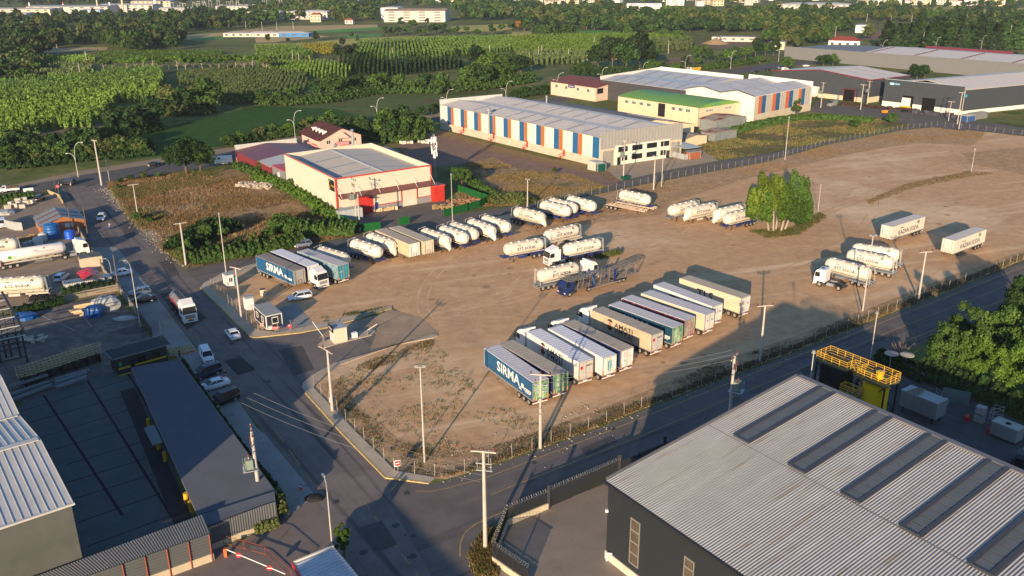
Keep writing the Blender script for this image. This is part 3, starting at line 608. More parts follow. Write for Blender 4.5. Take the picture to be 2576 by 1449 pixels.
lk=root_at('grey_link_building',(0,0),'small grey link building with a red top edge attached to the cream warehouse','building')
F_=Fr((-63.0,239.2),124,flip=True);mb=MB();F_.slab(mb,0,9.2,0,4.6,-12,0);part('wall',mb,M('grey_panel',(.2,.2,.205),.6,var=.1),lk)
mb=MB();F_.slab(mb,-.02,9.2,4.6,4.85,-12.1,.1);part('red_trim',mb,redM,lk);mb=MB();F_.slab(mb,0,9.2,0,1.1,0,.05);part('base_wall',mb,M('stained_concrete'),lk)
mb=MB();F_.slab(mb,3.6,4.2,2.3,3.7,0,.3);part('air_conditioner',mb,white,lk)
vt=MB();vt.tube((-53,262,4),(-53,262,7.2),.35).tube((-53,262,7.2),(-52.4,261.6,7.8),.5);
tag(vt.build('roof_vent_pipe',steel,None),'galvanised bent vent pipe above the light grey shed roof','vent pipe')
# silver container by the lamp pole
def container(name,label,cat,A,au,L,Wd,h,wm,rm,rib=.3,roof_rib=True):
    r=root_at(name,A,label,cat);A=Vector((A[0],A[1],0));U=D2(au);Q=D2(au+90);mb=MB()
    n_=int(L/rib)
    for side in (0,1):
        for i in range(n_):
            a=A+U*(L*i/n_)+Q*(Wd*side);o=Q*(.05 if side else -.05)
            mb.prism([a,a+U*(L/n_),a+U*(L/n_*.75)+o,a+U*(L/n_*.25)+o],.1,h-.05)
    mb.prism([A+U*0+Q*0,A+U*L,A+U*L+Q*Wd,A+Q*Wd],.08,h-.06);part('body',mb,wm,r)
    mb=MB();mb.prism([A-U*.08-Q*.08,A+U*(L+.08)-Q*.08,A+U*(L+.08)+Q*(Wd+.08),A-U*.08+Q*(Wd+.08)],h-.06,h)
    if roof_rib:
        for i in range(n_): a=A+U*(L*(i+.5)/n_);mb.prism([a-U*.06,a+U*.06,a+U*.06+Q*Wd,a-U*.06+Q*Wd],h,h+.05)
    part('roof',mb,rm,r)
    for x in (0,L):
        for y in (0,Wd): a=A+U*x+Q*y;mb=MB();mb.box((a.x,a.y,h/2),(.14,.14,h-.02),R(au));part('corner_post',mb,rm,r)
    return r
silver=M('silver_corrugated',(.4,.43,.44),.5,.2,var=.1)
q=G(576.9+.224*1252,308.6+.224*1090)
container('silver_container','grey silver corrugated container against the front of the cream warehouse','container',(-42.0+.6,205.0-1.6),34.6,6.2,2.5,2.7,silver,silver)
# 5 striped warehouse
Sc=Vector((26.9,263.0,0));us,vs_=31.0,127.7;SW,SL=32.4,87.2
sw=root_at('striped_warehouse',Sc,'very long warehouse with white, blue and orange stripes down its left side','warehouse')
swhite=M('stripe_white',(.72,.68,.56),.55,var=.05,stripe=(.8,.9,'X'));sblue=M('stripe_blue',(.012,.115,.27),.5,var=.06);sor=M('stripe_orange',(.62,.13,.02),.5,var=.06)
sconc=M('warehouse_concrete',(.52,.45,.34),.9,var=.1,scale=.5,noise3=[((.42,.35,.26),.5,.58,.75)])
U_,V_=D2(us),D2(vs_);FSf=Fr(Sc,us);FSl=Fr(Sc,vs_,flip=True)
prof=[(0,9.0),(8.1,10.2),(16.2,9.2),(24.3,10.4),(32.4,9.2)]
mb=MB()
for (a,za),(b,zb) in zip(prof[:-1],prof[1:]): mb.prism([Sc+U_*a,Sc+U_*b,Sc+U_*b+V_*SL,Sc+U_*a+V_*SL],0,[za,zb,zb,za])
part('wall',mb,sconc,sw)
sroof=M('pale_sheet_roof',(.56,.515,.45),.45,.1,var=.07,scale=.25,noise3=[((.43,.39,.34),.2,.5,.75)])
mb=MB()
for (a,za),(b,zb) in zip(prof[:-1],prof[1:]):
    n_=150
    for i in range(n_):
        v0,v1,v2 = SL*i/n_,SL*(i+.5)/n_,SL*(i+1)/n_;pp = lambda u,v,z: Sc+U_*u+V_*v+Vector((0,0,z+.05))
        mb.add([pp(a,v0,za),pp(b,v0,zb),pp(b,v1,zb+.05),pp(a,v1,za+.05)],[[0,1,2,3]]);mb.add([pp(a,v1,za+.05),pp(b,v1,zb+.05),pp(b,v2,zb),pp(a,v2,za)],[[0,1,2,3]])
part('roof',mb,sroof,sw)
sk=M('grey_rooflight',(.2,.21,.23),.4)
for (a,za),(b,zb) in ((prof[0],prof[1]),(prof[2],prof[3])):
    for v in (9.5,16.5,27.5,34,41,48,60,67.5):
        mb=MB();beam(mb,Sc+U_*(a+.8)+V_*v+Vector((0,0,za+.25)),Sc+U_*(b-.3)+V_*v+Vector((0,0,zb+.13)),.55,.08);part('rooflight',mb,sk,sw)
zz1 = lambda x,y: (1100+x*.25,174.4+y*.25)
edges=[35,102,140,165,234,272,300,370,412,441,515,560,588,668,712,745,828,876,908,997,1047,1082,1176,1228,1266,1365,1421,1462,1567,1632]
cols=['w','b','o']*10
for i,(a,b) in enumerate(zip(edges[:-1],edges[1:])):
    f = lambda x: (zz1(x,360+(x-35)*.2115))
    ua=FSl.uz(*f(a))[0];ub=FSl.uz(*f(b))[0]
    mb=MB();FSl.slab(mb,min(ua,ub),max(ua,ub),2.55,9.0,0,.1)
    if cols[i]=='w':
        for k in range(5): uu=min(ua,ub)+abs(ua-ub)*(k+.5)/5;FSl.slab(mb,uu-.06,uu+.06,2.55,9.0,.1,.14)
    part('cladding_panel',mb,{'w': swhite,'b': sblue,'o': sor}[cols[i]],sw)
mb=MB();FSl.slab(mb,0,SL,9.0,9.2,0,.25);part('gutter',mb,M('gutter_grey',(.3,.29,.27),.5),sw)
# back and front parapets
mb=MB();a=Sc+V_*SL;mb.prism([a,a+U_*27,a+U_*27+V_*.3,a+V_*.3],0,11.0);part('back_parapet',mb,M('pale_corrugated'),sw)
fcg=M('grey_ribbed_facade',(.33,.32,.3),.5,.1,var=.05)
mb=MB();n_=27;
FSf.slab(mb,0,SW,5.4,10.6,0,.12)
for i in range(n_): u=SW*(i+.1)/n_;FSf.slab(mb,u,u+SW/n_*.5,5.4,10.55,.12,.22)
part('facade_cladding',mb,fcg,sw)
fw=M('white_facade_panel',(.7,.66,.56),.5,var=.05)
mb=MB();FSf.slab(mb,5.6,27.2,0,6.0,0,.35);part('office_front',mb,fw,sw)
jn=MB()
for k in range(1,10): u=5.6+21.6*k/10;FSf.slab(jn,u-.03,u+.03,0,6.0,.35,.36)
for z in (1.5,3.2,4.6): FSf.slab(jn,5.6,27.2,z-.03,z+.03,.35,.362)
part('panel_joint',jn,M('joint_grey',(.4,.38,.33),.8),sw)
for (ua,ub) in ((6.6,10.2),(12.0,16.0),(17.8,21.8),(23.4,26.8)):
    window(sw,FSf,ua,ub,3.9,5.5,3,1,black,glass,.07,off=.35);window(sw,FSf,ua+(1.5 if ua<7 else 0),ub-(1.3 if ua>23 else 0),1.1,2.7,3,1,black,glass,.07,off=.35)
for ua in (6.3,25.8):
    mb=MB();FSf.slab(mb,ua,ua+1.3,0,2.4,.35,.42);part('glass_door',mb,glass,sw)
for ua,ub in ((1.0,5.0),(28,31.6)):
    mb=MB();FSf.slab(mb,ua,ub,0,4.7,0,.1);part('roller_door',mb,M('grey_roller',(.3,.285,.25),.5,stripe=(2.5,.85,'Z')),sw)
for i,x in enumerate((268,570,905,1275)):
    u,z=FSl.uz(*zz1(x,(640,700,790,890)[i]));mb=MB();FSl.slab(mb,u-.45,u+.45,.9,3.2,0,.1);part('red_door',mb,redM,sw)
    mb=MB();
    for k in range(4): FSl.slab(mb,u+.5+k*.3,u+.8+k*.3,.7-k*.2,.78-k*.2,.1,1.1)
    for o in (.15,1.1): mb.tube(FSl.pt(u,1.9,o),FSl.pt(u+1.8,1.0,o),.04).tube(FSl.pt(u+1.8,0,o),FSl.pt(u+1.8,1.0,o),.04).tube(FSl.pt(u,0,o),FSl.pt(u,1.9,o),.04)
    part('door_steps',mb,redM,sw)
ch=MB();u,_=FSl.uz(*zz1(535,600));ch.tube(FSl.pt(u,2.5,.6),FSl.pt(u,10.4,.6),.3,n=10).lathe([(0,.3),(.25,.75),(.9,.8),(1.2,.35)],'z',12,FSl.pt(u,10.4,.6));part('extract_chimney',ch,steel,sw)
# small porch sheds at the apron
q=G(1100+1420*.25,174.4+980*.25)
container('green_mesh_porch','small pale shed with dark green netting at the near corner of the striped warehouse','porch shed',(23.0,259.8),-52,3.6,2.6,2.7,M('pale_panel',(.5,.47,.38),.6),silver,.6)
container('green_net_box','box wrapped in dark green netting beside the pale porch shed','porch shed',(25.6,256.2),30,3.0,2.6,2.4,M('dark_green_net',(.01,.075,.05),.8),silver,.6)
tag(MB().prism([Vector(p) for p in ((31.4,246.8,0),(33.2,248,0),(34,246.8,0),(32.2,245.6,0))],0,1.0).build('refuse_bin',M('dark_green_net')),'low dark green bin beside the utility pole on the apron','bin')
# canopy shelter right of the facade with wood store
cs_=root_at('metal_shelter',(0,0),'open metal shelter with a pale sheet roof at the right end of the striped warehouse','shelter')
FA=Fr(Sc+U_*29.5+Fr(Sc,us).n*1.0,us)
sq=[G(1475.8+.23438*x,167.7+.23438*y,3.6) for x,y in ((870,835),(1060,880),(1230,857),(1040,805))]
mb=MB();mb.add(sq+[p-Vector((0,0,.1)) for p in sq],[[0,1,2,3],[7,6,5,4],[0,1,5,4],[1,2,6,5],[2,3,7,6],[3,0,4,7]]);part('roof',mb,M('pale_green_sheet',(.42,.46,.43),.5,var=.08),cs_)
mb=MB();ip=[p.lerp(sum(sq,Vector())/4,.08) for p in sq]
for p in ip: mb.tube((p.x,p.y,0),(p.x,p.y,3.55),.07)
for a,b in zip(ip,ip[1:]+ip[:1]): mb.tube((a.x,a.y,2.4),(b.x,b.y,2.4),.04)
part('post',mb,dark,cs_)
mb=MB()
for a,b in ((ip[0],ip[1]),(ip[1],ip[2])):
    n=(b-a).normalized();q=Vector((n.y,-n.x,0))*.05;mb.prism([a-q,b-q,b+q,a+q],0,1.7)
part('side_panel',mb,silver,cs_)
container('rust_brown_container','rust brown metal cabinet beside the open shelter on the apron','cabinet',G(1475.8+.23438*1105,167.7+.23438*1000),31,4.6,2.2,2.3,M('rust_brown',(.3,.1,.045),.6,var=.15),silver,1.4,False)
# 6 grey brown roofed building behind
s2=root_at('brown_roof_hall',(0,0),'low hall with a dark grey brown roof behind the striped warehouse','hall')
A=Sc+U_*33.0+V_*22;mb=MB();W2_=27
mb.prism([A,A+U_*W2_,A+U_*W2_+V_*64,A+V_*64],0,4.6);part('wall',mb,M('cream_render',(.66,.54,.36),.8,var=.06),s2)
mb=MB();pr=[(-.2,6.6),(9,8.0),(W2_+.3,4.7)]
for (a,za),(b,zb) in zip(pr[:-1],pr[1:]):
    q=[A+U_*a-V_*.3,A+U_*b-V_*.3,A+U_*b+V_*64.3,A+U_*a+V_*64.3];mb.prism(q,[za-.15,zb-.15,zb-.15,za-.15],[za,zb,zb,za])
part('roof',mb,M('grey_brown_roof',(.13,.12,.108),.6,var=.1,scale=.25),s2)
mb=MB();F_=Fr(A,us);F_.quadslab(mb,[(0,4.6),(W2_,4.6),(W2_,4.62),(9,7.8),(0,6.4)],0,-.2);part('gable',mb,M('cream_render'),s2)
mb=MB();beam(mb,A+U_*17+V_*2+Vector((0,0,6.6)),A+U_*17+V_*22+Vector((0,0,6.6)),.4,.06);part('rooflight',mb,white,s2)
mb=MB();p=A+U_*6+V_*54;mb.tube((p.x,p.y,7),(p.x,p.y,10),.35,n=10).lathe([(0,.35),(.3,.6),(.7,.3)],'z',10,(p.x,p.y,10));part('chimney',mb,steel,s2)
mb=MB();p=A+U_*9+V_*47;mb.tube((p.x,p.y,7),(p.x,p.y,9),.15,n=8);part('chimney',mb,dark,s2)
# 7 green roof factory
gr=root_at('green_roof_factory',(0,0),'cream factory building with a curved bright green roof','factory')
A=Vector((70.5,332.1,0));ug,vg=38.0,129.0;Gw,Gl=24.0,42.0
mb=MB();mb.prism([A,A+D2(ug,Gw),A+D2(ug,Gw)+D2(vg,Gl),A+D2(vg,Gl)],0,7.2);part('wall',mb,M('cream_render'),gr)
mb=MB();n_=10
for i in range(n_):
    f0,f1=i/n_,(i+1)/n_;z0=7.25+1.5*math.sin(PI*f0)**.8 if 0<f0<1 else 7.25;z1_=7.25+1.5*math.sin(PI*f1)**.8 if 0<f1<1 else 7.25
    a=A+D2(ug,-.3+(Gw+.6)*f0)-D2(vg,.3);b=A+D2(ug,-.3+(Gw+.6)*f1)-D2(vg,.3);l=D2(vg,Gl+.6)
    mb.add([a+Vector((0,0,z0)),b+Vector((0,0,z1_)),b+l+Vector((0,0,z1_)),a+l+Vector((0,0,z0))],[[0,1,2,3]])
    mb.add([a+Vector((0,0,7.1)),b+Vector((0,0,7.1)),b+Vector((0,0,z1_)),a+Vector((0,0,z0))],[[0,1,2,3]])
part('roof',mb,M('green_roof',(.16,.33,.06),.6,var=.06,scale=.12,noise3=[((.09,.27,.1),.06,.52,.62)]),gr)
FV=Fr(A,vg,flip=True);FU=Fr(A,ug)
for v in (4.0,7.6,11.2,24,28,32,36): window(gr,FV,v,v+2.0,5.0,6.3,3,1,white,glass,.1)
for u in (4.0,15): window(gr,FU,u,u+4.2,5.2,6.2,5,1,white,M('tan_glass',(.2,.17,.12),.3),.1)
mb=MB();FV.slab(mb,16.5,20,1.8,6.9,0,.12);part('loading_door',mb,black,gr)
mb=MB()
for u in (0,11.5,Gw): FU.slab(mb,u-.12,u+.12,0,7.2,0,.2)
part('drain_pipe',mb,silver,gr)
# 8 red-brown roof office
ob=simple_gable('red_brown_roof_office','pale pink office building with a red brown hip roof beside the grey brown hall','office',(38.2,400.6),43,27,128,31,6.2,7.8,M('pale_pink_render',(.64,.5,.38),.8,var=.05),M('red_brown_roof',(.2,.055,.03),.65,var=.12),over=.8)
F_=Fr((38.2,400.6),128,flip=True);FU_=Fr((38.2,400.6),43)
for v in (4,11,19,26): window(ob,F_,v,v+1.6,3.6,5.2,2,1,white,glass,.1)
for u in (8,15,22): window(ob,FU_,u,u+1.8,3.6,5.2,2,1,white,glass,.1);window(ob,FU_,u,u+1.8,.8,2.3,2,1,white,glass,.1)
mb=MB();FU_.slab(mb,1,5,3.3,5.6,0,.1);part('loggia',mb,black,ob)
mb=MB();F_.slab(mb,14,18.5,4.6,5.9,0,.2);sgn=mb.build('sign_board',M('sign_blue',(.02,.03,.16),.5),ob)
mb=MB();lettering(mb,'Antrepo',F_.pt(16.2,5.25,.21),-F_.u,(0,0,1),3.6,.8);mb.build('lettering',white,sgn)
mb=MB();
for k in range(6): FU_.slab(mb,11+k*.5,11.5+k*.5,0,3.4-k*.5,.05,1.2)
part('outside_stair',mb,dark,ob)
# 9 white double gable hall with striped right side
wg=root_at('white_double_gable_hall',(0,0),'white double gabled hall with blue, orange and grey stripes on its right side','hall')
A=Vector((94.0,341.75,0));uu,vv=42.9,125.0;WGl,WGw=43.0,36.8
pr=[(0,9.9),(9.1,11.4),(17.5,9.7),(27.4,11.1),(36.8,9.2)]
mb=MB();wgw=M('white_wall',(.74,.71,.62),.6,var=.04)
for (a,za),(b,zb) in zip(pr[:-1],pr[1:]):
    q=[A+D2(vv,a),A+D2(vv,b),A+D2(vv,b)+D2(uu,WGl),A+D2(vv,a)+D2(uu,WGl)];mb.prism(q,0,[za,zb,zb,za])
part('wall',mb,wgw,wg)
mb=MB();tr=MB()
for (a,za),(b,zb) in zip(pr[:-1],pr[1:]):
    q=[A+D2(vv,a),A+D2(vv,b),A+D2(vv,b)+D2(uu,WGl),A+D2(vv,a)+D2(uu,WGl)];mb.prism(q,[za+.02,zb+.02,zb+.02,za+.02],[za+.12,zb+.12,zb+.12,za+.12])
    beam(tr,q[0]+Vector((0,0,za+.05))-D2(uu,.1),q[1]+Vector((0,0,zb+.05))-D2(uu,.1),.2,.35)
part('roof',mb,sroof,wg);part('roof_trim',tr,M('dark_trim',(.08,.07,.07),.5),wg)
for u in (11,22,33):
    for (a,za),(b,zb) in zip(pr[:-1],pr[1:]):
        mb=MB();beam(mb,A+D2(vv,a+.4)+D2(uu,u)+Vector((0,0,za+.22)),A+D2(vv,b-.4)+D2(uu,u)+Vector((0,0,zb+.16)),.45,.08);part('rooflight',mb,sk,wg)
FS=Fr(A,uu);cw=WGl/14.6;seq='gobgobgobgobg'
ustart=0
sgr=M('stripe_grey',(.42,.39,.33),.5,var=.05)
xs=[1808,1850,1885,1928,2000,2035,2078,2142,2177,2218,2280,2310,2345,2408]
mt=[sgr,sor,sblue,sgr,sor,sblue,sgr,sor,sblue,sgr,sor,sblue,sgr]
for i in range(13):
    ua=FS.uz(1475.8+.23438*xs[i],167.7+.23438*(322-(xs[i]-1808)*.148))[0];ub=FS.uz(1475.8+.23438*xs[i+1],167.7+.23438*(322-(xs[i+1]-1808)*.148))[0]
    mb=MB();FS.slab(mb,ua,min(ub,WGl),3.0,9.8,0,.1)
    if mt[i]==sgr:
        for k in range(3): c=ua+(ub-ua)*(k+.5)/3;FS.slab(mb,c-.1,c+.1,3.0,9.8,.1,.18)
    part('cladding_panel',mb,mt[i],wg)
mb=MB();FS.slab(mb,0,WGl,0,3.0,0,.05);part('base_wall',mb,sconc,wg)
mb=MB();q=A+D2(uu,WGl);mb.prism([q,q+D2(vv,34),q+D2(vv,34)+D2(uu,.3),q+D2(uu,.3)],0,11.9);part('back_parapet',mb,wgw,wg)
# 10 black walled white roof hall
bw=root_at('black_wall_hall',(0,0),'huge hall with black cladding and a white edged pale roof behind the green roof factory','hall')
A=Vector((72.6,371.0,0));bv,bu=128.8,47.5;BL,BWd=50.0,49.0
mb=MB();mb.prism([A,A+D2(bu,BWd),A+D2(bu,BWd)+D2(bv,BL),A+D2(bv,BL)],0,8.6);part('wall',mb,M('black_cladding',(.06,.06,.065),.6,var=.06),bw)
pr=[(-.1,8.7),(12,9.6),(24.5,8.9),(37,9.8),(49.1,8.8)];mb=MB()
for (a,za),(b,zb) in zip(pr[:-1],pr[1:]):
    q=[A+D2(bu,a),A+D2(bu,b),A+D2(bu,b)+D2(bv,BL+.1),A+D2(bu,a)+D2(bv,BL+.1)];mb.prism(q,8.6,[za,zb,zb,za])
part('roof',mb,sroof,bw)
for v in (6,15,24,33,42):
    for (a,za),(b,zb) in ((pr[0],pr[1]),(pr[2],pr[3])):
        mb=MB();beam(mb,A+D2(bu,a+.6)+D2(bv,v)+Vector((0,0,za+.15)),A+D2(bu,b)+D2(bv,v)+Vector((0,0,zb+.1)),.5,.08);part('rooflight',mb,sk,bw)
mb=MB();q=A+D2(bv,BL);mb.prism([q,q+D2(bu,BWd),q+D2(bu,BWd)+D2(bv,.3),q+D2(bv,.3)],8.6,10.2);q=A+D2(bu,BWd);mb.prism([q,q+D2(bv,BL),q+D2(bv,BL)+D2(bu,.3),q+D2(bu,.3)],8.6,10.4);part('parapet',mb,wgw,bw)
# 11 small grey rusty sheds in front
rr=M('rusty_sheet',(.34,.27,.2),.7,var=.15,scale=.4,noise3=[((.25,.07,.03),.18,.5,.58)])
simple_gable('rusty_roof_shed','grey sheet metal shed with a white and rust patched roof below the green roof factory','shed',(75.0,321.0),38,17,128,8,4.0,5.0,M('grey_sheet_wall',(.25,.27,.26),.6,.2,var=.15),rr)
simple_gable('small_rusty_shed','lower grey shed with a red streaked roof in front of the larger rusty roofed shed','shed',(70.5,303.0),38,12,128,6,2.6,3.2,M('grey_sheet_wall'),rr)
simple_gable('cream_lean_to','little cream building with white and rust roof sheets next to the striped warehouse facade','outbuilding',(58.5,293.0),38,11,128,8,2.8,3.5,M('cream_render'),rr)
mb=MB();a,b=G(1475.8+.23438*1070,167.7+.23438*800),G(1475.8+.23438*1340,167.7+.23438*745);n=(b-a).normalized();q=Vector((n.y,-n.x,0))*.06;mb.prism([a-q,b-q,b+q,a+q],0,1.4);tag(mb.build('sheet_metal_fence',silver),'pale sheet metal fence in front of the little cream building','fence')
# 12 dark grey hall
dg=root_at('dark_grey_gable_hall',(0,0),'dark grey gabled hall with maroon edge trim and an open black doorway','hall')
A=Vector((157.2,391.0,0));dgw=M('dark_grey_cladding',(.05,.057,.067),.6,var=.05)
f=Vector((125.5,429.0,0))-A;ad=math.degrees(math.atan2(f.y,f.x));Lf=f.length;r=Vector((181.3,406.5,0))-A;ar=math.degrees(math.atan2(r.y,r.x));Ld=r.length
prof=[(0,0),(Lf,0),(Lf,9.8),(Lf*.5,12.2),(0,9.9)];Uf=f.normalized();Rd=r.normalized();mb=MB()
vs=[A+Uf*u+Vector((0,0,z)) for u,z in prof]+[A+Uf*u+Rd*Ld+Vector((0,0,z)) for u,z in prof]
mb.add(vs,[list(range(5))[::-1],[5,6,7,8,9]]+[[i,(i+1) % 5,(i+1) % 5+5,i+5] for i in range(5)]);part('wall',mb,dgw,dg)
mb=MB();tr=MB()
for (a,za),(b,zb) in (((-.2,9.9),(Lf*.5,12.3)),((Lf*.5,12.3),(Lf+.2,9.9))):
    q=[A+Uf*a-Rd*.2,A+Uf*b-Rd*.2,A+Uf*b+Rd*(Ld+.2),A+Uf*a+Rd*(Ld+.2)];mb.prism(q,[za,zb,zb,za],[za+.1,zb+.1,zb+.1,za+.1]);beam(tr,q[0]+Vector((0,0,za)),q[1]+Vector((0,0,zb)),.25,.45)
beam(tr,A-Rd*.1-Uf*.25+Vector((0,0,9.9)),A+Rd*Ld-Uf*.25+Vector((0,0,9.9)),.3,.4)
warmroof=M('warm_white_roof',(.66,.57,.46),.5,var=.06,scale=.3)
part('roof',mb,warmroof,dg);part('roof_trim',tr,M('maroon_trim',(.16,.02,.03),.5),dg)
FD=Fr(A,ad,flip=True)
mb=MB();FD.slab(mb,3,Lf,0,2.0,0,.1);part('base_wall',mb,M('cream_base',(.6,.5,.36),.8),dg)
FR_=Fr(A,ar);mb=MB();FR_.slab(mb,0,20,0,2.4,0,.1);part('base_wall',mb,M('cream_base'),dg)
mb=MB();FD.slab(mb,6.5,11.5,0,5.0,.05,.2);part('doorway',mb,M('dark_interior',(.012,.012,.012),.9,var=0),dg)
mb=MB();FD.slab(mb,6.2,6.5,0,5.2,.05,.3);FD.slab(mb,11.5,11.8,0,5.2,.05,.3);FD.slab(mb,6.2,11.8,5.0,5.3,.05,.3);part('door_frame',mb,M('maroon_trim'),dg)
mb=MB();FD.slab(mb,13.6,14.6,0,2.1,.1,.2);part('side_door',mb,M('grey_door',(.2,.24,.28),.6),dg)
mb=MB();FD.slab(mb,24,29.5,.8,4.8,.1,.8);part('loading_bay',mb,wgw,dg)
for k in (.33,.66):
    mb=MB();a=A+Rd*Ld*k+Uf*.3;b=A+Rd*Ld*k+Uf*(Lf*.5);beam(mb,a+Vector((0,0,10.15)),b+Vector((0,0,12.45)),.3,.06);part('roof_seam',mb,sk,dg)
# 13 dark hall with blue oval sign
p2=root_at('dark_hall_with_blue_sign',(0,0),'dark grey hall with a blue oval sign, a white base and two open bays','hall')
A=Vector((160.2,382.4,0));B=Vector((181.2,355.9,0));f=B-A;Lf=f.length;Uf=f.normalized();af=math.degrees(math.atan2(f.y,f.x))
Rd=(Vector((213.5,371.5,0))-B).normalized();ar=math.degrees(math.atan2(Rd.y,Rd.x));Ld=75
mb=MB();prof=[(0,0),(Lf,0),(Lf,9.9),(Lf*.5,10.8),(0,9.9)]
vs=[A+Uf*u+Vector((0,0,z))+Rd*.2 for u,z in prof]+[A+Uf*u+Rd*Ld+Vector((0,0,z)) for u,z in prof]
mb.add(vs,[list(range(5)),[9,8,7,6,5]]+[[(i+1) % 5,i,i+5,(i+1) % 5+5] for i in range(5)]);part('wall',mb,dgw,p2)
mb=MB();mb.prism([A,B,B+Rd*.25,A+Rd*.25],0,11.4);part('facade',mb,dgw,p2)
mb=MB();
for (a,za),(b,zb) in (((0,9.95),(Lf*.5,12.2)),((Lf*.5,12.2),(Lf+.3,9.95))):
    q=[A+Uf*a+Rd*1.5,A+Uf*b+Rd*1.5,A+Uf*b+Rd*Ld,A+Uf*a+Rd*Ld];mb.prism(q,[za,zb,zb,za],[za+.12,zb+.12,zb+.12,za+.12])
part('roof',mb,warmroof,p2)
mb=MB();beam(mb,A+Vector((0,0,11.5)),B+Vector((0,0,11.5)),.45,.2);beam(mb,A+Vector((0,0,11.4))*.5,A+Vector((0,0,11.4)),.3,.3);part('edge_trim',mb,M('pale_blue_trim',(.35,.42,.45),.5),p2)
for k in (.2,.3,.4,.5):
    mb=MB();b=A+Uf*Lf+Rd*Ld*k;c=A+Uf*Lf*.5+Rd*Ld*(k);beam(mb,b+Vector((0,0,10.15))-Uf*1,c+Vector((0,0,12.3)),.25,.06);part('roof_seam',mb,sk,p2)
FP=Fr(A,af)
mb=MB();FP.slab(mb,0,Lf,0,2.2,0,.12);part('base_wall',mb,wgw,p2)
F_=Fr(B,ar);mb=MB();F_.slab(mb,0,Ld,0,1.6,0,.1);part('base_wall',mb,wgw,p2)
for ua,ub in ((9.0,13.6),(17.5,23.0)):
    mb=MB();FP.slab(mb,ua,ub,0,5.4,.05,.16);part('doorway',mb,M('dark_interior'),p2)
mb=MB();FP.slab(mb,9.2,12.6,0,4.6,.2,1.2);q1=mb.build('parked_trailer_front',wgw,p2)
mb=MB();FP.slab(mb,9.1,13.6,0,1.3,1.2,1.5);mb.build('yellow_bumper',yellow,p2)
mb=MB();cx=3.4;q=[(cx+1.35*math.cos(t*PI/10),9.7+.62*math.sin(t*PI/10)) for t in range(20)];FP.quadslab(mb,q[::-1],0,.1);FP.slab(mb,4.7,6.9,9.35,10.05,0,.1);sgo=mb.build('sign_board',M('sign_cyan',(.02,.3,.45),.4),p2)
mb=MB();q=[(cx+1.0*math.cos(t*PI/10),9.7+.4*math.sin(t*PI/10)) for t in range(20)];FP.quadslab(mb,q[::-1],.1,.12);mb.build('emblem',white,sgo);mb=MB();lettering(mb,'BULUT',FP.pt(5.85,9.7,.13),FP.u,(0,0,1),1.8,.4);mb.build('lettering',white,sgo)
mb=MB();q=[(1.6+.8*math.cos(t*PI/10),7.6+.6*math.sin(t*PI/10)) for t in range(20)];F_.quadslab(mb,q[::-1],0,.1);mb.build('sign_board',M('sign_cyan'),p2)
# 14 long pale grey wall building and roofs behind
lw=root_at('long_pale_grey_factory',(0,0),'very long pale grey factory wall running behind the dark halls','factory')
A=Vector((179.3,591.7,0));B=A+(Vector((267.9,466.4,0))-A)*1.3;mb=MB();n=(B-A).normalized();q=Vector((-n.y,n.x,0))
mb.prism([A,B,B+q*60,A+q*60],0,[6.4,7.9,7.0,6.0]);part('wall',mb,M('pale_grey_cladding',(.175,.178,.178),.6,var=.04),lw)
mb=MB();beam(mb,A+Vector((0,0,7.0)),B+Vector((0,0,8.3)),.4,1.0);part('parapet',mb,M('pale_grey_cladding'),lw)
mb=MB()
for k in range(5):
    a=A+(B-A)*(.28+.14*k)+q*4;b=A+(B-A)*(.28+.14*(k+1))+q*4;z0=7.2+k*.1
    mb.prism([a,b,b+q*26,a+q*26],z0,[z0+.3,z0+.3,z0+2.2,z0+2.2]);mb.prism([a+q*26,b+q*26,b+q*52,a+q*52],z0,[z0+2.2,z0+2.2,z0+.4,z0+.4])
part('roof',mb,warmroof,lw)
mb=MB()
for k in range(5): a=A+(B-A)*(.30+.14*k)+q*5;beam(mb,a+Vector((0,0,7.75+k*.1)),a+q*24+Vector((0,0,9.5+k*.1)),1.0,.1)
part('roof_strip',mb,M('maroon_trim'),lw)
mb=MB();a=A+(B-A)*.36+q*44;beam(mb,a+Vector((0,0,9.5)),a+(B-A)*.26+Vector((0,0,9.5)),2.5,1.2);part('maroon_fascia',mb,M('maroon_trim'),lw)
# VEHICLES
def add_wheel(parent,x,y,r=.5,w=.32,name='wheel',rim=.58):
    s=1 if y>0 else -1;mb=MB();mb.lathe([(-w/2,r*.86),(-w/2+.04,r),(w/2-.04,r),(w/2,r*.86)],'y',18,(0,0,0))
    o=mb.build(name,black,parent,loc=(x,y-s*w/2,r));m2=MB();m2.lathe([(s*(w/2-.06),r*rim),(s*(w/2+.012),r*rim),(s*(w/2+.02),r*.25)] if s>0 else [(-(w/2+.02),r*.25),(-(w/2+.012),r*rim),(-(w/2-.06),r*rim)],'y',14)
    m2.build('rim',rimm,o);return o
def running_gear(t,fm,axles=(-3.1,-4.4,-5.7),legx=3.6,x0=-6.7,x1=6.5,w=1.25):
    mb=MB()
    for y in (-.55,.55): mb.box(((x0+x1)/2,y,1.02),(x1-x0,.14,.26))
    for x in np.linspace(x0+.4,x1-.4,8): mb.box((x,0,1.03),(.1,1.1,.16))
    for x in axles: mb.tube((x,-1.0,.5),(x,1.0,.5),.08)
    mb.build('chassis',fm,t)
    for x in axles:
        for y in (-w,w): add_wheel(t,x,y,.5,.36)
    for y in (-.75,.75):
        m=MB();m.box((legx,y,.55),(.14,.14,.95)).box((legx,y,.06),(.35,.3,.08));m.build('landing_leg',dark,t)
    m=MB()
    for y in (-1.22,1.22):
        for z in (.55,.82): m.box((1.3,y,z),(3.3,.04,.09))
    m.build('side_guard',steel,t)
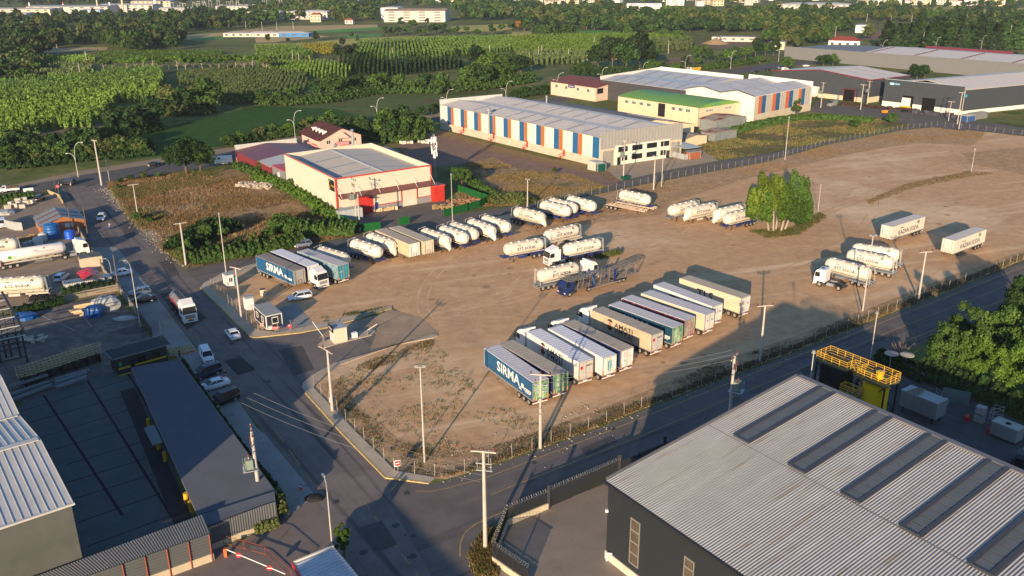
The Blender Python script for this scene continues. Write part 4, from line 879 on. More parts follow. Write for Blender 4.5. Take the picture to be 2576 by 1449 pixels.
def box_trailer(side,roofm,rear,front=None,rails=True,texts=(),rear_parts=None,extra=None,stained=True):
    def mk():
        t=empty('box_trailer');L,W=6.8,1.275
        running_gear(t,dark)
        mb=MB();mb.prism([(-L+.06,-W),(L-.02,-W),(L-.02,W),(-L+.06,W)],1.17,3.9);mb.build('side_curtain',side,t)
        mb=MB();mb.prism([(-L,-W-.03),(L,-W-.03),(L,W+.03),(-L,W+.03)],3.9,4.0);r=mb.build('roof',roofm,t,bevel=.03)
        m=MB()
        for x in np.linspace(-L+.8,L-.8,18): m.box((x,0,4.012),(.07,2.45,.022))
        m.build('roof_bow',roofm,r)
        mb=MB()
        for y in (-W,W): mb.box((0,y,1.12),(13.6,.07,.16));
        for x in np.linspace(-6.3,6.3,19):
            for y in (-W-.03,W+.03): mb.box((x,y,1.22),(.04,.03,.3))
        mb.build('side_rail',steel,t)
        mb=MB();mb.prism([(-L-.02,-W+.06),(-L+.07,-W+.06),(-L+.07,W-.06),(-L-.02,W-.06)],1.15,3.86);dr=mb.build('rear_door',rear,t)
        m=MB()
        for y in (-W+.03,W-.03): m.box((-L-.02,y,2.52),(.1,.09,2.72))
        for z in (1.14,3.9): m.box((-L-.02,0,z),(.1,2.58,.1))
        m.build('rear_frame',steel,t)
        m=MB()
        for y in (-.55,-.12,.12,.55): m.tube((-L-.06,y,1.2),(-L-.06,y,3.8),.022,n=6)
        m.box((-L-.03,0,2.5),(.03,.03,2.6));m.build('lock_rod',steel,dr)
        m=MB()
        for y in (-1.12,1.12): m.box((-L-.05,y,1.45),(.03,.16,.5))
        m.build('marker_panel',orange,dr)
        m=MB();m.box((-L+.15,0,.62),(.12,2.4,.14)).box((-L+.1,0,.82),(.06,.7,.16));m.build('rear_bumper',white,t)
        for y in (-.95,.95): m=MB();m.box((-L+.07,y,.84),(.06,.42,.14));m.build('rear_light',redl,t)
        mb=MB();mb.prism([(L-.02,-W),(L+.05,-W),(L+.05,W),(L-.02,W)],1.17,3.9);fwl=mb.build('front_wall',front or white,t)
        m=MB()
        for y in (-.85,.85): m.box((L+.07,y,2.5),(.04,.05,2.6))
        for z in (1.45,1.95): m.tube((L+.09,-.35,z),(L+.09,.35,z),.03,n=6)
        m.tube((L+.09,-.35,1.2),(L+.09,-.35,1.95),.03).tube((L+.09,.35,1.2),(L+.09,.35,1.95),.03);m.build('hose_rack',dark,fwl)
        for (s,x,z,wd,ht,mt,sd) in texts:
            m=MB();sds=((1,-1) if sd=='b' else ((1,) if sd=='l' else (-1,)))
            for q in sds:
                # outward side y=q*W ; reading direction so that text is upright from outside
                if s.startswith('#'): continue
                lettering(m,s,(x,q*(W+.012),z),(-q,0,0),(0,0,1),wd,ht)
            m.build('lettering',mt,t)
        if extra: extra(t,L,W)
        if rear_parts: rear_parts(dr,L)
        return t
    return mk
def disc(mb,c,xd,yd,rx,ry,n=20,a0=0,a1=360):
    c=Vector(c);xd=Vector(xd);yd=Vector(yd);return mb.poly([c+xd*(rx*math.cos(R(a0+(a1-a0)*i/n)))+yd*(ry*math.sin(R(a0+(a1-a0)*i/n))) for i in range(n)])
tblue=M('trailer_blue',(.012,.09,.2),.5,var=.08,scale=.8);tnavy=M('trailer_navy',(.015,.035,.12),.5,var=.1);tteal=M('trailer_teal',(.015,.16,.22),.5,var=.15)
tlight=M('trailer_pale_blue',(.2,.3,.34),.5,var=.15,noise3=[((.05,.16,.22),.9,.5,.6)])
tcream=M('trailer_cream',(.62,.53,.37),.6,var=.08,scale=.5,noise3=[((.5,.42,.3),.5,.5,.75)]);twhite=M('trailer_white',(.72,.7,.64),.5,var=.05,scale=.5);tbeige=M('trailer_beige',(.52,.43,.28),.65,var=.1,scale=.4,noise3=[((.42,.35,.23),.6,.5,.7)])
rwhite=M('roof_white_dirty',(.56,.54,.54),.6,var=.07,scale=.5,noise3=[((.42,.37,.33),1.0,.6,.68)]);rbeige=M('roof_beige_canvas',(.4,.35,.275),.75,var=.12,scale=.6,sy=.3,noise3=[((.28,.24,.18),.8,.6,.75)]);rpure=M('roof_white_clean',(.66,.65,.66),.5,var=.04)
green_mural=M('rear_green_mural',(.12,.32,.13),.5,var=.2,scale=1.5,noise3=[((.35,.5,.3),.8,.5,.62),((.04,.15,.07),1.1,.55,.65)])
pink_mural=M('rear_pink_mural',(.4,.12,.17),.5,var=.2,noise3=[((.3,.36,.22),.7,.44,.55)])
rdoor=M('rear_grey_door',(.5,.47,.43),.5,var=.05);teal_door=M('rear_teal_door',(.015,.26,.33),.4,var=.25,scale=1.2)
inkw=M('lettering_white',(.75,.75,.72),.5,var=0);inkn=M('lettering_navy',(.02,.03,.09),.5,var=0);inkb=M('lettering_black',(.035,.03,.03),.5,var=0);inkr=M('lettering_red',(.5,.02,.03),.5,var=0);inkc=M('lettering_cyan',(.02,.3,.42),.5,var=0)
def logo_rear(dr,L,q,a,b):
    m=MB();m.box((-L-.035,.45,2.7),(.02,.3,1.3)).box((-L-.035,.45,3.45),(.02,.2,.3)).box((-L-.035,.3,1.7),(.02,.9,.12)).box((-L-.035,.7,1.45),(.02,.12,.5));m.build('mural_figure',M('mural_pale',(.4,.55,.36),.5),dr)
    m=MB();disc(m,(-L-.04,-.6,3.1),(0,-1,0),(0,0,1),.28,.28);m.build('mural_badge',M('mural_dark',(.02,.12,.06),.5),dr)
def c_logo(dr,L):
    m=MB()
    for s in (-1,1): m.add([(-L-.04,s*.08,3.5),(-L-.04,s*.36,3.2),(-L-.04,s*.36,1.9),(-L-.04,s*.08,1.6)],[[0,1,2,3] if s>0 else [3,2,1,0]])
    m.box((-L-.045,-.25,2.5),(.012,.35,.1));m.build('emblem',inkc,dr)
def pics(dr,L):
    m=MB();random.seed(3)
    for y,z in ((.5,3.4),(.1,3.3),(-.6,3.5),(.4,2.9),(-.2,2.8),(-.6,2.7),(.35,2.2),(.1,2.0)): m.box((-L-.035,y,z),(.01,random.uniform(.1,.3),random.uniform(.1,.35)))
    m.build('sticker',M('sticker_grey',(.35,.38,.38),.6),dr)
def tls_rear(dr,L):
    m=MB();lettering(m,'TLS',(-L-.075,.6,2.75),(0,-1,0),(0,0,1),.62,.3);lettering(m,'TLS',(-L-.075,-.6,2.75),(0,-1,0),(0,0,1),.62,.3);m.build('lettering',inkn,dr)
def amati_rear(dr,L):
    m=MB();lettering(m,'AMATI',(-L-.075,-.5,3.2),(0,-1,0),(0,0,1),1.1,.3);m.build('lettering',inkb,dr)
    m=MB();disc(m,(-L-.075,.8,3.0),(0,-1,0),(0,0,1),.25,.27);m.build('emblem',inkr,dr)
def amati_side(t,L,W):
    m=MB();y=W+.013
    disc(m,(2.35,y,3.25),(-1,0,0),(0,0,1),.62,.45,16,0,180);m.build('emblem_arc',inkb,t)
    m=MB();disc(m,(2.35,y,2.55),(-1,0,0),(0,0,1),.62,.78,20,180,360);m.build('emblem_half',inkb,t)
    m=MB();lettering(m,'A',(2.35,y+.006,2.75),(-1,0,0),(0,0,1),.85,1.25);m.build('emblem_letter',inkr,t)
def small_logo(t,L,W):
    m=MB();y=W+.013;disc(m,(-4.1,y,2.35),(-1,0,0),(0,0,1),.36,.36);m.box((-5.4,y-.005,2.1),(1.9,.012,.42));m.box((-5.4,y-.005,1.75),(1.3,.012,.1));m.build('phone_panel',inkw,t)
    m=MB();lettering(m,'444 0 223',(-5.4,y+.006,2.1),(-1,0,0),(0,0,1),1.6,.22);m.build('phone_number',inkn,t)
def star(t,L,W):
    m=MB();y=W+.014;m.add([(-3.1,y,1.75),(-3.9,y,2.15),(-3.4,y,2.0),(-3.8,y,1.5)],[[0,1,2,3]]);m.build('star_point',inkw,t);small_logo(t,L,W)
def mirrored(s,x,z,wd,ht,mt):
    def f(t,L,W):
        m=MB();lettering(m,s,(x,W+.012,z-ht*1.02),(-1,0,0),(0,0,-1),wd,ht*.9);m.build('reflected_lettering',mt,t);amati_side(t,L,W)
    return f
TK={
 'sirma': box_trailer(tblue,rwhite,green_mural,texts=[('SIRMA',-.2,2.7,6.4,1.6,inkw,'l')],extra=star,rear_parts=lambda d,L: logo_rear(d,L,0,0,0)),
 'navy_mural': box_trailer(tnavy,rbeige,green_mural,rear_parts=lambda d,L: logo_rear(d,L,0,0,0)),
 'amati_white': box_trailer(twhite,rpure,rdoor,texts=[('AMATI',-.7,3.05,4.1,.8,inkb,'l'),('The art of business',-.7,1.75,4.1,.38,inkb,'l')],extra=mirrored('AMATI',-.7,3.05,4.1,.8,inkb),rear_parts=amati_rear),
 'white_c': box_trailer(twhite,rpure,twhite,rear_parts=c_logo),
 'navy_pics': box_trailer(tnavy,rbeige,twhite,rear_parts=pics),
 'amati_beige': box_trailer(tbeige,rbeige,rdoor,texts=[('AMATI',-.7,3.05,4.1,.8,inkb,'l'),('The art of business',-.7,1.75,4.1,.38,inkb,'l')],extra=mirrored('AMATI',-.7,3.05,4.1,.8,inkb),rear_parts=amati_rear),
 'teal_mural': box_trailer(M('trailer_petrol',(.01,.055,.1),.5,var=.1),rwhite,green_mural,texts=[('SIRMA',.6,2.6,6.0,1.4,inkw,'l')],extra=small_logo,rear_parts=lambda d,L: logo_rear(d,L,0,0,0)),
 'pink': box_trailer(M('trailer_patterned',(.06,.02,.04),.5,var=.3,noise3=[((.35,.06,.12),1.5,.55,.6),((.04,.1,.2),1.8,.6,.65)]),rwhite,pink_mural),
 'tls_cream': box_trailer(tcream,rwhite,twhite,texts=[('TLS',.8,2.5,4.2,1.7,inkn,'l')],rear_parts=tls_rear),
 'tls_white': box_trailer(twhite,rwhite,twhite,texts=[('TLS',.8,2.5,4.2,1.7,inkn,'l')],rear_parts=tls_rear),
 'tls_side': box_trailer(tcream,M('roof_sand',(.46,.4,.3),.7,var=.06),twhite,texts=[('TLS',.9,2.35,3.7,1.7,inkn,'l')],rear_parts=tls_rear),
 'sirma_front': box_trailer(tblue,M('roof_brown_grey',(.27,.235,.2),.75,var=.1,scale=.5,noise3=[((.2,.17,.14),.7,.5,.7)]),green_mural,front=M('front_grey',(.33,.31,.29),.6),texts=[('SIRMA',0,2.7,6.2,1.6,inkw,'r')],extra=lambda t,L,W: (lambda m: (m.box((5.2,-W-.012,2.0),(1.8,.012,.4)),disc(m,(3.9,-W-.013,2.2),(1,0,0),(0,0,1),.35,.35),m.build('phone_panel',inkw,t)))(MB())),
 'navy_white': box_trailer(tnavy,rpure,twhite),
 'pale_blue': box_trailer(tlight,M('roof_pale_grey',(.48,.46,.45),.6,var=.06),teal_door,texts=[('SIRMA',.3,2.7,4.4,1.2,tteal,'l')],rear_parts=lambda d,L: (lambda m: (lettering(m,'SIRMA',(-L-.075,.55,2.6),(0,-1,0),(0,0,1),.7,.22),m.build('lettering',inkw,d)))(MB())),
 'tls_beige_front': box_trailer(tbeige,rbeige,twhite,front=twhite,texts=[('TLS',.4,2.4,4.0,1.6,inkn,'r')]),
 'plain_beige_front': box_trailer(tbeige,M('roof_sand'),twhite,front=M('front_cream',(.6,.52,.4),.6)),
}
def kz(t,L,W):
    m=MB();y=W+.014
    for x,z,h in ((-3.55,3.35,.7),(-3.95,3.2,.8),(-4.3,3.25,.55)): m.add([(x,y,z-h/2),(x-.28,y,z-h/2+.15),(x-.2,y,z+h/2),(x+.05,y,z+h/2-.1)],[[0,1,2,3]]);disc(m,(x-.1,y,z+h/2+.12),(-1,0,0),(0,0,1),.09,.09,8)
    m.build('emblem',M('emblem_green',(.02,.11,.09),.5),t)
TK['kazan']=box_trailer(M('trailer_kazan',(.66,.6,.48),.55,var=.05),M('roof_grey_clean',(.5,.47,.45),.6,var=.04),twhite,front=M('front_cream2',(.66,.6,.5),.5),texts=[('KAZAN SODA',-.2,2.15,8.4,1.0,inkn,'l'),('ciner',2.7,3.15,1.5,.42,inkn,'l')],extra=kz)
def place_trailer(key,a,b,side,label,z=4.0,dz=0,cat='trailer',group='box trailers parked on the dirt lot'):
    """a = front, b = rear end of the visible upper edge"""
    A=G(*a,z);B=G(*b,z);d=(A-B);d.z=0;d.normalize();q=Vector((-d.y,d.x,0));mid=(A+B)/2;c=mid-q*1.275*side
    o=place(key,TK[key],(c.x,c.y,0),math.atan2(d.y,d.x),label,cat,group);return o,d
# tractor unit
def cab_parts(t,paint,x0=.75,x1=2.95,zr=3.35,defl=True,visor=True):
    W=1.22
    prof=[(x0,.95),(x0,zr),(x0+.3,zr+.08),(x1-.55,zr-.02),(x1-.2,zr-.45),(x1-.08,2.35),(x1,1.7),(x1+.02,.55),(x1-.6,.5),(x1-.65,.95)]
    mb=MB();k=len(prof);vs=[(x,-W*(1 if z<2.5 else .96),z) for x,z in prof]+[(x,W*(1 if z<2.5 else .96),z) for x,z in prof]
    mb.add(vs,[list(range(k)),[i+k for i in range(k)][::-1]]+[[(i+1) % k,i,i+k,(i+1) % k+k] for i in range(k)]);c=mb.build('cab',paint,t,bevel=.06)
    m=MB();m.add([(x1-.17,-1.1,zr-.5),(x1-.17,1.1,zr-.5),(x1+.03,1.14,1.85),(x1+.03,-1.14,1.85)],[[0,1,2,3][::-1]]);m.build('windscreen',glass,c)
    for s in (-1,1):
        m=MB();y=s*(W+.012);m.poly([(x1-.28,y,2.85),(x1-.16,y,1.95),(x1-1.15,y,1.95),(x1-1.15,y,2.85)]);m.build('side_window',glass,c)
        m=MB();m.box((x1-.05,s*1.42,2.35),(.12,.14,.6)).tube((x1-.05,s*1.2,2.7),(x1-.05,s*1.42,2.7),.025);m.build('mirror',black,c)
        m=MB();m.box((x1+.03,s*.95,.82),(.06,.4,.2));m.build('headlight',lampg,c)
        m=MB();m.box((x0+.25,s*.97,.62),(.7,.45,.5));m.build('step',dark,t)
        m=MB();m.box((x1-1.35,s*1.225,1.02),(1.15,.03,.1));m.build('wheel_arch',black,c)
    m=MB()
    for i in range(5): m.box((x1+.035,0,1.02+i*.13),(.04,1.7,.06))
    m.box((x1+.04,0,.6),(.06,1.1,.2));m.build('grille',black,c)
    m=MB();m.box((x1+.05,0,.42),(.1,2.4,.2));m.build('bumper',paint,c)
    if defl:
        m=MB();y=1.1;m.add([(x0,-y,zr),(x0,y,zr),(x0,y,3.95),(x0,-y,3.95),(x0+1.0,-y*.9,zr+.25),(x0+1.0,y*.9,zr+.25),(x1-.5,y*.85,zr),(x1-.5,-y*.85,zr)],[[0,3,2,1],[3,4,5,2],[4,7,6,5],[0,1,6,7],[0,7,4,3],[1,2,5,6]]);m.build('roof_deflector',paint,c)
        for s in (-1,1): m=MB();m.box((x0-.25,s*1.18,2.3),(.5,.05,2.3));m.build('side_fairing',paint,c)
    if visor: m=MB();m.box((x1-.05,0,zr-.38),(.3,2.2,.05));m.build('sun_visor',black,c)
    m=MB();m.box((x1-1.2,0,zr+.1),(.5,.6,.03));m.build('roof_hatch',dark,c)
    return c
def tractor(paint,defl=True,visor=True):
    def mk():
        t=empty('tractor_unit');cab_parts(t,paint,defl=defl,visor=visor)
        m=MB()
        for y in (-.42,.42): m.box((-.35,y,.85),(5.6,.12,.26))
        m.box((-1.9,0,1.06),(1.1,.95,.12));m.box((-3.0,0,.85),(.1,1.6,.25));m.build('chassis',dark,t)
        for s in (-1,1): m=MB();m.tube((-.9,s*.9,.75),(.35,s*.9,.75),.33,n=12);m.build('fuel_tank',steel,t)
        for y in (-1.2,1.2): add_wheel(t,1.75,y,.52,.33);add_wheel(t,-1.95,y,.52,.6)
        for s in (-1,1): m=MB();m.box((-1.95,s*1.0,1.13),(1.3,.55,.05));m.build('mudguard',black,t)
        return t
    return mk
tr_white=M('truck_white',(.74,.73,.7),.3,var=.04)
TRW=tractor(tr_white);TRN=tractor(tr_white,defl=False)
trailers=[
 ('sirma',(1219,876),(1339,961),'blue curtain trailer with big white SIRMA lettering nearest to the camera',None),
 ('navy_mural',(1259,866),(1388,942),'dark blue trailer with stained beige roof and green rear doors beside the front SIRMA trailer',None),
 ('amati_white',(1321.75,832),(1460.5,914.5),'white trailer with black AMATI lettering and a red emblem on its side','w'),
 ('white_c',(1376.75,824.5),(1519.25,902),'plain white trailer with a cyan emblem on its rear doors',None),
 ('navy_pics',(1413,812),(1563,883),'navy trailer with beige roof and white stickered rear doors','w'),
 ('amati_beige',(1488,779.5),(1639,842),'beige trailer with black AMATI lettering and a red emblem on its side','w'),
 ('teal_mural',(1531.75,765.75),(1693,824.5),'petrol blue trailer with green rear doors right of the beige AMATI trailer',None),
 ('pink',(1564,749.5),(1724,805.75),'trailer with a dark patterned side and a pink and green rear mural',None),
 ('tls_cream',(1611.75,737),(1775.5,792),'cream trailer with TLS on its doors, next to the pink muraled trailer',None),
 ('tls_white',(1640,714),(1798,773),'white trailer with TLS doors, second from the far end',None),
 ('tls_side',(1705,697.5),(1870.5,752),'cream trailer with huge navy TLS lettering ending the lower row',None),
 ('pale_blue',(751.5,633.5),(844,667),'pale blue curtain trailer with teal rear doors in the upper left group',None),
 ('kazan',(2248,570),(2326,545),'white KAZAN SODA trailer with grey roof, farther left of the two',None),
 ('kazan',(2404.5,605),(2480.7,577),'white KAZAN SODA trailer near the right edge of the lot',None),
]
trn={'amati_white': 'white tractor cab coupled to the white AMATI trailer','navy_pics': 'white tractor cab coupled to the navy trailer with beige roof','amati_beige': 'white tractor cab coupled to the beige AMATI trailer'}
for key,a,b,lab,trk in trailers:
    o,d=place_trailer(key,a,b,1,lab)
    if trk: c=o.location+d*7.15;place('tractor_w',TRW,c,math.atan2(d.y,d.x),trn[key],'truck','tractor units on the lot')
for key,a,b,lab,trk in [('sirma_front',(735,681),(645,643.5),'blue SIRMA trailer with a brown roof at the left end of the upper row',None),
 ('navy_white',(768,668.5),(684,633.5),'navy trailer with clean white roof coupled to a white cab in the upper left group','w'),
 ('tls_beige_front',(1024,612),(948,580),'beige trailer with brownish roof and navy letters between the tank trailers',None),
 ('plain_beige_front',(1057.75,604.75),(985,574.75),'plain beige trailer with sand roof beside the lettered beige one',None)]:
    o,d=place_trailer(key,a,b,-1,lab)
    if trk: c=o.location+d*7.15;place('tractor_w',TRW,c,math.atan2(d.y,d.x),'white tractor cab facing the camera coupled to the navy trailer with white roof','truck','tractor units on the lot')
# silo tank trailer
def tank(snout=False,fm=navy,text='ETİ SODA',body=cream,ladder=True,Lh=4.55,txt=True,dome=.75,mud=None):
    def mk():
        t=empty('silo_trailer');Rr=1.24;zc=2.58
        prof=[(-Lh-.02,.02),(-Lh,.35),(-Lh+.08,.75),(-Lh+.28,1.05),(-Lh+.6,1.2),(-Lh+.95,Rr),(Lh-.95,Rr),(Lh-.6,1.2),(Lh-.28,1.05),(Lh-.08,.75),(Lh,.35),(Lh+.02,.02)]
        mb=MB();mb.lathe(prof,'x',28,(0,0,zc));bd=mb.build('tank',body,t,smooth=True)
        # hopper belly
        m=MB()
        for cx in ((-2.6,0,2.6) if not snout else (-2.6,.2)): m.add([(cx-1.2,-.85,1.85),(cx+1.2,-.85,1.85),(cx+1.2,.85,1.85),(cx-1.2,.85,1.85),(cx-.2,-.2,1.05),(cx+.2,-.2,1.05),(cx+.2,.2,1.05),(cx-.2,.2,1.05)],[[0,1,5,4],[1,2,6,5],[2,3,7,6],[3,0,4,7],[4,5,6,7]])
        m.build('hopper',body,t)
        if snout:
            n=16;m=MB();rings=[]
            for (x,z,r) in ((Lh-1.6,zc-.15,1.12),(Lh-.7,zc-.55,.95),(Lh+.1,zc-1.15,.62),(Lh+.45,zc-1.6,.34),(Lh+.5,zc-1.75,.3)):
                rings.append([(x-(-math.sin(2*PI*i/n))*0+.35*r*math.sin(2*PI*i/n),r*math.cos(2*PI*i/n),z+r*.9*math.sin(2*PI*i/n)) for i in range(n)])
            m.add([p for r_ in rings for p in r_],[[j*n+i,j*n+(i+1) % n,(j+1)*n+(i+1) % n,(j+1)*n+i] for j in range(4) for i in range(n)]+[[4*n+i for i in range(n)]]);m.build('discharge_cone',body,t,smooth=True)
        m=MB();m.box((0,0,zc+Rr+.03),(2*Lh-1.4,.5,.04))
        for s in (-1,1): m.tube((-Lh+.8,s*.42,zc+Rr+.02),(Lh-.8,s*.42,zc+Rr+.02),.03);m.tube((-Lh+.8,s*.75,zc+Rr-.2),(Lh-.8,s*.75,zc+Rr-.2),.025)
        for x in np.linspace(-Lh+.9,Lh-.9,9): m.box((x,0,zc+Rr-.02),(.06,1.5,.05))
        m.build('walkway',M('walkway_grey',(.5,.48,.42),.6,.2),t)
        for x in (-2.9,-.9,1.1,3.0): m=MB();m.lathe([(0,.3),(.14,.3),(.2,.24),(.22,.05)],'z',12,(x,.05,zc+Rr));m.build('hatch',body,t)
        m=MB()
        for y in (-.5,.5): m.box((-.1,y,1.12),(10.6 if not snout else 9.6,.13,.26))
        for x in (-4.2,-2.2,0,2.2,4.2):
            for y in (-.6,.6): m.box((x,y,1.5),(.12,.1,.8))
            m.box((x,0,1.2),(.1,1.7,.12))
        m.box((4.9 if not snout else 4.3,0,1.18),(.9,2.1,.14));m.build('chassis',fm,t)
        m=MB()
        for y in (-1.15,1.15): m.box((-3.1,y,1.12),(4.0,.35,.05));m.box((-3.1,y*1.08,.95),(4.0,.03,.3))
        m.build('mudguard',fm,t)
        for x in (-1.85,-3.1,-4.35):
            for y in (-1.2,1.2): add_wheel(t,x,y,.5,.36)
        for y in (-.72,.72): m=MB();m.box((2.9,y,.55),(.14,.14,1.0)).box((2.9,y,.06),(.34,.3,.08));m.build('landing_leg',dark,t)
        m=MB();
        for y in (-1.1,1.1): m.box((.9,y,.8),(2.0,.06,.5));
        m.build('tool_box',fm,t)
        m=MB();m.box((-5.15,0,.75),(.1,2.3,.16));m.box((-5.15,0,.5),(.1,2.3,.1));m.build('rear_bumper',steel,t)
        for y in (-.95,.95): m=MB();m.box((-5.22,y,.75),(.05,.35,.12));m.build('rear_light',redl,t)
        if ladder:
            m=MB()
            for y in (.55,.95): m.tube((-4.95,y,.7),(-4.75,y,3.9),.03)
            for i in range(10): z=.9+i*.32;m.tube((-4.93+i*.02,.55,z),(-4.93+i*.02,.95,z),.025)
            m.tube((-4.95,-1.1,.7),(-4.75,-1.0,3.7),.03).tube((-4.75,-1.0,3.7),(-4.75,.95,3.9),.03);m.build('ladder',M('ladder_white',(.6,.58,.5),.5),t)
        m=MB();m.box((Lh+.03,.1,zc+.3),(.06,.12,.9));m.build('sight_gauge',steel,t)
        m=MB();
        for s in (-1,1): m.tube((-4.3,s*1.1,1.55),(4.0,s*1.1,1.55),.06,n=8)
        m.build('air_pipe',body,t)
        if txt:
            for sd in (1,-1):
                def bend(u,v,sd=sd,uo=.0,vo=.25):
                    a=(v+vo)/(Rr+.05);return Vector((-sd*(u+uo),sd*(Rr+.05)*math.cos(a),zc+(Rr+.05)*math.sin(a)))
                m = MB();lettering(m,text,0,(0,0,0),(0,0,0),4.3,.78,bend=lambda u,v: bend(u,v,vo=.15));m.build('lettering',inkn,t)
                m=MB();lettering(m,'ciner',0,(0,0,0),(0,0,0),.75,.22,bend=lambda u,v: bend(u,v,uo=-1.6,vo=.78));m.build('small_lettering',inkn,t)
                m=MB()
                for (x,h) in ((2.3,.45),(2.5,.55),(2.67,.4)): m.add([bend(x,.45),bend(x+.12,.5),bend(x+.1,.5+h),bend(x-.02,.45+h)],[[0,1,2,3]])
                m.build('emblem',M('emblem_green'),t)
        return t
    return mk
gfr=M('frame_grey',(.16,.18,.2),.6,var=.15);wfr=M('frame_cream',(.45,.41,.33),.6,var=.15);dfr=M('frame_black',(.04,.045,.06),.6,var=.15)
TANKS={'nb': tank(False,navy),'ng': tank(False,gfr),'sn': tank(True,dfr),'sw': tank(True,wfr),'nbp': tank(False,navy,txt=False)}
c11 = lambda x,y: (644+x/4,362.25+y/4)
c12 = lambda x,y: (1288+x/4,362.25+y/4)
c13 = lambda x,y: (1932+x/4,362.25+y/4)
c10 = lambda x,y: (x/4,362.25+y/4)
tk=[
 ('nbp',c11,(635,1085),(918,1170),'pale tank trailer half hidden behind the pale blue curtain trailer'),
 ('nb',c11,(970,1005),(1255,1095),'tank trailer with a blue frame, first of the upper row right of the curtain trailers'),
 ('sn',c11,(1140,945),(1380,1030),'tank trailer with a drooping discharge cone left of the beige TLS trailer'),
 ('sn',c11,(1675,895),(1940,985),'tank trailer with a discharge cone right beside the plain beige trailer'),
 ('nb',c11,(1855,865),(2125,960),'round ended tank trailer, left one of the close pair in the upper row'),
 ('nb',c11,(1962,830),(2222,920),'round ended tank trailer, right one of the close pair in the upper row'),
 ('sn',c11,(2165,805),(2375,880),'tank trailer with a discharge cone below the tall lamp post'),
 ('nb',c11,(2285,760),(2548,845),'tank trailer at the right end of the upper row by the road'),
 ('sn',c12,(70,690),(285,740),'tank trailer with a cone next to the floodlight pole by the upper road'),
 ('nb',c12,(310,620),(568,680),'blue framed tank trailer in front of its twin by the upper road'),
 ('nb',c12,(390,590),(630,650),'tank trailer mostly hidden behind its lettered twin by the upper road'),
 ('nb',c12,(582,570),(815,630),'tank trailer at the right of the three parked tight by the upper road'),
 ('nb',c12,(1103,510),(1375,565),'lone tank trailer parked above the empty flatbed chassis'),
 ('ng',c12,(1860,610),(1572,680),'tank trailer with a round nose, farthest left of the four left of the big tree'),
 ('sw',c12,(2020,640),(1765,690),'tank trailer with a cone nose, second of the four left of the big tree'),
 ('sw',c12,(2305,655),(2045,715),'tank trailer with a cone nose, third of the four left of the big tree'),
 ('nb',c12,(2425,695),(2127,765),'tank trailer with a blue frame nearest to the big tree'),
 ('sw',c12,(650,860),(340,930),'tank trailer with a pale cone nose above the white cab truck'),
 ('nb',c12,(300,1000),(-70,1065),'blue framed tank trailer at the left of the centre group'),
 ('nb',c12,(880,1000),(525,1070),'tank trailer pulled by the white cab truck in the centre group'),
 ('ng',c12,(285,1330),(640,1250),'tank trailer whose rear ladder faces left, beside the car transporter'),
 ('ng',c13,(1020,1310),(600,1200),'tank trailer behind the bare white tractor unit on the right'),
 ('ng',c13,(1250,1205),(812,1115),'tank trailer in the middle of the three on the right'),
 ('ng',c13,(1300,1120),(865,1060),'rearmost tank trailer of the three on the right'),
]
tanks_made={}
for i,(k,f,a,b,lab) in enumerate(tk):
    A=G(*f(*a),2.6);B=G(*f(*b),2.6);d=(B-A);d.z=0;d.normalize();c=(A+B)/2;c.z=0
    tanks_made[i]=(place('tank_'+k,TANKS[k],c,math.atan2(d.y,d.x),lab,'tank trailer','silo tank trailers on the lot'),d)
for i,lab in ((19,'white cab truck facing left and pulling a tank trailer'),(20,'white cab facing right in front of the car transporter')):
    o,d=tanks_made[i];place('tractor_w',TRW,o.location+d*5.9,math.atan2(d.y,d.x),lab,'truck','tractor units on the lot')
# bare tractor on the right
p=G(*c13(560,1425));place('tractor_n',TRN,(p.x+1.0,p.y-.8,0),R(138),'bare white tractor unit without a trailer on the right of the lot','truck','tractor units on the lot')
# left yard tankers
for k,a,b,lab in (('sw',(470,1390),(-20,1420),'silo tank trailer with ETI SODA lettering at the left edge of the truck yard'),('sw',(190,1000),(-160,1040),'cream silo tank trailer cut off by the left edge behind the gas tanker')):
    A=G(*c10(*a),2.6);B=G(*c10(*b),2.6);d=(B-A);d.z=0;d.normalize();c=A+d*4.7;c.z=0
    place('tank_'+k,TANKS[k],c,math.atan2(d.y,d.x),lab,'tank trailer','silo tank trailers in the left yard')
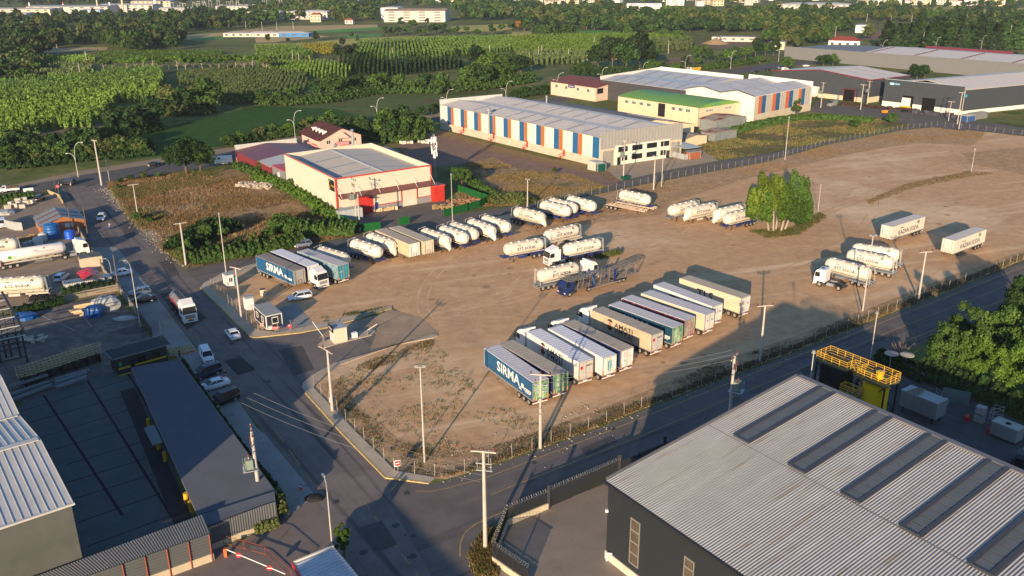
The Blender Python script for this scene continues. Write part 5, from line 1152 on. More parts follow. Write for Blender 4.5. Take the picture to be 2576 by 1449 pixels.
# LPG tanker
def lpg():
    t=empty('gas_tanker');running_gear(t,wfr,axles=(-3.6,-4.9,-6.2),legx=3.0,x0=-6.9,x1=5.6)
    mb=MB();Lh=6.3;Rr=1.2;zc=2.45
    mb.lathe([(-Lh-.02,.02),(-Lh+.05,.5),(-Lh+.3,.9),(-Lh+.75,Rr),(Lh-.75,Rr),(Lh-.3,.9),(Lh-.05,.5),(Lh+.02,.02)],'x',28,(-.4,0,zc));mb.build('tank',M('gas_tank_white',(.76,.72,.66),.3,var=.04),t,smooth=True)
    m=MB();m.box((-6.8,0,1.4),(.7,2.3,1.3));m.build('valve_cabinet',M('cabinet_pale_red',(.55,.3,.24),.5),t)
    for sd in (1,-1):
        def bend(u,v,sd=sd): a=v/(Rr+.04);return Vector((-sd*u-.4,sd*(Rr+.04)*math.cos(a),zc+(Rr+.04)*math.sin(a)))
        m=MB();lettering(m,'LPG',0,(0,)*3,(0,)*3,.8,.3,bend=lambda u,v: bend(u+sd*0+.6*1,v+.55));lettering(m,'TEHLİKELİ VE YANICI MADDE',0,(0,)*3,(0,)*3,3.6,.2,bend=lambda u,v: bend(u+2.2,v+.2));m.build('lettering',inkr,t)
        m=MB();lettering(m,'bp',0,(0,)*3,(0,)*3,.6,.4,bend=lambda u,v: bend(u-3.4,v-.1));m.build('lettering',M('lettering_grey',(.3,.33,.3),.5),t)
        m=MB();
        for r_,mt in ((.36,0),): m.poly([bend(-4.3+r_*math.cos(R(20*i)),r_*math.sin(R(20*i))-.1) for i in range(18)])
        m.build('emblem',M('emblem_bright_green',(.06,.35,.03),.5),t)
        m=MB();m.poly([bend(2.2+q[0],.85+q[1]) for q in ((0,.22),(.2,0),(0,-.22),(-.2,0))]);m.build('hazard_mark',inkr,t)
    return t
A=G(*c10(60,1130),2.45);B=G(*c10(590,1045),2.45);d=(B-A);d.z=0;L_=d.length;d.normalize();c=(A+B)/2+d*.3;c.z=0
place('lpg',lpg,c,math.atan2(d.y,d.x),'long white gas tanker trailer with red LPG lettering in the left yard','tank trailer')
place('tractor_w',TRW,c+d*7.3,math.atan2(d.y,d.x),'white tractor cab of the gas tanker in the left yard','truck','tractor units in the left yard')
# silver fuel tank truck on the road
def road_tanker():
    t=empty('tanker_truck');cab_parts(t,tr_white,x0=3.2,x1=5.4);m=MB()
    for y in (-.42,.42): m.box((0,y,.85),(10,.12,.26))
    m.build('chassis',dark,t);mb=MB();mb.lathe([(-4.9,.05),(-4.85,.8),(-4.5,1.1),(2.2,1.1),(2.6,.8),(2.65,.05)],'x',24,(0,0,2.05));b=mb.build('tank',M('tank_brushed',(.3,.29,.27),.35,.5,var=.15),t,smooth=True)
    for x in (-2.9,-1.0,.9): m=MB();m.lathe([(-.06,1.13),(.06,1.13)],'x',24,(x,0,2.05));m.build('tank_band',inkr if x<0 and x>-2 else steel,b)
    m=MB();m.box((-1,0,3.18),(6,.8,.08));m.build('walkway',dark,t)
    for s in (-1,1): m=MB();m.box((-1.0,s*1.13,2.15),(6.0,.03,.3));m.build('red_stripe',inkr,t)
    for x in (4.15,-.6,-3.1,-4.3):
        for y in (-1.2,1.2): add_wheel(t,x,y,.5,.34)
    m=MB();m.box((5.48,0,.95),(.04,.5,.35));m.build('hazard_plate',orange,t)
    m=MB();m.box((-5.0,0,1.6),(.1,1.8,1.6));m.build('rear_frame',wfr,t);return t
A=G(437,752,1.0);B=G(483,803,1.0);d=(B-A).normalized();c=(A+B)/2;c.z=0
place('rtank',road_tanker,c,R(-57),'silver tank truck with a red stripe and white cab driving down the road','tank truck')
# car transporter
def transporter():
    t=empty('car_transporter');nv=M('transporter_blue',(.012,.03,.13),.4,var=.1);cab_parts(t,nv,x0=7.0,x1=9.0,zr=2.7,defl=False,visor=False)
    for x in (8.0,3.3):
        for y in (-1.2,1.2): add_wheel(t,x,y,.48,.34)
    for x in (-4.4,-5.6):
        for y in (-1.2,1.2): add_wheel(t,x,y,.42,.32)
    dk=M('deck_steel',(.22,.19,.16),.6,.2,var=.25,scale=1.5);m=MB()
    for y in (-.45,.45): m.box((5.2,y,.8),(5.4,.12,.24));
    m.build('chassis',dark,t)
    def deck(nm,x0,z0,x1,z1,w=1.15):
        m=MB()
        for y in (-w,-.35,.35,w): m.add([(x0,y-.22*(abs(y)>.5)*(1 if y>0 else -1)*1,z0),(x1,y-.22*(abs(y)>.5)*(1 if y>0 else -1),z1),(x1,y,z1),(x0,y,z0)],[[0,1,2,3]]);m.tube((x0,y,z0),(x1,y,z1),.06,n=6)
        k=int(abs(x1-x0)/.55)
        for i in range(k+1):
            f=i/k;x=x0+(x1-x0)*f;z=z0+(z1-z0)*f;m.box((x,0,z-.02),(.3 if i % 2 else .12,2*w,.04))
        m.build(nm,dk,t)
    deck('upper_deck',8.6,3.15,3.6,2.75);deck('upper_deck',3.3,2.9,-2.4,2.5);deck('upper_deck',-2.6,2.5,-8.8,3.1)
    deck('lower_deck',6.6,1.15,2.6,1.25);deck('lower_deck',1.6,.75,-3.4,.6);deck('lower_deck',-3.5,1.05,-8.9,1.0)
    for x,z in ((2.3,3.3),(-3.2,3.2)):
        for y in (-1.22,1.22): m=MB();m.box((x,y,1.9),(.5,.12,2.7));m.build('lift_column',nv,t)
    for y in (-1.2,1.2):
        for x in (6.2,5.0,3.4,.6,-1.6,-6.0,-8.2): MB().tube((x,y,.9),(x-.3,y,2.9),.05).build('strut',dk,t)
        MB().tube((-3.3,y,1.0),(-7.8,y,2.9),.06).build('strut',dk,t);MB().tube((-8.6,y,1.0),(-8.7,y,3.0),.05).build('strut',dk,t);MB().tube((9,y*.9,3.2),(6.6,y,2.7),.04).build('strut',dk,t)
    m=MB()
    for y in (-1.2,1.2):
        for z in (3.5,3.8): m.tube((8.6,y,z),(3.2,y,z-.3),.022,n=5)
        for x in np.linspace(8.6,3.2,9): m.tube((x,y,2.9),(x,y,3.7),.022,n=5)
    m.build('guard_rail',M('rail_green_grey',(.15,.2,.19),.5),t)
    for y in (-1.27,1.27): m=MB();m.box((-.9,y,.55),(9.5,.05,.1));m.build('side_rail',steel,t)
    m=MB();lettering(m,'DSV',(2.3,1.29,2.0),(-.25,0,-1),(1,0,0),1.4,.35);m.build('lettering',M('lettering_pale_blue',(.1,.3,.5),.5),t)
    return t
A=G(1421,737,.5);B=G(1596,683,1.0);d=(A-B);d.z=0;d.normalize();c=A-d*8.2;c.z=0
place('transporter',transporter,c,math.atan2(d.y,d.x),'empty dark blue car transporter with open ramps in the centre of the lot','car transporter')
# flatbed chassis trailers
def flatbed():
    t=empty('flatbed_chassis');m=MB()
    for y in (-.5,.5): m.box((0,y,1.0),(11,.14,.3))
    for y in (-1.2,1.2): m.box((0,y,1.1),(11,.1,.14))
    for x in np.linspace(-5.3,5.3,12): m.box((x,0,1.08),(.14,2.4,.12))
    m.build('frame',M('peeling_white_frame',(.55,.45,.33),.7,var=.2,noise3=[((.3,.1,.03),.8,.55,.6)]),t)
    for x in (-2.6,-3.9,-5.1):
        for y in (-1.2,1.2): add_wheel(t,x,y,.5,.34)
    for y in (-.8,.8): m=MB();m.box((3.5,y,.5),(.14,.14,1.0));m.build('landing_leg',dark,t)
    return t
A=G(*c12(1000,668),.5);B=G(*c12(1230,690),1.0);p1=G(*c12(1165,665));
place('flatbed',flatbed,(p1.x-.4,p1.y-1.2,0),R(-40),'empty white flatbed chassis trailer, nearer of the two side by side','trailer','empty flatbed chassis trailers')
place('flatbed',flatbed,(p1.x+2.2,p1.y+1.2,0),R(-40),'empty white flatbed chassis trailer, farther of the two side by side','trailer','empty flatbed chassis trailers')
# cars
def car(paint,kind='sedan'):
    def mk():
        t=empty('car');
        K={'sedan': dict(L=4.45,h=1.42,hood=1.0,cb=-1.55,rf=(.35,-.95),wf=1.15),'hatch': dict(L=4.05,h=1.48,hood=.98,cb=-1.95,rf=(.25,-1.6),wf=1.05),'wagon': dict(L=4.5,h=1.5,hood=.95,cb=-2.2,rf=(.3,-1.95),wf=1.15),
             'mpv': dict(L=4.4,h=1.8,hood=1.15,cb=-2.15,rf=(.55,-2.0),wf=1.35),'van': dict(L=4.5,h=1.86,hood=1.15,cb=-2.2,rf=(.75,-2.1),wf=1.45),'bigvan': dict(L=5.5,h=2.5,hood=1.3,cb=-2.7,rf=(1.3,-2.6),wf=2.2),'suv': dict(L=4.6,h=1.75,hood=1.1,cb=-2.2,rf=(.3,-1.9),wf=1.2)}[kind]
        L,h,hd=K['L']/2,K['h'],K['hood'];W=.88 if kind!='bigvan' else 1.0;belt=hd-.08+(.05 if kind!='bigvan' else .5)
        tailh=hd if kind=='sedan' else belt+.02
        st=[(-L,.45,tailh-.28,.78),(-L+.12,.3,tailh-.02,.95),(-L*.6,.25,tailh+.02,1.0),(0,.22,belt+.02,1.0),(K['wf'],.25,belt,1.0),(L-.35,.27,hd-.22,.95),(L-.06,.32,hd-.36,.86),(L,.42,hd-.5,.72)]
        mb=MB();vs=[]
        for x,z0,z1,k in st: w=W*k;vs+=[(x,-w*.93,z0),(x,w*.93,z0),(x,w,(z0+z1)/2),(x,w*.9,z1),(x,0,z1+.03),(x,-w*.9,z1),(x,-w,(z0+z1)/2)]
        n=7;mb.add(vs,[[j*n+i,(j+1)*n+i,(j+1)*n+(i+1) % n,j*n+(i+1) % n] for j in range(len(st)-1) for i in range(n)]+[list(range(n)),[(len(st)-1)*n+i for i in range(n)][::-1]]);b=mb.build('body',paint,t,smooth=True)
        x1,x0=K['wf'],K['cb'];r1,r0=K['rf'];w0,w1=W*.88,W*.72
        g=MB();g.add([(x0,-w0,belt),(x1,-w0,belt),(x1,w0,belt),(x0,w0,belt),(r0,-w1,h-.05),(r1,-w1,h-.05),(r1,w1,h-.05),(r0,w1,h-.05)],[[3,2,1,0],[4,5,6,7],[0,1,5,4],[1,2,6,5],[2,3,7,6],[3,0,4,7]]);g.build('windows',glass,t)
        r=MB();r.add([(r0-.1,-w1-.02,h-.09),(r1+.12,-w1-.02,h-.09),(r1+.12,w1+.02,h-.09),(r0-.1,w1+.02,h-.09),(r0+.1,-w1+.1,h),(r1-.1,-w1+.1,h),(r1-.1,w1-.1,h),(r0+.1,w1-.1,h)],[[3,2,1,0],[4,5,6,7],[0,1,5,4],[1,2,6,5],[2,3,7,6],[3,0,4,7]]);r.build('roof',paint,t)
        m=MB()
        for s in (-1,1):
            m.tube((x1,s*w0,belt),(r1,s*w1,h-.06),.035,n=5).tube((x0,s*w0,belt),(r0,s*w1,h-.06),.06,n=5);xm=(r0+r1)/2+.1;m.tube((xm,s*(w0+.01),belt),(xm,s*(w1+.01),h-.06),.04,n=5)
            if kind in ('van','bigvan'):
                a,c_=x0,(.1 if kind=='van' else 1.0);m.add([(a,s*(w0+.015),belt),(c_,s*(w0+.015),belt),(c_-.05,s*(w1+.02),h-.06),(r0,s*(w1+.02),h-.06)],[[0,1,2,3]])
        if kind in ('van','bigvan'): m.add([(x0-.015,-w0,belt),(x0-.015,w0,belt),(r0-.015,w1,h-.06),(r0-.015,-w1,h-.06)],[[0,1,2,3]])
        m.build('pillar',paint,t)
        for s in (-1,1):
            for x in (L*.64,-L*.6): add_wheel(t,x,s*W*.97,.33 if kind!='bigvan' else .36,.22,rim=.62)
            m=MB();m.box((L-.1,s*W*.62,hd-.36),(.12,.34,.13));m.build('headlight',lampg,t);m=MB();m.box((-L+.03,s*W*.72,tailh-.2),(.08,.24,.16));m.build('rear_light',redl,t)
            m=MB();m.box((K['wf']-.25,s*(W+.08),belt+.08),(.1,.16,.12));m.build('mirror',paint,t)
        m=MB();m.box((L-.01,0,hd-.48),(.05,.9,.14)).box((L-.02,0,.32),(.06,1.2,.12));m.build('grille',black,t)
        return t
    return mk
cw_=M('car_white',(.72,.73,.74),.25,var=.02);cb_=M('car_black',(.012,.013,.016),.22,var=0);cs2=M('car_silver',(.33,.37,.41),.28,.6,var=.02);cd_=M('car_dark_blue',(.012,.022,.05),.25,var=0)
cars=[('hatch',cw_,(256,553),-75,'white hatchback driving towards the camera on the shaded road','vehicles on the road'),
 ('sedan',cw_,(305,694),152+60,'old white sedan parked across the pavement beside the left yard fence','parked cars'),
 ('hatch',cw_,(156.5,704),93,'white hatchback parked beside the red tarp in the left yard','parked cars'),
 ('suv',cb_,(101,505),100,'black estate car parked by the stone blocks in the upper left yard','parked cars'),
 ('mpv',cb_,(170,466),178,'black people carrier on the cross road at the upper left junction','vehicles on the road'),
 ('sedan',cb_,(388,418),195,'black saloon emerging from behind the roadside tree','vehicles on the road'),
 ('van',cw_,(8,570),-60,'white minivan at the left edge beside the stone slabs','parked cars'),
 ('hatch',cs2,(761.5,621),205,'silver hatchback parked on the upper road behind the blue trailers','parked cars'),
 ('hatch',cs2,(353,742),205,'silver blue hatchback parked next to the black saloon by the fence','parked cars'),
 ('sedan',cb_,(363,760),205,'black saloon parked next to the silver hatchback by the fence','parked cars'),
 ('sedan',cw_,(586.5,848),122,'white saloon driving away up the main road past the entrance','vehicles on the road'),
 ('van',cw_,(521,905),-62,'white delivery van parked at the striped forecourt','parked cars'),
 ('mpv',cd_,(521,947),225,'dark blue van parked between the white van and the white saloon','parked cars'),
 ('sedan',cw_,(540,977),218,'white saloon parked between two dark vans','parked cars'),
 ('mpv',cb_,(564,1014),228,'black van with roof rails at the end of the parked row','parked cars'),
 ('wagon',cw_,(754,753),208,'white estate car parked on the dirt beside the container office','parked cars'),
 ('sedan',cb_,(1901/1.0,183),200,'black car on the far road behind the yellow tipper truck','vehicles on the far road'),
 ('sedan',cb_,(1933,178),20,'black car between the tipper truck and the silver people carrier on the far road','vehicles on the far road'),
 ('mpv',cs2,(1964,173),200,'silver people carrier on the far road','vehicles on the far road'),
 ('van',cw_,(1975,177),20,'white pickup van on the far road next to the silver people carrier','vehicles on the far road'),
 ('sedan',cw_,(2028,168),20,'white car farthest right on the far road','vehicles on the far road')]
for kind,paint,px,rz,lab,grp in cars:
    p=G(*px);place('car_'+kind+paint.name,car(paint,kind),(p.x,p.y,.03),R(rz),lab,'car' if 'van' not in kind else 'van',grp)
p=G(563,413);place('bigvan',car(cw_,'bigvan'),(p.x,p.y,.03),R(200),'white panel van turning beside the maroon shed','van')
p=G(2093,268);place('bigvan_d',car(M('van_grey',(.2,.2,.21),.4),'bigvan'),(p.x,p.y,.03),R(215),'grey box van parked in front of the dark grey gabled hall','van')
# pickup
def pickup():
    t=empty('pickup_truck');m=MB();m.prism([(-2.6,-.85),(.6,-.85),(.6,.85),(-2.6,.85)],.55,.72);m.build('load_bed',cw_,t)
    m=MB()
    for s in (-1,1): m.box((-1.0,s*.84,.9),(3.2,.05,.36))
    m.box((-2.58,0,.9),(.05,1.7,.36));m.build('bed_side',cw_,t)
    mb=MB();prof=[(.6,.4),(.6,1.85),(1.4,1.9),(1.95,1.35),(2.35,1.1),(2.4,.4)];k=6
    mb.add([(x,-.82,z) for x,z in prof]+[(x,.82,z) for x,z in prof],[list(range(k)),[i+k for i in range(k)][::-1]]+[[(i+1) % k,i,i+k,(i+1) % k+k] for i in range(k)]);c=mb.build('cab',cw_,t)
    m=MB();m.add([(1.47,-.72,1.84),(1.47,.72,1.84),(1.98,.76,1.36),(1.98,-.76,1.36)],[[3,2,1,0]]);
    for s in (-1,1): m.poly([(.8,s*.83,1.3),(1.85,s*.83,1.3),(1.4,s*.83,1.78),(.8,s*.83,1.78)])
    m.build('window',glass,c)
    for x in (-1.7,1.6):
        for y in (-.86,.86): add_wheel(t,x,y,.32,.22)
    m=MB();m.box((-1.2,0,1.15),(2.0,1.3,.7));m.build('cargo',M('brown_scrap',(.12,.08,.05),.9,var=.5,scale=3),t);return t
p=G(24,483);place('pickup',pickup,(p.x,p.y,.03),R(205),'white pickup loaded with scrap at the left edge of the cross road','pickup')
def tipper():
    t=empty('tipper_truck');cab_parts(t,tr_white,x0=2.0,x1=4.1,zr=2.9,defl=False);m=MB()
    for y in (-.42,.42): m.box((0,y,.85),(7.6,.12,.26))
    m.build('chassis',dark,t);m=MB();m.add([(-4.0,-1.15,1.3),(1.7,-1.15,1.3),(1.7,1.15,1.3),(-4.0,1.15,1.3),(-4.3,-1.25,2.7),(1.8,-1.25,2.7),(1.8,1.25,2.7),(-4.3,1.25,2.7)],[[3,2,1,0],[4,5,6,7],[0,1,5,4],[1,2,6,5],[2,3,7,6],[3,0,4,7]]);m.build('tipping_body',M('tipper_yellow',(.62,.3,.02),.5),t)
    for x in (2.9,-1.6,-2.9):
        for y in (-1.2,1.2): add_wheel(t,x,y,.5,.34)
    return t
p=G(1744,182);place('tipper',tipper,(p.x,p.y,.03),R(200),'white tipper truck with a yellow body on the far road','truck')
for i,(x,y) in enumerate(((3296,122),(3317,121))):
    pass
def skip():
    t=empty('skip_container');m=MB();m.add([(-3,-1.2,.3),(3,-1.2,.3),(3,1.2,.3),(-3,1.2,.3),(-3.4,-1.3,2.4),(3.4,-1.3,2.4),(3.4,1.3,2.4),(-3.4,1.3,2.4)],[[3,2,1,0],[4,5,6,7],[0,1,5,4],[1,2,6,5],[2,3,7,6],[3,0,4,7]]);m.build('body',M('tipper_yellow'),t,None);
    m=MB();
    for x in (-2,0,2): m.box((x,-1.3,1.3),(.15,.12,2.0))
    m.build('rib',M('tipper_yellow'),t);return t
for i,(x,y,l) in enumerate(((2293,84,'orange tipping body on the ground, left of the pair beyond the conifers'),(2320,85,'orange tipping body on the ground, right of the pair beyond the conifers'))):
    p=G(x,y);place('skip',skip,p,R(20),l,'skip','orange tipping bodies',1.35)
# motorbike with rider
def skin(name,pts,edges,rad,mat,parent,sub=1):
    me=bpy.data.meshes.new(name);me.from_pydata(pts,edges,[]);o=bpy.data.objects.new(name,me);COL.objects.link(o);o.parent=parent;me.materials.append(mat)
    s=o.modifiers.new('skin','SKIN')
    for i,r in enumerate(rad): me.skin_vertices[0].data[i].radius=(r,r)
    me.skin_vertices[0].data[0].use_root=True
    if sub: u=o.modifiers.new('sub','SUBSURF');u.levels=sub;u.render_levels=sub
    return o
skinm=M('skin_tone',(.45,.27,.18),.6,var=0);hair=M('hair_dark',(.02,.015,.012),.8,var=0)
def person(shirt,trousers,pose='stand'):
    def mk():
        t=empty('person')
        J={'stand': dict(hip=(0,0,.95),ch=(.02,0,1.38),nk=(.02,0,1.52),hd=(.05,0,1.66),kn=(.04,0,.5),an=(-.02,0,.08),to=(.15,0,.04),el=(.02,0,1.12),ha=(.2,0,.95)),
             'ride': dict(hip=(-.15,0,.78),ch=(-.02,0,1.25),nk=(.02,0,1.38),hd=(.06,0,1.52),kn=(.3,0,.75),an=(.2,0,.33),to=(.36,0,.28),el=(.22,0,1.05),ha=(.48,0,1.0))}[pose]
        f = lambda k,y: (J[k][0],y,J[k][2]);P_ = [J['hip'],J['ch'],J['nk'],J['hd'],(J['hd'][0]+.01,0,J['hd'][2]+.1)];E_=[(0,1),(1,2),(2,3),(3,4)];r_=[.13,.15,.055,.1,.075]
        for s in (-1,1):
            b=len(P_);sw_=.05 if s>0 else -.06
            P_+=[f('ch',s*.19),(f('el',s*.25)),f('ha',s*.2),(J['hip'][0],s*.1,J['hip'][2]-.05),(J['kn'][0]+sw_,s*.11,J['kn'][2]),(J['an'][0]+sw_,s*.11,J['an'][2]),(J['to'][0]+sw_,s*.12,J['to'][2])]
            E_+=[(1,b),(b,b+1),(b+1,b+2),(0,b+3),(b+3,b+4),(b+4,b+5),(b+5,b+6)];r_+=[.07,.045,.035,.1,.065,.045,.04]
        body=skin('body',P_,E_,r_,skinm,t)
        # shirt and trousers follow the same joints a little wider
        sp=[J['hip'],J['ch']];se=[(0,1)];sr=[.155,.175]
        for s in (-1,1): b=len(sp);sp+=[f('ch',s*.19),f('el',s*.25)];se+=[(1,b),(b,b+1)];sr+=[.09,.065]
        skin('shirt',sp,se,sr,shirt,t)
        tp=[(J['hip'][0],0,J['hip'][2]-.02)];te=[];trd=[.14]
        for s in (-1,1):
            b=len(tp);sw_=.05 if s>0 else -.06;tp+=[(J['hip'][0],s*.1,J['hip'][2]-.06),(J['kn'][0]+sw_,s*.11,J['kn'][2]),(J['an'][0]+sw_,s*.11,J['an'][2]+.04)];te+=[(0,b),(b,b+1),(b+1,b+2)];trd+=[.12,.085,.07]
        skin('trousers',tp,te,trd,trousers,t)
        skin('hair',[(J['hd'][0]-.02,0,J['hd'][2]+.07),(J['hd'][0]-.03,0,J['hd'][2]+.12)],[(0,1)],[.1,.07],hair,t)
        return t
    return mk
blackc=M('cloth_black',(.02,.02,.022),.9,var=0);navyc=M('cloth_navy',(.02,.03,.06),.9,var=0);khaki=M('cloth_khaki',(.3,.26,.2),.9,var=0);greyc=M('cloth_pale',(.4,.36,.33),.9,var=0)
p=G(453,902);place('person_a',person(blackc,blackc),(p.x,p.y,.03),R(20),'person in black clothes standing on the yellow striped forecourt','person')
p=G(569,955);place('person_b',person(navyc,khaki),(p.x,p.y,.03),R(-60),'person in a navy shirt standing beside the parked dark blue van','person')
p=G(277,577);place('person_c',person(greyc,navyc,'ride'),(p.x,p.y,.03),R(-70),'person in a pale shirt riding the blue scooter','person')
def scooter():
    t=empty('scooter');bl=M('scooter_blue',(.02,.1,.4),.3);m=MB();m.box((.0,0,.35),(.7,.28,.12)).box((-.45,0,.6),(.6,.3,.3)).box((.45,0,.7),(.12,.36,.7));m.build('body',bl,t,bevel=.04)
    for x in (-.6,.62): m=MB();m.lathe([(-.05,.24),(.05,.24)],'y',14,(x,0,.25));m.build('wheel',black,t)
    m=MB();m.tube((.48,-.33,1.02),(.48,.33,1.02),.02).tube((.62,0,.25),(.46,0,1.02),.03);m.build('handlebar',black,t);m=MB();m.box((.53,0,.9),(.1,.2,.14));m.build('headlight',lampg,t)
    m=MB();m.box((-.4,0,.78),(.7,.26,.08));m.build('seat',black,t);return t
place('scooter',scooter,(p.x,p.y,.03),R(-70),'blue scooter driving towards the camera on the main road','scooter')
# truck with yellow trim at the right edge
def dark_truck():
    t=empty('dark_truck');cab_parts(t,M('truck_black',(.02,.022,.028),.3),x0=.75,x1=2.95,defl=False);m=MB();m.box((2.98,0,.75),(.12,2.45,.3));m.build('yellow_skirt',yellow,t)
    m=MB();
    for y in (-.42,.42): m.box((-.35,y,.85),(5.6,.12,.26))
    m.build('chassis',dark,t)
    for y in (-1.2,1.2): add_wheel(t,1.75,y,.52,.33);add_wheel(t,-1.95,y,.52,.6)
    m=MB();
    for x in (-2.6,-.6):
        for y in (-1,1): m.tube((x,y,1),(x,y,2.4),.04)
    for z in (1.8,2.4):
        for y in (-1,1): m.tube((-2.6,y,z),(-.6,y,z),.04)
    m.build('rack',steel,t);return t
p=G(2560,1195);place('dark_truck',dark_truck,(p.x+1.3,p.y+.4,0),R(-130),'black truck with a yellow lower edge cut off by the right edge','truck')
# POLES, FENCES, YARD THINGS
def top_z(b,x,y):
    lo,hi=0,40
    for _ in range(40):
        m_=(lo+hi)/2;P_=Vector((b.x,b.y,m_-CAMH));
        if CYP-FPX*P_.dot(_U)/P_.dot(_fw)>y: lo=m_
        else: hi=m_
    return lo
insul=M('insulator_brown',(.12,.03,.02),.3,var=0)
def utility_pole(base,top,label,kind='arm',rz=60,r=.2,wood=False,h=None,group='utility poles'):
    b=G(*base) if not isinstance(base,Vector) else base;h=h or top_z(b,*top);mt=M('wood_pole',(.16,.12,.085),.9,var=.2) if wood else poleM
    t=empty('utility_pole',label,'utility pole',group,loc=(b.x,b.y,0),rz=R(rz));m=MB();m.tube((0,0,-.1),(0,0,h),r,r*.62,10);m.build('pole',mt,t)
    if kind in ('arm','gear','transformer'):
        m=MB();m.box((0,0,h-.15),(.16,2.6,.14));m.build('crossarm',poleM,t)
        for y in (-1.2,0,1.2): m=MB();m.lathe([(0,.08),(.12,.13),(.2,.07),(.3,.11),(.42,.05)],'z',8,(0,y,h-.08));m.build('insulator',insul,t)
    if kind=='flood' or kind=='lamp':
        m=MB();m.box((0,0,h),(.1,1.2 if kind=='flood' else .5,.08));m.build('lamp_bracket',steel,t)
        for y in ((-.45,.45) if kind=='flood' else (0,)): m=MB();m.box((.15,y,h+.15),(.35,.5 if kind=='flood' else .35,.28));m.build('floodlight',M('lamp_housing',(.2,.2,.2),.5),t)
    if kind=='hook':
        m=MB();m.path([(0,0,h),(.1,0,h+.9),(.5,0,h+1.5)],.05).box((.75,0,h+1.5),(.6,.25,.1));m.build('lamp_arm',steel,t)
    if kind in ('gear','transformer'):
        m=MB()
        for z in (h-1.6,h-2.4): m.box((.1,0,z),(.1,1.7,.1))
        for y in (-.7,0,.7): m.tube((.15,y,h-2.4),(.15,y,h-.9),.035,n=6)
        m.build('switch_frame',steel,t)
        for y in (-.7,0,.7):
            for z in (h-1.5,h-1.15): m=MB();m.lathe([(0,.06),(.08,.12),(.16,.06),(.24,.1)],'z',8,(.25,y,z));m.build('insulator',insul,t)
    if kind=='transformer':
        m=MB();m.box((.6,0,h-4.6),(1.7,1.4,.1))
        for y in (-.9,.9): m.tube((-.1,y,h-4.5),(1.3,y,h-4.5),.05).tube((1.3,y,h-4.5),(1.3,y,h-3.6),.03)
        m.tube((1.3,-.9,h-3.6),(1.3,.9,h-3.6),.03);m.build('platform',steel,t)
        m=MB();m.box((.65,0,h-3.9),(.75,1.05,1.15));
        for y in np.linspace(-.45,.45,6): m.box((1.06,y,h-3.9),(.1,.05,.9))
        tr=m.build('transformer',M('transformer_green',(.2,.26,.2),.5,var=.1),t)
        for y in (-.3,0,.3): m=MB();m.lathe([(0,.06),(.15,.11),(.3,.05),(.4,.07)],'z',8,(.65,y,h-3.3));m.build('bushing',insul,tr)
    return t,h
up=utility_pole
up((1221,1383),(1212,1133),'tall concrete pole with a winged crossarm standing where the side road starts','gear',80,.24)
up((1359,1127),(1356,940),'concrete pole in front of the blue SIRMA trailer rear','gear',80,.22)
up((836.5,1034.7),(824.5,880),'concrete pole with three insulators behind the no entry sign on the pavement','arm',40,.22)
up((1911,910),(1923,767),'concrete pole beside the side road past the last lower row trailer','arm',100)
up((2310,755),(2330,632),'concrete pole with three dark insulators right of the parked tank trailers','arm',100)
up((468,667),(455,560),'concrete pole with a crossarm at the corner of the overgrown plot','arm',120,.22)
up((346,537),(334,463),'thin concrete pole in the dry grass along the main road','arm',120,.15)
up((256,466),(237,352),'tallest concrete pole, at the upper left road junction','arm',60,.27)
up((897,562),(889,452),'transformer pole in front of the cream warehouse','transformer',210,.2)
up((906,583),(895,488),'second pole standing close beside the warehouse transformer pole','plain',210,.18)
up((608,804),(591,672),'concrete pole beside the black container office','arm',60,.2)
up((1568,451),(1570,352),'transformer pole on the apron of the striped warehouse','transformer',215,.2)
up((1644,478.5),(1646.7,394),'thick white floodlight pole beside the upper road','flood',60,.22)
up((1664,471),(1670,349.4),'slim tall lamp post right of the thick white floodlight pole','lamp',60,.12)
up((1327,520),(1327,452),'white floodlight pole behind the tank trailers with cones','flood',60,.18)
up((1138.5,561),(1134.5,440),'slim lamp post beside the green fence of the paved yard','lamp',60,.1)
up((1068,1163),(1056.5,924),'slim tall floodlight pole on the front corner of the dirt lot','flood',90,.13)
up((569,687),(550,538),'slim lamp post at the road corner behind the white cabin','lamp',60,.12)
up((1974.5,402),(1983,295),'slim lamp post on the upper edge of the dirt lot','lamp',60,.13)
up((2170,782),(2193,594),'floodlight pole in front of the lettered tank trailer on the right','flood',90,.14)
up((2057,535),(2067,466),'thin lamp post right of the big tree','lamp',60,.08)
up((2443,433.5),(2452,376),'thin lamp post standing far back on the right of the lot','lamp',60,.08)
up((2412,325),(2425.7,229),'tall slim lamp post at the upper right road junction','lamp',60,.15)
up((2408,312),(2422,232),'concrete pole beside the tall lamp post at the upper right junction','arm',60,.2)
up((2164.5,276),(2170.7,212.5),'concrete pole with a tee top between the two dark halls','arm',60,.2)
up((2180.7,265),(2189.5,204),'transformer pole between the two dark halls','transformer',210,.22)
up((2064.5,271),(2069.5,207.5),'transformer pole beside the white loading bay','transformer',210,.2)
up((2385.7,304),(2392,255),'short concrete pole in front of the hall with the blue sign','arm',60,.15)
up((2189.5,903),(2206,788),'slim lamp post behind the yellow railed platform','lamp',60,.1)
up(Vector((36.2,96.2,0)),(2010,888),'lamp post rising behind the high edge of the ribbed roof','lamp',60,.09)
up((655,1267),(624,1085),'transformer pole standing through the canopy at the end of the long shed','transformer',200,.25)
up(G(1835,1044,4.2)*1,(1848,895),'transformer pole beside the side road above the ribbed roof','transformer',-30,.25)
up((839,1413),(816.5,1237),'galvanised lamp post with a floodlight beside the bottom guard booth','hook',120,.09)
up((354,827),(325,676),'hooked lamp post beside the left yard fence','hook',200,.09)
up((285,715),(270,668),'small hooked lamp post next to the white ribbed container','hook',200,.06)
up((222,596),(205,523),'wooden pole beside the main road by the brick shed','plain',0,.12,True)
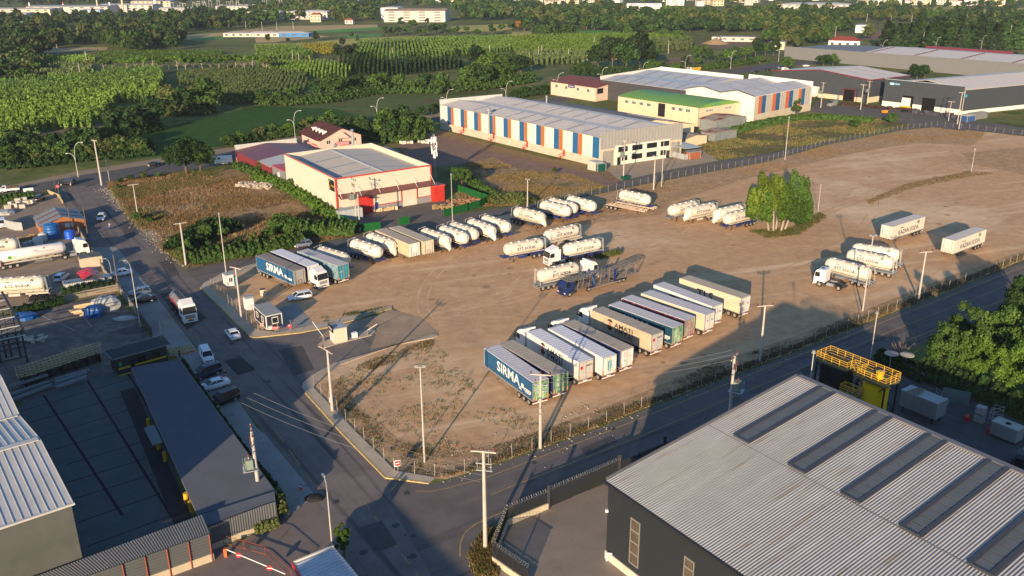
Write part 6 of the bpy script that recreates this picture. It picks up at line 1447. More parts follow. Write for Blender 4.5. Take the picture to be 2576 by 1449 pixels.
up((181,582),(170,521),'wooden pole in front of the brick shed','plain',0,.12,True)
up((302,745),(285,641),'leaning wooden pole by the parked white saloon','plain',0,.13,True)
up((142,487),(133,439),'rusty thin pole by the upper left junction wall','plain',0,.08,True)
up((406,842),(399,807),'short concrete post beside the guardhouse roof','plain',0,.1)
# curved street lamps
slm=M('lamp_white',(.58,.57,.53),.4)
def curved():
    t=empty('street_lamp');m=MB();m.tube((0,0,0),(0,0,4.5),.1,.07,8)
    for s,H_,L_ in ((1,10.3,2.2),(-1,7.2,1.6)):
        pts=[(0,0,3.8)];
        for k in range(1,8): f=k/7;pts.append((s*(L_*f**2.6),0,3.8+(H_-3.8)*math.sin(f*PI/2)**.9))
        m.path(pts,.055)
        m.box((s*(L_+.35),0,H_-.02),(.8,.22,.12))
    m.build('post',slm,t);m=MB()
    for s,H_,L_ in ((1,10.3,2.2),(-1,7.2,1.6)): m.box((s*(L_+.4),0,H_-.1),(.5,.18,.05))
    m.build('lamp_head',lampg,t);return t
names=['at the upper left junction','behind the pink house','by the trees right of the pink house','behind the far end of the striped warehouse','beyond the striped warehouse parapet','left of the red brown roof office','between the office and the black walled hall','behind the black walled hall','left of the yellow tipper truck','beside the black cars on the far road','left of the long pale grey factory','beyond the left end of the factory roofs','behind the factory roofs','before the conifer row','at the right edge beyond the factory roofs']
for i,(x,y) in enumerate(((197,446),(743,352),(950,314),(1124,289),(1273,264),(1402,239),(1513,223),(1615.5,208),(1722.5,187),(1837.5,174),(1958,156),(2218,141),(2352,133),(2467,128),(2556,125))):
    place('curved',curved,G(x,y),R(10),'white curved double arm street lamp '+names[i],'street lamp','curved street lamps along the cross road')
# wires (thin cables sagging between poles)
wirem=M('cable_black',(.03,.03,.03),.7,var=0)
def wire(a,b,sag,label,r=.018):
    m=MB();a=Vector(a);b=Vector(b)
    for off in (-1.2,0,1.2):
        d=(b-a);q=Vector((-d.y,d.x,0)).normalized()*off;n=10;pts=[]
        for i in range(n+1): f=i/n;pts.append(a+q+d*f-Vector((0,0,sag*4*f*(1-f))))
        m.path(pts,r,3)
    tag(m.build('power_line',M('cable_pale',(.3,.29,.27),.6,var=0)),label,'power line','power lines')
bA=G(655,1267);bB=G(1221,1383);bC=G(1359,1127);bD=G(1835,1044,4.2);bE=G(1911,910);bF=G(2310,755)
wire((bA.x,bA.y,13.5),(bB.x,bB.y,9.0),1.0,'three power lines crossing the main road near the bottom')
wire((bC.x,bC.y,9.8),(bD.x,bD.y,12.6),.8,'three power lines from the SIRMA trailer pole to the side road transformer')
# fences
wirefm=M('fence_mesh',(.2,.2,.19),.6,.3,var=0)
def fence(pts,label,sp=3.0,h=1.9,postm=None,mesh=True,r=.026,name='wire_fence',cat='fence',nw=5,leanm=.05):
    P_=GP(*pts) if not isinstance(pts[0],Vector) else pts;t=empty(name,label,cat);k=0;w_=MB();rr_=random.Random(len(pts)*7+k)
    for a,b in zip(P_[:-1],P_[1:]):
        L_=(b-a).length;n_=max(1,round(L_/sp))
        for i in range(n_):
            p=a.lerp(b,i/n_);
            if k<100: m=MB();m.tube((p.x,p.y,0),(p.x+rr_.uniform(-leanm,leanm),p.y+rr_.uniform(-leanm,leanm),h),r,n=6);m.build('post',postm or poleM,t)
            k+=1
        if mesh:
            for j in range(nw): z=.25+(h-.3)*j/(nw-1);w_.tube((a.x,a.y,z),(b.x,b.y,z),.008,n=3,cap=False)
            for i in range(int(L_/.45)): p=a.lerp(b,i*.45/L_);q=a.lerp(b,min(1,(i*.45+.4)/L_));w_.tube((p.x,p.y,.2),(q.x,q.y,h-.1),.005,n=3,cap=False)
    if mesh: w_.build('wire_mesh',wirefm,t)
    return t
fence([(789,974),(893,1084),(993,1187),(1094,1201),(1169,1190),(1288,1150),(1480,1081),(1613,1028)],'wire fence with concrete posts round the front corner of the dirt lot')
fence([(1613,1028),(1932,907),(2157,818),(2407,720),(2640,628)],'wire fence between the dirt lot and the side road on the right')
fence([(789,974),(848,914),(974,880),(1060,853)],'thin wire fence along the lower entrance pavement',postm=dark,sp=5)
fence([(1303,532),(1488,491),(1668,454),(1932,406),(2073,364),(2268,326),(2357,317)],'wire fence along the upper road on the far side of the lot')
fence([(2357,317),(2480,330),(2640,348)],'wire fence continuing right from the upper right junction')
fence([(532,722),(585,775),(647,833)],'wire fence beside the black container office',sp=2.4)
fence([(650,836),(700,836),(765,826)],'wire fence with red signs at the entrance',sp=2.4)
# black gate fence with razor wire by the grey warehouse
blk=M('black_fence_steel',(.025,.027,.03),.5,var=0);rz_=M('razor_wire',(.5,.47,.38),.35,.6,var=0)
def bar_fence(a,b,label,h=2.1,base=.0,razor=True,cat='fence',name='bar_fence'):
    t=empty(name,label,cat);L_=(b-a).length;d=(b-a)/L_;m=MB();q=Vector((d.y,-d.x,0))*.03
    for i in range(int(L_/.13)): p=a+d*(i*.13);m.prism([p-q,p+d*.045-q,p+d*.045+q,p+q],base+.1,base+h)
    for z in (base+.12,base+h-.05): m.prism([a-q*1.3,b-q*1.3,b+q*1.3,a+q*1.3],z,z+.07)
    m.build('bars',blk,t)
    for i in range(int(L_/3)+1): p=a+d*min(L_,i*3.0);m=MB();m.box((p.x,p.y,(base+h)/2+.1),(.12,.12,base+h+.2),math.atan2(d.y,d.x));m.build('post',blk,t)
    if razor:
        m=MB();pts=[];n_=int(L_*14)
        for i in range(n_+1): s=i/14;an=s/.32*2*PI;pts.append(a+d*s+Vector((0,0,base+h+.28+.22*math.sin(an)))+Vector((d.y,-d.x,0))*.22*math.cos(an))
        m.path(pts,.012,3);m.build('razor_wire',rz_,t)
    return t
ga,gb,gc,gd=G(1380,1279),G(1527,1216),G(1553,1192),G(1668,1146)
bar_fence(G(1382,1277),G(1560,1199),'black sliding gate with vertical bars and razor wire at the front yard',name='sliding_gate',cat='gate',h=2.3)
bar_fence(G(1560,1199),G(1960,1028),'black bar fence running on behind the ribbed roof warehouse',razor=False)
bar_fence(G(1275,1322),G(1378,1280),'fence with razor wire on a cream low wall left of the sliding gate',base=.7,h=1.5)
bar_fence(G(1241,1416),G(1275,1322),'razor wire fence on the corner wall beside the tall winged pole',base=.7,h=1.5)
bar_fence(G(1241,1416),G(1330,1478),'razor wire fence at the bottom of the front yard',base=.7,h=1.5)
for a,b,l in (((1275,1322),(1378,1280),'cream low wall under the razor wire fence left of the gate'),((1241,1416),(1275,1322),'cream low wall at the corner beside the tall winged pole'),((1241,1416),(1330,1478),'cream low wall along the bottom of the front yard')):
    A,B=G(*a),G(*b);n=(B-A).normalized();q=Vector((n.y,-n.x,0))*.13;tag(MB().prism([A-q,B-q,B+q,A+q],0,.75).build('low_wall',M('cream_low_wall',(.55,.47,.33),.85,var=.1)),l,'wall')
for p in (G(1380,1279),G(1557,1200),G(1670,1152)):
    m=MB();m.box((p.x,p.y,1.5),(.35,.35,3.0));m.box((p.x,p.y,3.05),(.42,.42,.1));tag(m.build('gate_post',blk),{0: 'first',1: 'second',2: 'third'}[[G(1380,1279),G(1557,1200),G(1670,1152)].index(p)]+' heavy black gate post from the left along the black fence','gate post','black gate posts')
# green screen fences
gsm=M('green_screen',(.012,.1,.025),.8,var=.15,scale=2)
for i,(pts,l) in enumerate((([(850,556),(910,583),(958,577)],'dark green screen fence at the near corner of the paved yard'),([(1004,567),(1031,563)],'short dark green screen panel in the yard entrance'),([(1116.5,546),(1206,522),(1230,509),(1151,481)],'dark green screen fence round the rubble corner of the paved yard'))):
    t=empty('screen_fence',l,'fence');P_=GP(*pts)
    for a,b in zip(P_[:-1],P_[1:]):
        n=(b-a).normalized();q=Vector((n.y,-n.x,0))*.04;MB().prism([a-q,b-q,b+q,a+q],.05,1.9).build('screen',gsm,t)
        for k in range(int((b-a).length/2.5)+1): p=a+n*k*2.5;MB().box((p.x,p.y,.98),(.08,.08,1.96)).build('post',dark,t)
# yard boundary walls on the left
yw=M('yard_wall',(.33,.28,.2),.9,var=.15)
def wall(pts,h,label,mat=yw,w=.2,name='boundary_wall',posts=None):
    P_=GP(*pts);m=MB()
    for a,b in zip(P_[:-1],P_[1:]): n=(b-a).normalized();q=Vector((n.y,-n.x,0))*w/2;m.prism([a-q-n*w/2,b-q+n*w/2,b+q+n*w/2,a+q-n*w/2],0,h)
    if not posts: return tag(m.build(name,mat),label,'wall')
    t=empty(name,label,'wall');m.build('wall',mat,t);m=MB()
    for a,b in zip(P_[:-1],P_[1:]):
        for k in range(int((b-a).length/2.2)+1): p=a+(b-a).normalized()*k*2.2;m.tube((p.x,p.y,h),(p.x,p.y,h+posts),.035,n=5)
        for z in (h+posts*.5,h+posts): m.tube((a.x,a.y,z),(b.x,b.y,z),.015,n=4)
    m.build('railing',dark,t);return t
wall([(193,573),(219,618),(242,655),(259,681)],1.1,'low concrete wall with a railing along the truck yard',posts=.9)
wall([(257,678),(307,741),(345,792)],1.3,'weathered boundary wall with railing beside the parked cars',posts=1.0,mat=M('yard_wall_grey',(.25,.24,.21),.9,var=.2))
wall([(345,792),(383,847)],1.6,'dark corrugated fence beside the guardhouse',mat=dark,w=.1)
wall([(30,790),(120,770),(220,745),(298,730)],1.2,'pale low wall between the two left yards',posts=.8)
wall([(85,490),(120,485),(150,497),(158,512)],.9,'pale yellowish curved wall at the upper left junction',mat=M('yellow_wall',(.45,.36,.2),.85,var=.1))
wall([(-20,668),(60,648),(152,624)],1.4,'row of pale blocks behind the gas tanker',mat=M('pale_block',(.5,.49,.45),.9,var=.1),w=.5)
# signs
def sign(base,h,w_,hh,mat,label,face=-75,text=None,tm=None,shape='box',legs=1,txt2=None):
    b=G(*base);t=empty('sign',label,'sign',loc=(b.x,b.y,0),rz=R(face));
    for k in range(legs): m=MB();y=0 if legs==1 else (-w_*.35,w_*.35)[k];m.tube((0,y,0),(0,y,h-.02),.04,n=6);m.build('post',steel,t)
    m=MB()
    if shape=='box': m.box((.05,0,h-hh/2),(.04,w_,hh))
    else: m.lathe([(-.02,w_/2),(.02,w_/2)],'x',20,(.05,0,h-hh/2))
    p=m.build('panel',mat,t);return t,p,h-hh/2
def noentry(base,h,label,s=.75,face=-75):
    t,p,z=sign(base,h,s,s,white,label,face);m=MB();m.lathe([(0,s*.42),(.012,s*.42)],'x',20,(.07,0,z));m.build('red_disc',inkr,p);m=MB();m.box((.09,0,z),(.012,s*.6,s*.13));m.build('white_bar',inkw,p)
noentry((838,1028),1.9,'no entry sign on the fence at the foot of the pole with three insulators',.85,-60)
noentry((1001,1186),1.6,'no entry sign on the fence at the front corner of the lot',.85,-75)
noentry((661,833),1.5,'no entry sign by the black container office',.5)
t,p,z=sign((694,836),1.1,1.0,.6,inkr,'red DİKKAT sign on the entrance fence');m=MB();lettering(m,'DİKKAT',(.08,0,z+.1),(0,1,0),(0,0,1),.8,.2);lettering(m,'FREE PARKING',(.08,0,z-.14),(0,1,0),(0,0,1),.8,.1);m.build('lettering',inkw,p)
t,p,z=sign((730,835),1.4,.65,.7,inkr,'red parking sign with a white P on the entrance fence');m=MB();lettering(m,'P',(.08,0,z+.08),(0,1,0),(0,0,1),.26,.36);m.build('lettering',inkw,p)
t,p,z=sign((149,492),3.0,.9,.9,inkr,'round red stop sign at the upper left junction',-70,shape='disc');m=MB();lettering(m,'DUR',(.09,0,z),(0,1,0),(0,0,1),.6,.2);m.build('lettering',inkw,p)
sign((276,458),6.5,1.2,3.0,white,'tall white billboard on two legs at the upper left junction',-160,legs=2)
sign((75,497),2.6,2.4,1.7,white,'white board standing in the planted strip at the upper left',-60,legs=2)
# container office, kiosk, cabins
q=G(672,832);q2=G(711.5,823);au_=math.degrees(math.atan2((q2-q).y,(q2-q).x));w_=(q2-q).length
co=empty('container_office','black ribbed container office with white corner posts beside the entrance','container office');Fq=Fr(q,au_);Fl=Fr(q,au_+90,flip=True);cl=6.0
m=MB();m.prism([q,q2,q2+D2(au_+90,cl),q+D2(au_+90,cl)],.25,2.65)
for k in range(28): Fl.slab(m,cl*k/28,cl*(k+.5)/28,.3,2.55,0,.03)
for k in range(12): Fq.slab(m,w_*k/12,w_*(k+.5)/12,.3,2.55,0,.03)
m.build('wall',M('office_black',(.03,.034,.045),.5),co)
m=MB();Fq.slab(m,-.06,w_+.06,2.55,2.72,-cl-.06,.06);m.build('roof',M('office_roof',(.3,.3,.29),.6,var=.06),co)
m=MB();
for F_,L_ in ((Fq,w_),(Fl,cl)):
    for u in (-.05,L_-.1): F_.slab(m,u,u+.14,.2,2.55,.03,.07)
    F_.slab(m,0,L_,2.5,2.6,.03,.08);F_.slab(m,0,L_,.2,.32,.03,.07)
m.build('frame',white,co);window(co,Fq,w_*.35,w_*.75,1.0,2.2,1,1,white,glass,.12,off=.04)
for u in (1.2,3.9): window(co,Fl,u,u+.9,1.1,2.1,1,1,white,glass,.1,off=.04)
m=MB();Fq.slab(m,.25,.9,.2,.8,.05,.45);m.build('air_conditioner',white,co)
wb=empty('white_cabin_tank','white plastic tank with a crate on top behind the container office','tank');p=G(628,778);m=MB();m.box((p.x,p.y,1.1),(1.6,1.4,2.2),R(34));m.build('body',white,wb,bevel=.15);m=MB();m.box((p.x,p.y,2.4),(1.3,1.1,.35),R(34));m.build('crate',steel,wb)
def cabin(base,right,dep,h,label,wm,rm,wins=True,name='cabin',winm=None):
    q=G(*base);q2=G(*right);a_=math.degrees(math.atan2((q2-q).y,(q2-q).x));w_=(q2-q).length;t=empty(name,label,'cabin');F_=Fr(q,a_);F2=Fr(q,a_+90,flip=True)
    m=MB();m.prism([q,q2,q2+D2(a_+90,dep),q+D2(a_+90,dep)],.15,h-.12);m.build('wall',wm,t);m=MB();F_.slab(m,-.08,w_+.08,h-.12,h,-dep-.08,.08)
    for k in range(9): F_.slab(m,w_*k/9,w_*k/9+.06,h,h+.04,-dep,0)
    m.build('roof',rm,t);m=MB()
    for F3,L3 in ((F_,w_),(F2,dep)):
        for u in (-.02,L3-.06): F3.slab(m,u,u+.08,.15,h-.12,.0,.03)
    m.build('corner_trim',white,t)
    if wins: window(t,F_,w_*.3,w_*.8,1.0,1.9,2,1,white,glass,.07);
    m=MB();F2.slab(m,dep*.3,dep*.7,.15,2.0,0,.03);m.build('door',M('cabin_door',(.55,.55,.52),.5),t);return t,F_,F2,w_
kt,Fk,Fk2,wk=cabin((842,867),(874,860),2.0,2.7,'cream ticket kiosk with a ribbed roof and black sign on the entrance island',M('kiosk_cream',(.6,.55,.42),.5,var=.03),silver,False,'ticket_kiosk')
m=MB();Fk2.slab(m,-.1,2.1,2.1,3.1,.1,.2);m.build('sign_board',black,kt);m=MB();lettering(m,'OTOPARK',Fk2.pt(1.0,2.6,.22),-Fk2.u,(0,0,1),1.6,.4);m.build('lettering',inkw,kt)
cabin((572,724),(590,720),1.8,2.5,'small white cabin with a ribbed roof at the side road corner',white,silver,True,'white_cabin')
m=MB();p=G(595,717);m.lathe([(0,.4),(1.8,.4)],'z',10,(p.x,p.y,0));tag(m.build('tarp_roll',M('teal_tarp',(.02,.2,.28),.5)),'teal tarpaulin covered drum beside the small white cabin','drum')
p=G(892,850);m=MB();m.box((p.x,p.y,.5),(.9,.7,1.0),R(30));tag(m.build('utility_box',white,bevel=.03),'white box on the entrance island behind the ticket kiosk','box')
p=G(662,745);t=empty('garbage_bin','white waste container on the dirt above the container office','bin');m=MB();m.box((p.x,p.y,.75),(.9,.8,1.2),R(20),1.15);m.build('body',M('bin_cream',(.6,.5,.38),.6),t);m=MB();m.box((p.x,p.y,1.4),(.95,.85,.06),R(20));m.build('lid',dark,t)
def barrier(base,tip,label,colr=M('barrier_grey',(.12,.12,.11),.5),boomz=.95,discs=()):
    b=G(*base);e=G(*tip);t=empty('barrier',label,'barrier');m=MB();m.box((b.x,b.y,.5),(.32,.32,1.0));m.build('post',colr,t)
    d=(e-b);d.z=0;m=MB();tipz=boomz+(1.6 if not discs else 0.1);A=Vector((b.x,b.y,boomz));B=Vector((e.x,e.y,tipz));m.tube(A,B,.05);m.build('boom',inkw,t)
    for f in discs: c=A.lerp(B,f);m=MB();n=Vector((0,-1,0));m.lathe([(-.02,.32),(.02,.32)],'y',18,(c.x,c.y-.08,c.z));o=m.build('stop_disc',inkr,t);m=MB();m.box((c.x,c.y-.11,c.z),(.42,.01,.1));m.build('white_bar',inkw,o)
    return t
barrier((815,861),(789,845),'raised white boom barrier left of the ticket kiosk')
barrier((925,844),(951,851),'white boom barrier at the right end of the entrance island',boomz=.95)
barrier((569,1400),(720,1466),'white barrier boom with round stop signs at the bottom gate',colr=M('barrier_orange',(.6,.12,.03),.5),discs=(.24,.75))
t=empty('red_railing','rusty red pipe railing beside the bottom gate','railing');P_=GP((563,1372),(615,1386),(668,1400),(735,1462));m=MB()
for p in P_: m.tube((p.x,p.y,0),(p.x,p.y,1.3),.035)
for a,b in zip(P_[:-1],P_[1:]):
    for z in (.3,1.25): m.tube((a.x,a.y,z),(b.x,b.y,z),.03)
m.build('railing',rust,t)
# bottom booth
bt=empty('guard_booth','guard booth with a white ribbed roof and red lettered edge at the bottom','booth');q=[G(x,y,2.8) for x,y in ((739,1416),(839,1376),(905,1455),(800,1520))]
m=MB();cc=sum(q,Vector())/4;m.prism([p.lerp(cc,.06) for p in q],0,2.7);m.build('wall',M('booth_wall',(.4,.38,.36),.6),bt)
m=MB();n_=13
for i in range(n_):
    f0,f1=i/n_,(i+.82)/n_;f2=(i+1)/n_
    m.prism([q[0].lerp(q[3],f0),q[1].lerp(q[2],f0),q[1].lerp(q[2],f1),q[0].lerp(q[3],f1)],2.75,2.85);m.prism([q[0].lerp(q[3],f1),q[1].lerp(q[2],f1),q[1].lerp(q[2],f2),q[0].lerp(q[3],f2)],2.75,2.92)
m.build('roof',M('booth_roof',(.5,.52,.55),.4,.2),bt);m=MB();beam(m,q[0]+Vector((0,0,.05)),q[1]+Vector((0,0,.05)),.2,.25);m.build('front_edge',cream,bt)
m=MB();beam(m,q[0]+Vector((-.15,-.1,-.1)),q[3]+Vector((-.15,-.1,-.1)),.1,.5);m.build('red_fascia',inkr,bt)
# yellow platform tower
pt=empty('railed_platform_tower','black steel tower with bright yellow railed platforms behind the ribbed roof','platform tower');o_=Vector((40.0,105.2,0));X=D2(-55);Y=D2(35);zd=8.7
PP = lambda u,v,z: o_+X*u+Y*v+Vector((0,0,z))
m=MB()
for (u0,u1,v0,v1) in ((0,4.6,0,2.9),(4.6,6.2,1.7,2.9),(6.2,10.2,-.2,2.9)): m.prism([PP(u0,v0,0),PP(u1,v0,0),PP(u1,v1,0),PP(u0,v1,0)],zd-.25,zd-.02)
m.build('deck',M('deck_grating',(.14,.13,.06),.7,.2,var=.2,scale=3),pt)
m=MB()
def rail(pts,z0=zd,hh=1.1):
    for a,b in zip(pts[:-1],pts[1:]):
        A,B=PP(*a,z0),PP(*b,z0);L_=(B-A).length;n_=max(1,round(L_/1.1))
        for i in range(n_+1): p=A.lerp(B,i/n_);m.tube(p,p+Vector((0,0,hh)),.035,n=6)
        for z in (.12,.5,.82,hh): m.tube(A+Vector((0,0,z)),B+Vector((0,0,z)),.03 if z<1 else .04,n=6)
rail([(4.6,1.7),(4.6,0),(0,0),(0,2.9),(10.2,2.9),(10.2,-.2),(6.2,-.2),(6.2,1.7),(4.6,1.7)])
rail([(4.9,-1.4),(4.9,-.3),(7.2,-.3),(7.2,-1.4),(4.9,-1.4)],6.4,1.0);rail([(7.4,-.9),(7.4,.1),(9.2,.1),(9.2,-.9),(7.4,-.9)],4.2,1.0)
m.build('railing',yellow,pt)
m=MB();m.prism([PP(4.9,-1.4,0),PP(7.2,-1.4,0),PP(7.2,-.3,0),PP(4.9,-.3,0)],6.25,6.38);m.prism([PP(7.4,-.9,0),PP(9.2,-.9,0),PP(9.2,.1,0),PP(7.4,.1,0)],4.05,4.18);m.build('landing',M('deck_grating'),pt)
m=MB()
for u in (0.1,4.5,6.3,10.0):
    for v in (.1,2.8): m.tube(PP(u,v,0),PP(u,v,zd),.12,n=6)
for u0,u1 in ((.1,4.5),(6.3,10)):
    for v in (.1,2.8):
        for z0,z1 in ((0,4.3),(4.3,8.4)): m.tube(PP(u0,v,z0),PP(u1,v,z1),.07,n=5).tube(PP(u1,v,z0),PP(u0,v,z1),.07,n=5)
        m.tube(PP(u0,v,4.3),PP(u1,v,4.3),.08,n=5)
for u in (.1,4.5): m.tube(PP(u,.1,4.3),PP(u,2.8,4.3),.08,n=5).tube(PP(u,.1,0),PP(u,2.8,4.3),.06,n=5)
m.build('frame',M('tower_black',(.012,.012,.013),.6,var=0),pt)
m=MB();m.prism([PP(.5,.4,0),PP(4.1,.4,0),PP(4.1,2.5,0),PP(.5,2.5,0)],1.2,8.3);m.build('filter_housing',M('tower_black'),pt)
m=MB()
for i in range(11): p=PP(.8+i*.32,1.6,zd);m.lathe([(0,.1),(.45,.1)],'z',8,p)
m.build('valve',black,pt)
m=MB()
for i in range(9): a=PP(5.0+.2*i,1.0,zd-.1-i*.27);m.box(a,(.25,.7,.05),R(-55))
for v in (.6,1.4): m.tube(PP(4.8,v,zd+.9),PP(6.8,v,6.5+.9),.04,n=5)
m.build('stair',M('stair_yellow',(.5,.3,.02),.5),pt)
sl=empty('yellow_silo','yellow cylindrical silo under the right platform','silo');c=PP(8.2,1.2,0);m=MB();m.lathe([(0,1.55),(7.6,1.55),(7.7,1.66),(7.85,1.66),(7.9,1.5),(8.1,1.0)],'z',32,(c.x,c.y,0));m.build('shell',M('silo_yellow',(.85,.5,.004),.45,var=.08,scale=.5),sl,smooth=False)
m=MB();c=PP(8.3,1.5,zd);m.lathe([(0,.5),(.75,.5),(.8,.54),(.9,.54),(1.0,.3)],'z',16,c);m.build('top_filter',yellow,sl)
# work yard equipment
z5 = lambda x,y: (1985.6+x*.2292,805+y*.2292)
greyb=M('machine_grey',(.2,.215,.215),.5,var=.1)
def machine(px,L_,W_,z0,z1,rz,label,name,roofm=None,legs=True,parts=None):
    p=G(*z5(*px));t=empty(name,label,name.replace('_',' ')[:14],loc=(p.x,p.y,0),rz=R(rz));m=MB();m.box((0,0,(z0+z1)/2),(L_,W_,z1-z0));m.build('body',greyb,t,bevel=.03)
    m=MB();m.box((0,0,z1+.04),(L_+.06,W_+.06,.06));m.build('top',roofm or greyb,t)
    if legs:
        for x in (-L_*.4,L_*.4):
            for y in (-W_*.4,W_*.4): m=MB();m.box((x,y,z0/2),(.14,.14,z0));m.build('leg',black,t)
    return t
mc=machine((1440,1060),5.2,2.4,1.0,3.3,-55,'large grey machine housing on black legs below the yellow silo','machine_housing',M('machine_top',(.34,.35,.34),.5))
m=MB();
for k in range(4): m.box((-1.6+k*.35,0,3.42+.03*k),(.22,2.3,.06),R(4*k-6))
m.build('plank',M('wood_plank',(.25,.2,.14),.9),mc)
ge=machine((2370,1300),3.3,1.9,.3,2.1,-55,'pale topped generator box near the right edge of the work yard','generator_box',M('generator_top',(.42,.42,.37),.6));m=MB();m.lathe([(2.16,.35),(2.2,.35)],'z',16,(0,0,0));m.build('exhaust_vent',black,ge)
ibc=M('ibc_plastic',(.42,.42,.4),.5,var=.15)
def ibc_tank():
    t=empty('ibc_container');m=MB();m.box((0,0,.62),(1.1,.95,.95));m.build('tank',ibc,t,bevel=.06);m=MB()
    for x in np.linspace(-.57,.57,6): m.box((x,0,.62),(.03,1.03,1.0)) if abs(x)>.5 else (m.box((x,-.51,.62),(.03,.03,1.0)),m.box((x,.51,.62),(.03,.03,1.0)))
    for z in (.2,.5,.8,1.1):
        for y in (-.51,.51): m.box((0,y,z),(1.18,.03,.03))
        for x in (-.58,.58): m.box((x,0,z),(.03,1.0,.03))
    m.build('cage',steel,t);m=MB();m.box((0,0,.07),(1.2,1.0,.12));m.build('pallet',M('pallet_wood',(.3,.22,.13),.9),t);return t
p=G(*z5(2080,1120));place('ibc',ibc_tank,p,R(-50),'caged white liquid container at the bottom of the stack in the work yard','liquid container','stacked liquid containers')
place('ibc',ibc_tank,(p.x,p.y,1.22),R(-46),'caged white liquid container on top of the stack in the work yard','liquid container','stacked liquid containers')
for a,b,hh,l in (((1660,900),(1965,960),2.3,'grey LED board panel leaning by the hedge in the work yard'),((1110,720),(1250,800),2.2,'dark site hoarding with lettering right of the yellow silo'),((1240,570),(1470,700),1.6,'long low grey panel wall behind the machine housing')):
    A,B=G(*z5(*a)),G(*z5(*b));n=(B-A).normalized();q=Vector((n.y,-n.x,0))*.05;tag(MB().prism([A-q,B-q,B+q,A+q],.1,hh).build('panel_board',M('panel_teal_grey',(.1,.14,.14),.6,var=.15)),l,'panel')
t=empty('scaffold','light tube scaffold frame in the work yard','scaffold');m=MB()
P_=[G(*z5(x,y)) for x,y in ((1590,900),(1650,940),(2180,1140),(2230,1080),(2330,1110))]
for p in P_: m.tube((p.x,p.y,0),(p.x,p.y,2.2),.03,n=5)
for a,b in ((0,1),(2,3),(3,4),(2,4)):
    for z in (.8,1.6,2.1): m.tube((P_[a].x,P_[a].y,z),(P_[b].x,P_[b].y,z),.025,n=5)
m.build('tube_frame',steel,t)
for x,y,mt,l,nm in ((1945,1110,redM,'red and yellow compressor on the work yard floor','compressor'),(2190,1250,redM,'red gas bottle standing in the work yard','gas_bottle'),(1720,930,greyb,'grey drum lying by the hedge','drum')):
    p=G(*z5(x,y));m=MB();m.lathe([(0,.3),(.1,.34),(.7,.34),(.9,.22),(1.1,.08)],'z',12,(p.x,p.y,0));tag(m.build(nm,mt),l,nm)
# umbrella-like discs behind the platform
for x,y,mt,l in ((1265,560,M('parasol_cream',(.5,.44,.33),.7),'cream round parasol behind the yellow platform'),(1095,545,M('parasol_pink',(.5,.36,.32),.7),'pale pink round cover behind the yellow railing')):
    p=G(*z5(x,y));t=empty('parasol',l,'parasol');m=MB();m.tube((p.x,p.y,0),(p.x,p.y,2.9),.05);m.build('pole',steel,t);m=MB();m.lathe([(2.65,1.05),(2.72,1.0),(2.85,.2)],'z',14,(p.x,p.y,0));m.build('canopy',mt,t)
# left yards
bs=simple_gable('brick_shed','small orange brick shed with a grey corrugated roof beside the main road','shed',(-107.9,193.6),40,9.5,124,9.5,2.2,3.7,M('orange_brick',(.4,.16,.07),.85,var=.2,scale=1.5),M('shed_grey_sheet',(.22,.235,.24),.5,.2,var=.1),over=.3)
Fb=Fr((-107.9,193.6),40);window(bs,Fb,5.2,6.9,1.0,2.0,2,1,white,lampg,.1)
m=MB();
for k in (2.5,6.5):
    a=Vector((-107.9,193.6,0))+D2(124,k)+D2(40,.1);b=a+D2(40,4.6);beam(m,a+Vector((0,0,2.45)),b+Vector((0,0,3.9)),.5,.05);b2=a+D2(40,9.2);beam(m,b+Vector((0,0,3.9)),b2+Vector((0,0,2.45)),.5,.05)
m.build('rusty_roof_strip',M('rust_strip',(.18,.06,.04),.7),bs)
def plastic_tank(px,r_,h_,mt,label,z0=0.0):
    p=G(*px);t=empty('water_tank',label,'water tank');m=MB();pr=[(0,r_*.97)]
    for k in range(5): z=h_*(k+.5)/5;pr+=[(z-.04,r_),(z,r_*1.03),(z+.04,r_)]
    pr+=[(h_*.93,r_),(h_,r_*.8),(h_+.12,r_*.25)];m.lathe(pr,'z',24,(p.x,p.y,z0));m.build('shell',mt,t,smooth=True);m=MB();m.lathe([(h_+.05,r_*.25),(h_+.2,r_*.22)],'z',12,(p.x,p.y,z0));m.build('lid',mt,t);return t
bl1=M('tank_blue',(.01,.1,.32),.4,var=.1);bl2=M('tank_bright_blue',(.01,.09,.55),.4,var=.08);wt=M('tank_milky',(.5,.52,.5),.5,var=.1)
plastic_tank((133.5,598),1.65,3.3,bl1,'large round blue water tank in the left yard');plastic_tank((177,600),1.1,1.9,bl2,'smaller bright blue tank beside the large blue water tank')
plastic_tank((97,616),1.0,1.7,wt,'milky white round tank behind the gas tanker, nearer one');plastic_tank((110,605),.9,1.7,wt,'milky white round tank behind the gas tanker, farther one')
for i,(x,y) in enumerate(((66,622),(74,620),(81,617))): place('ibc_dark',ibc_tank,G(x,y),R(20),('leftmost','middle','rightmost')[i]+' of the three dark caged containers behind the gas tanker','liquid container','caged containers behind the gas tanker')
bx=simple_gable('small_block_house','small flat roofed cream block hut in the truck yard','hut',G(205,681),30,4.2,120,3.4,2.4,2.45,M('hut_cream',(.5,.43,.32),.85),M('hut_roof',(.12,.13,.13),.8),over=.02)
tp=empty('red_tarp_shelter','crumpled red tarpaulin roof in front of the block hut','tarp shelter');m=MB();c=[G(191,686,2.6),G(208,703,2.6),G(256,692,2.6),G(240,673,2.6)];n_=8;vs=[];random.seed(4)
for i in range(n_+1):
    for j in range(n_+1): p=c[0].lerp(c[1],i/n_).lerp(c[3].lerp(c[2],i/n_),j/n_);vs.append(p+Vector((0,0,.5*math.sin(PI*j/n_)+random.uniform(-.1,.1))))
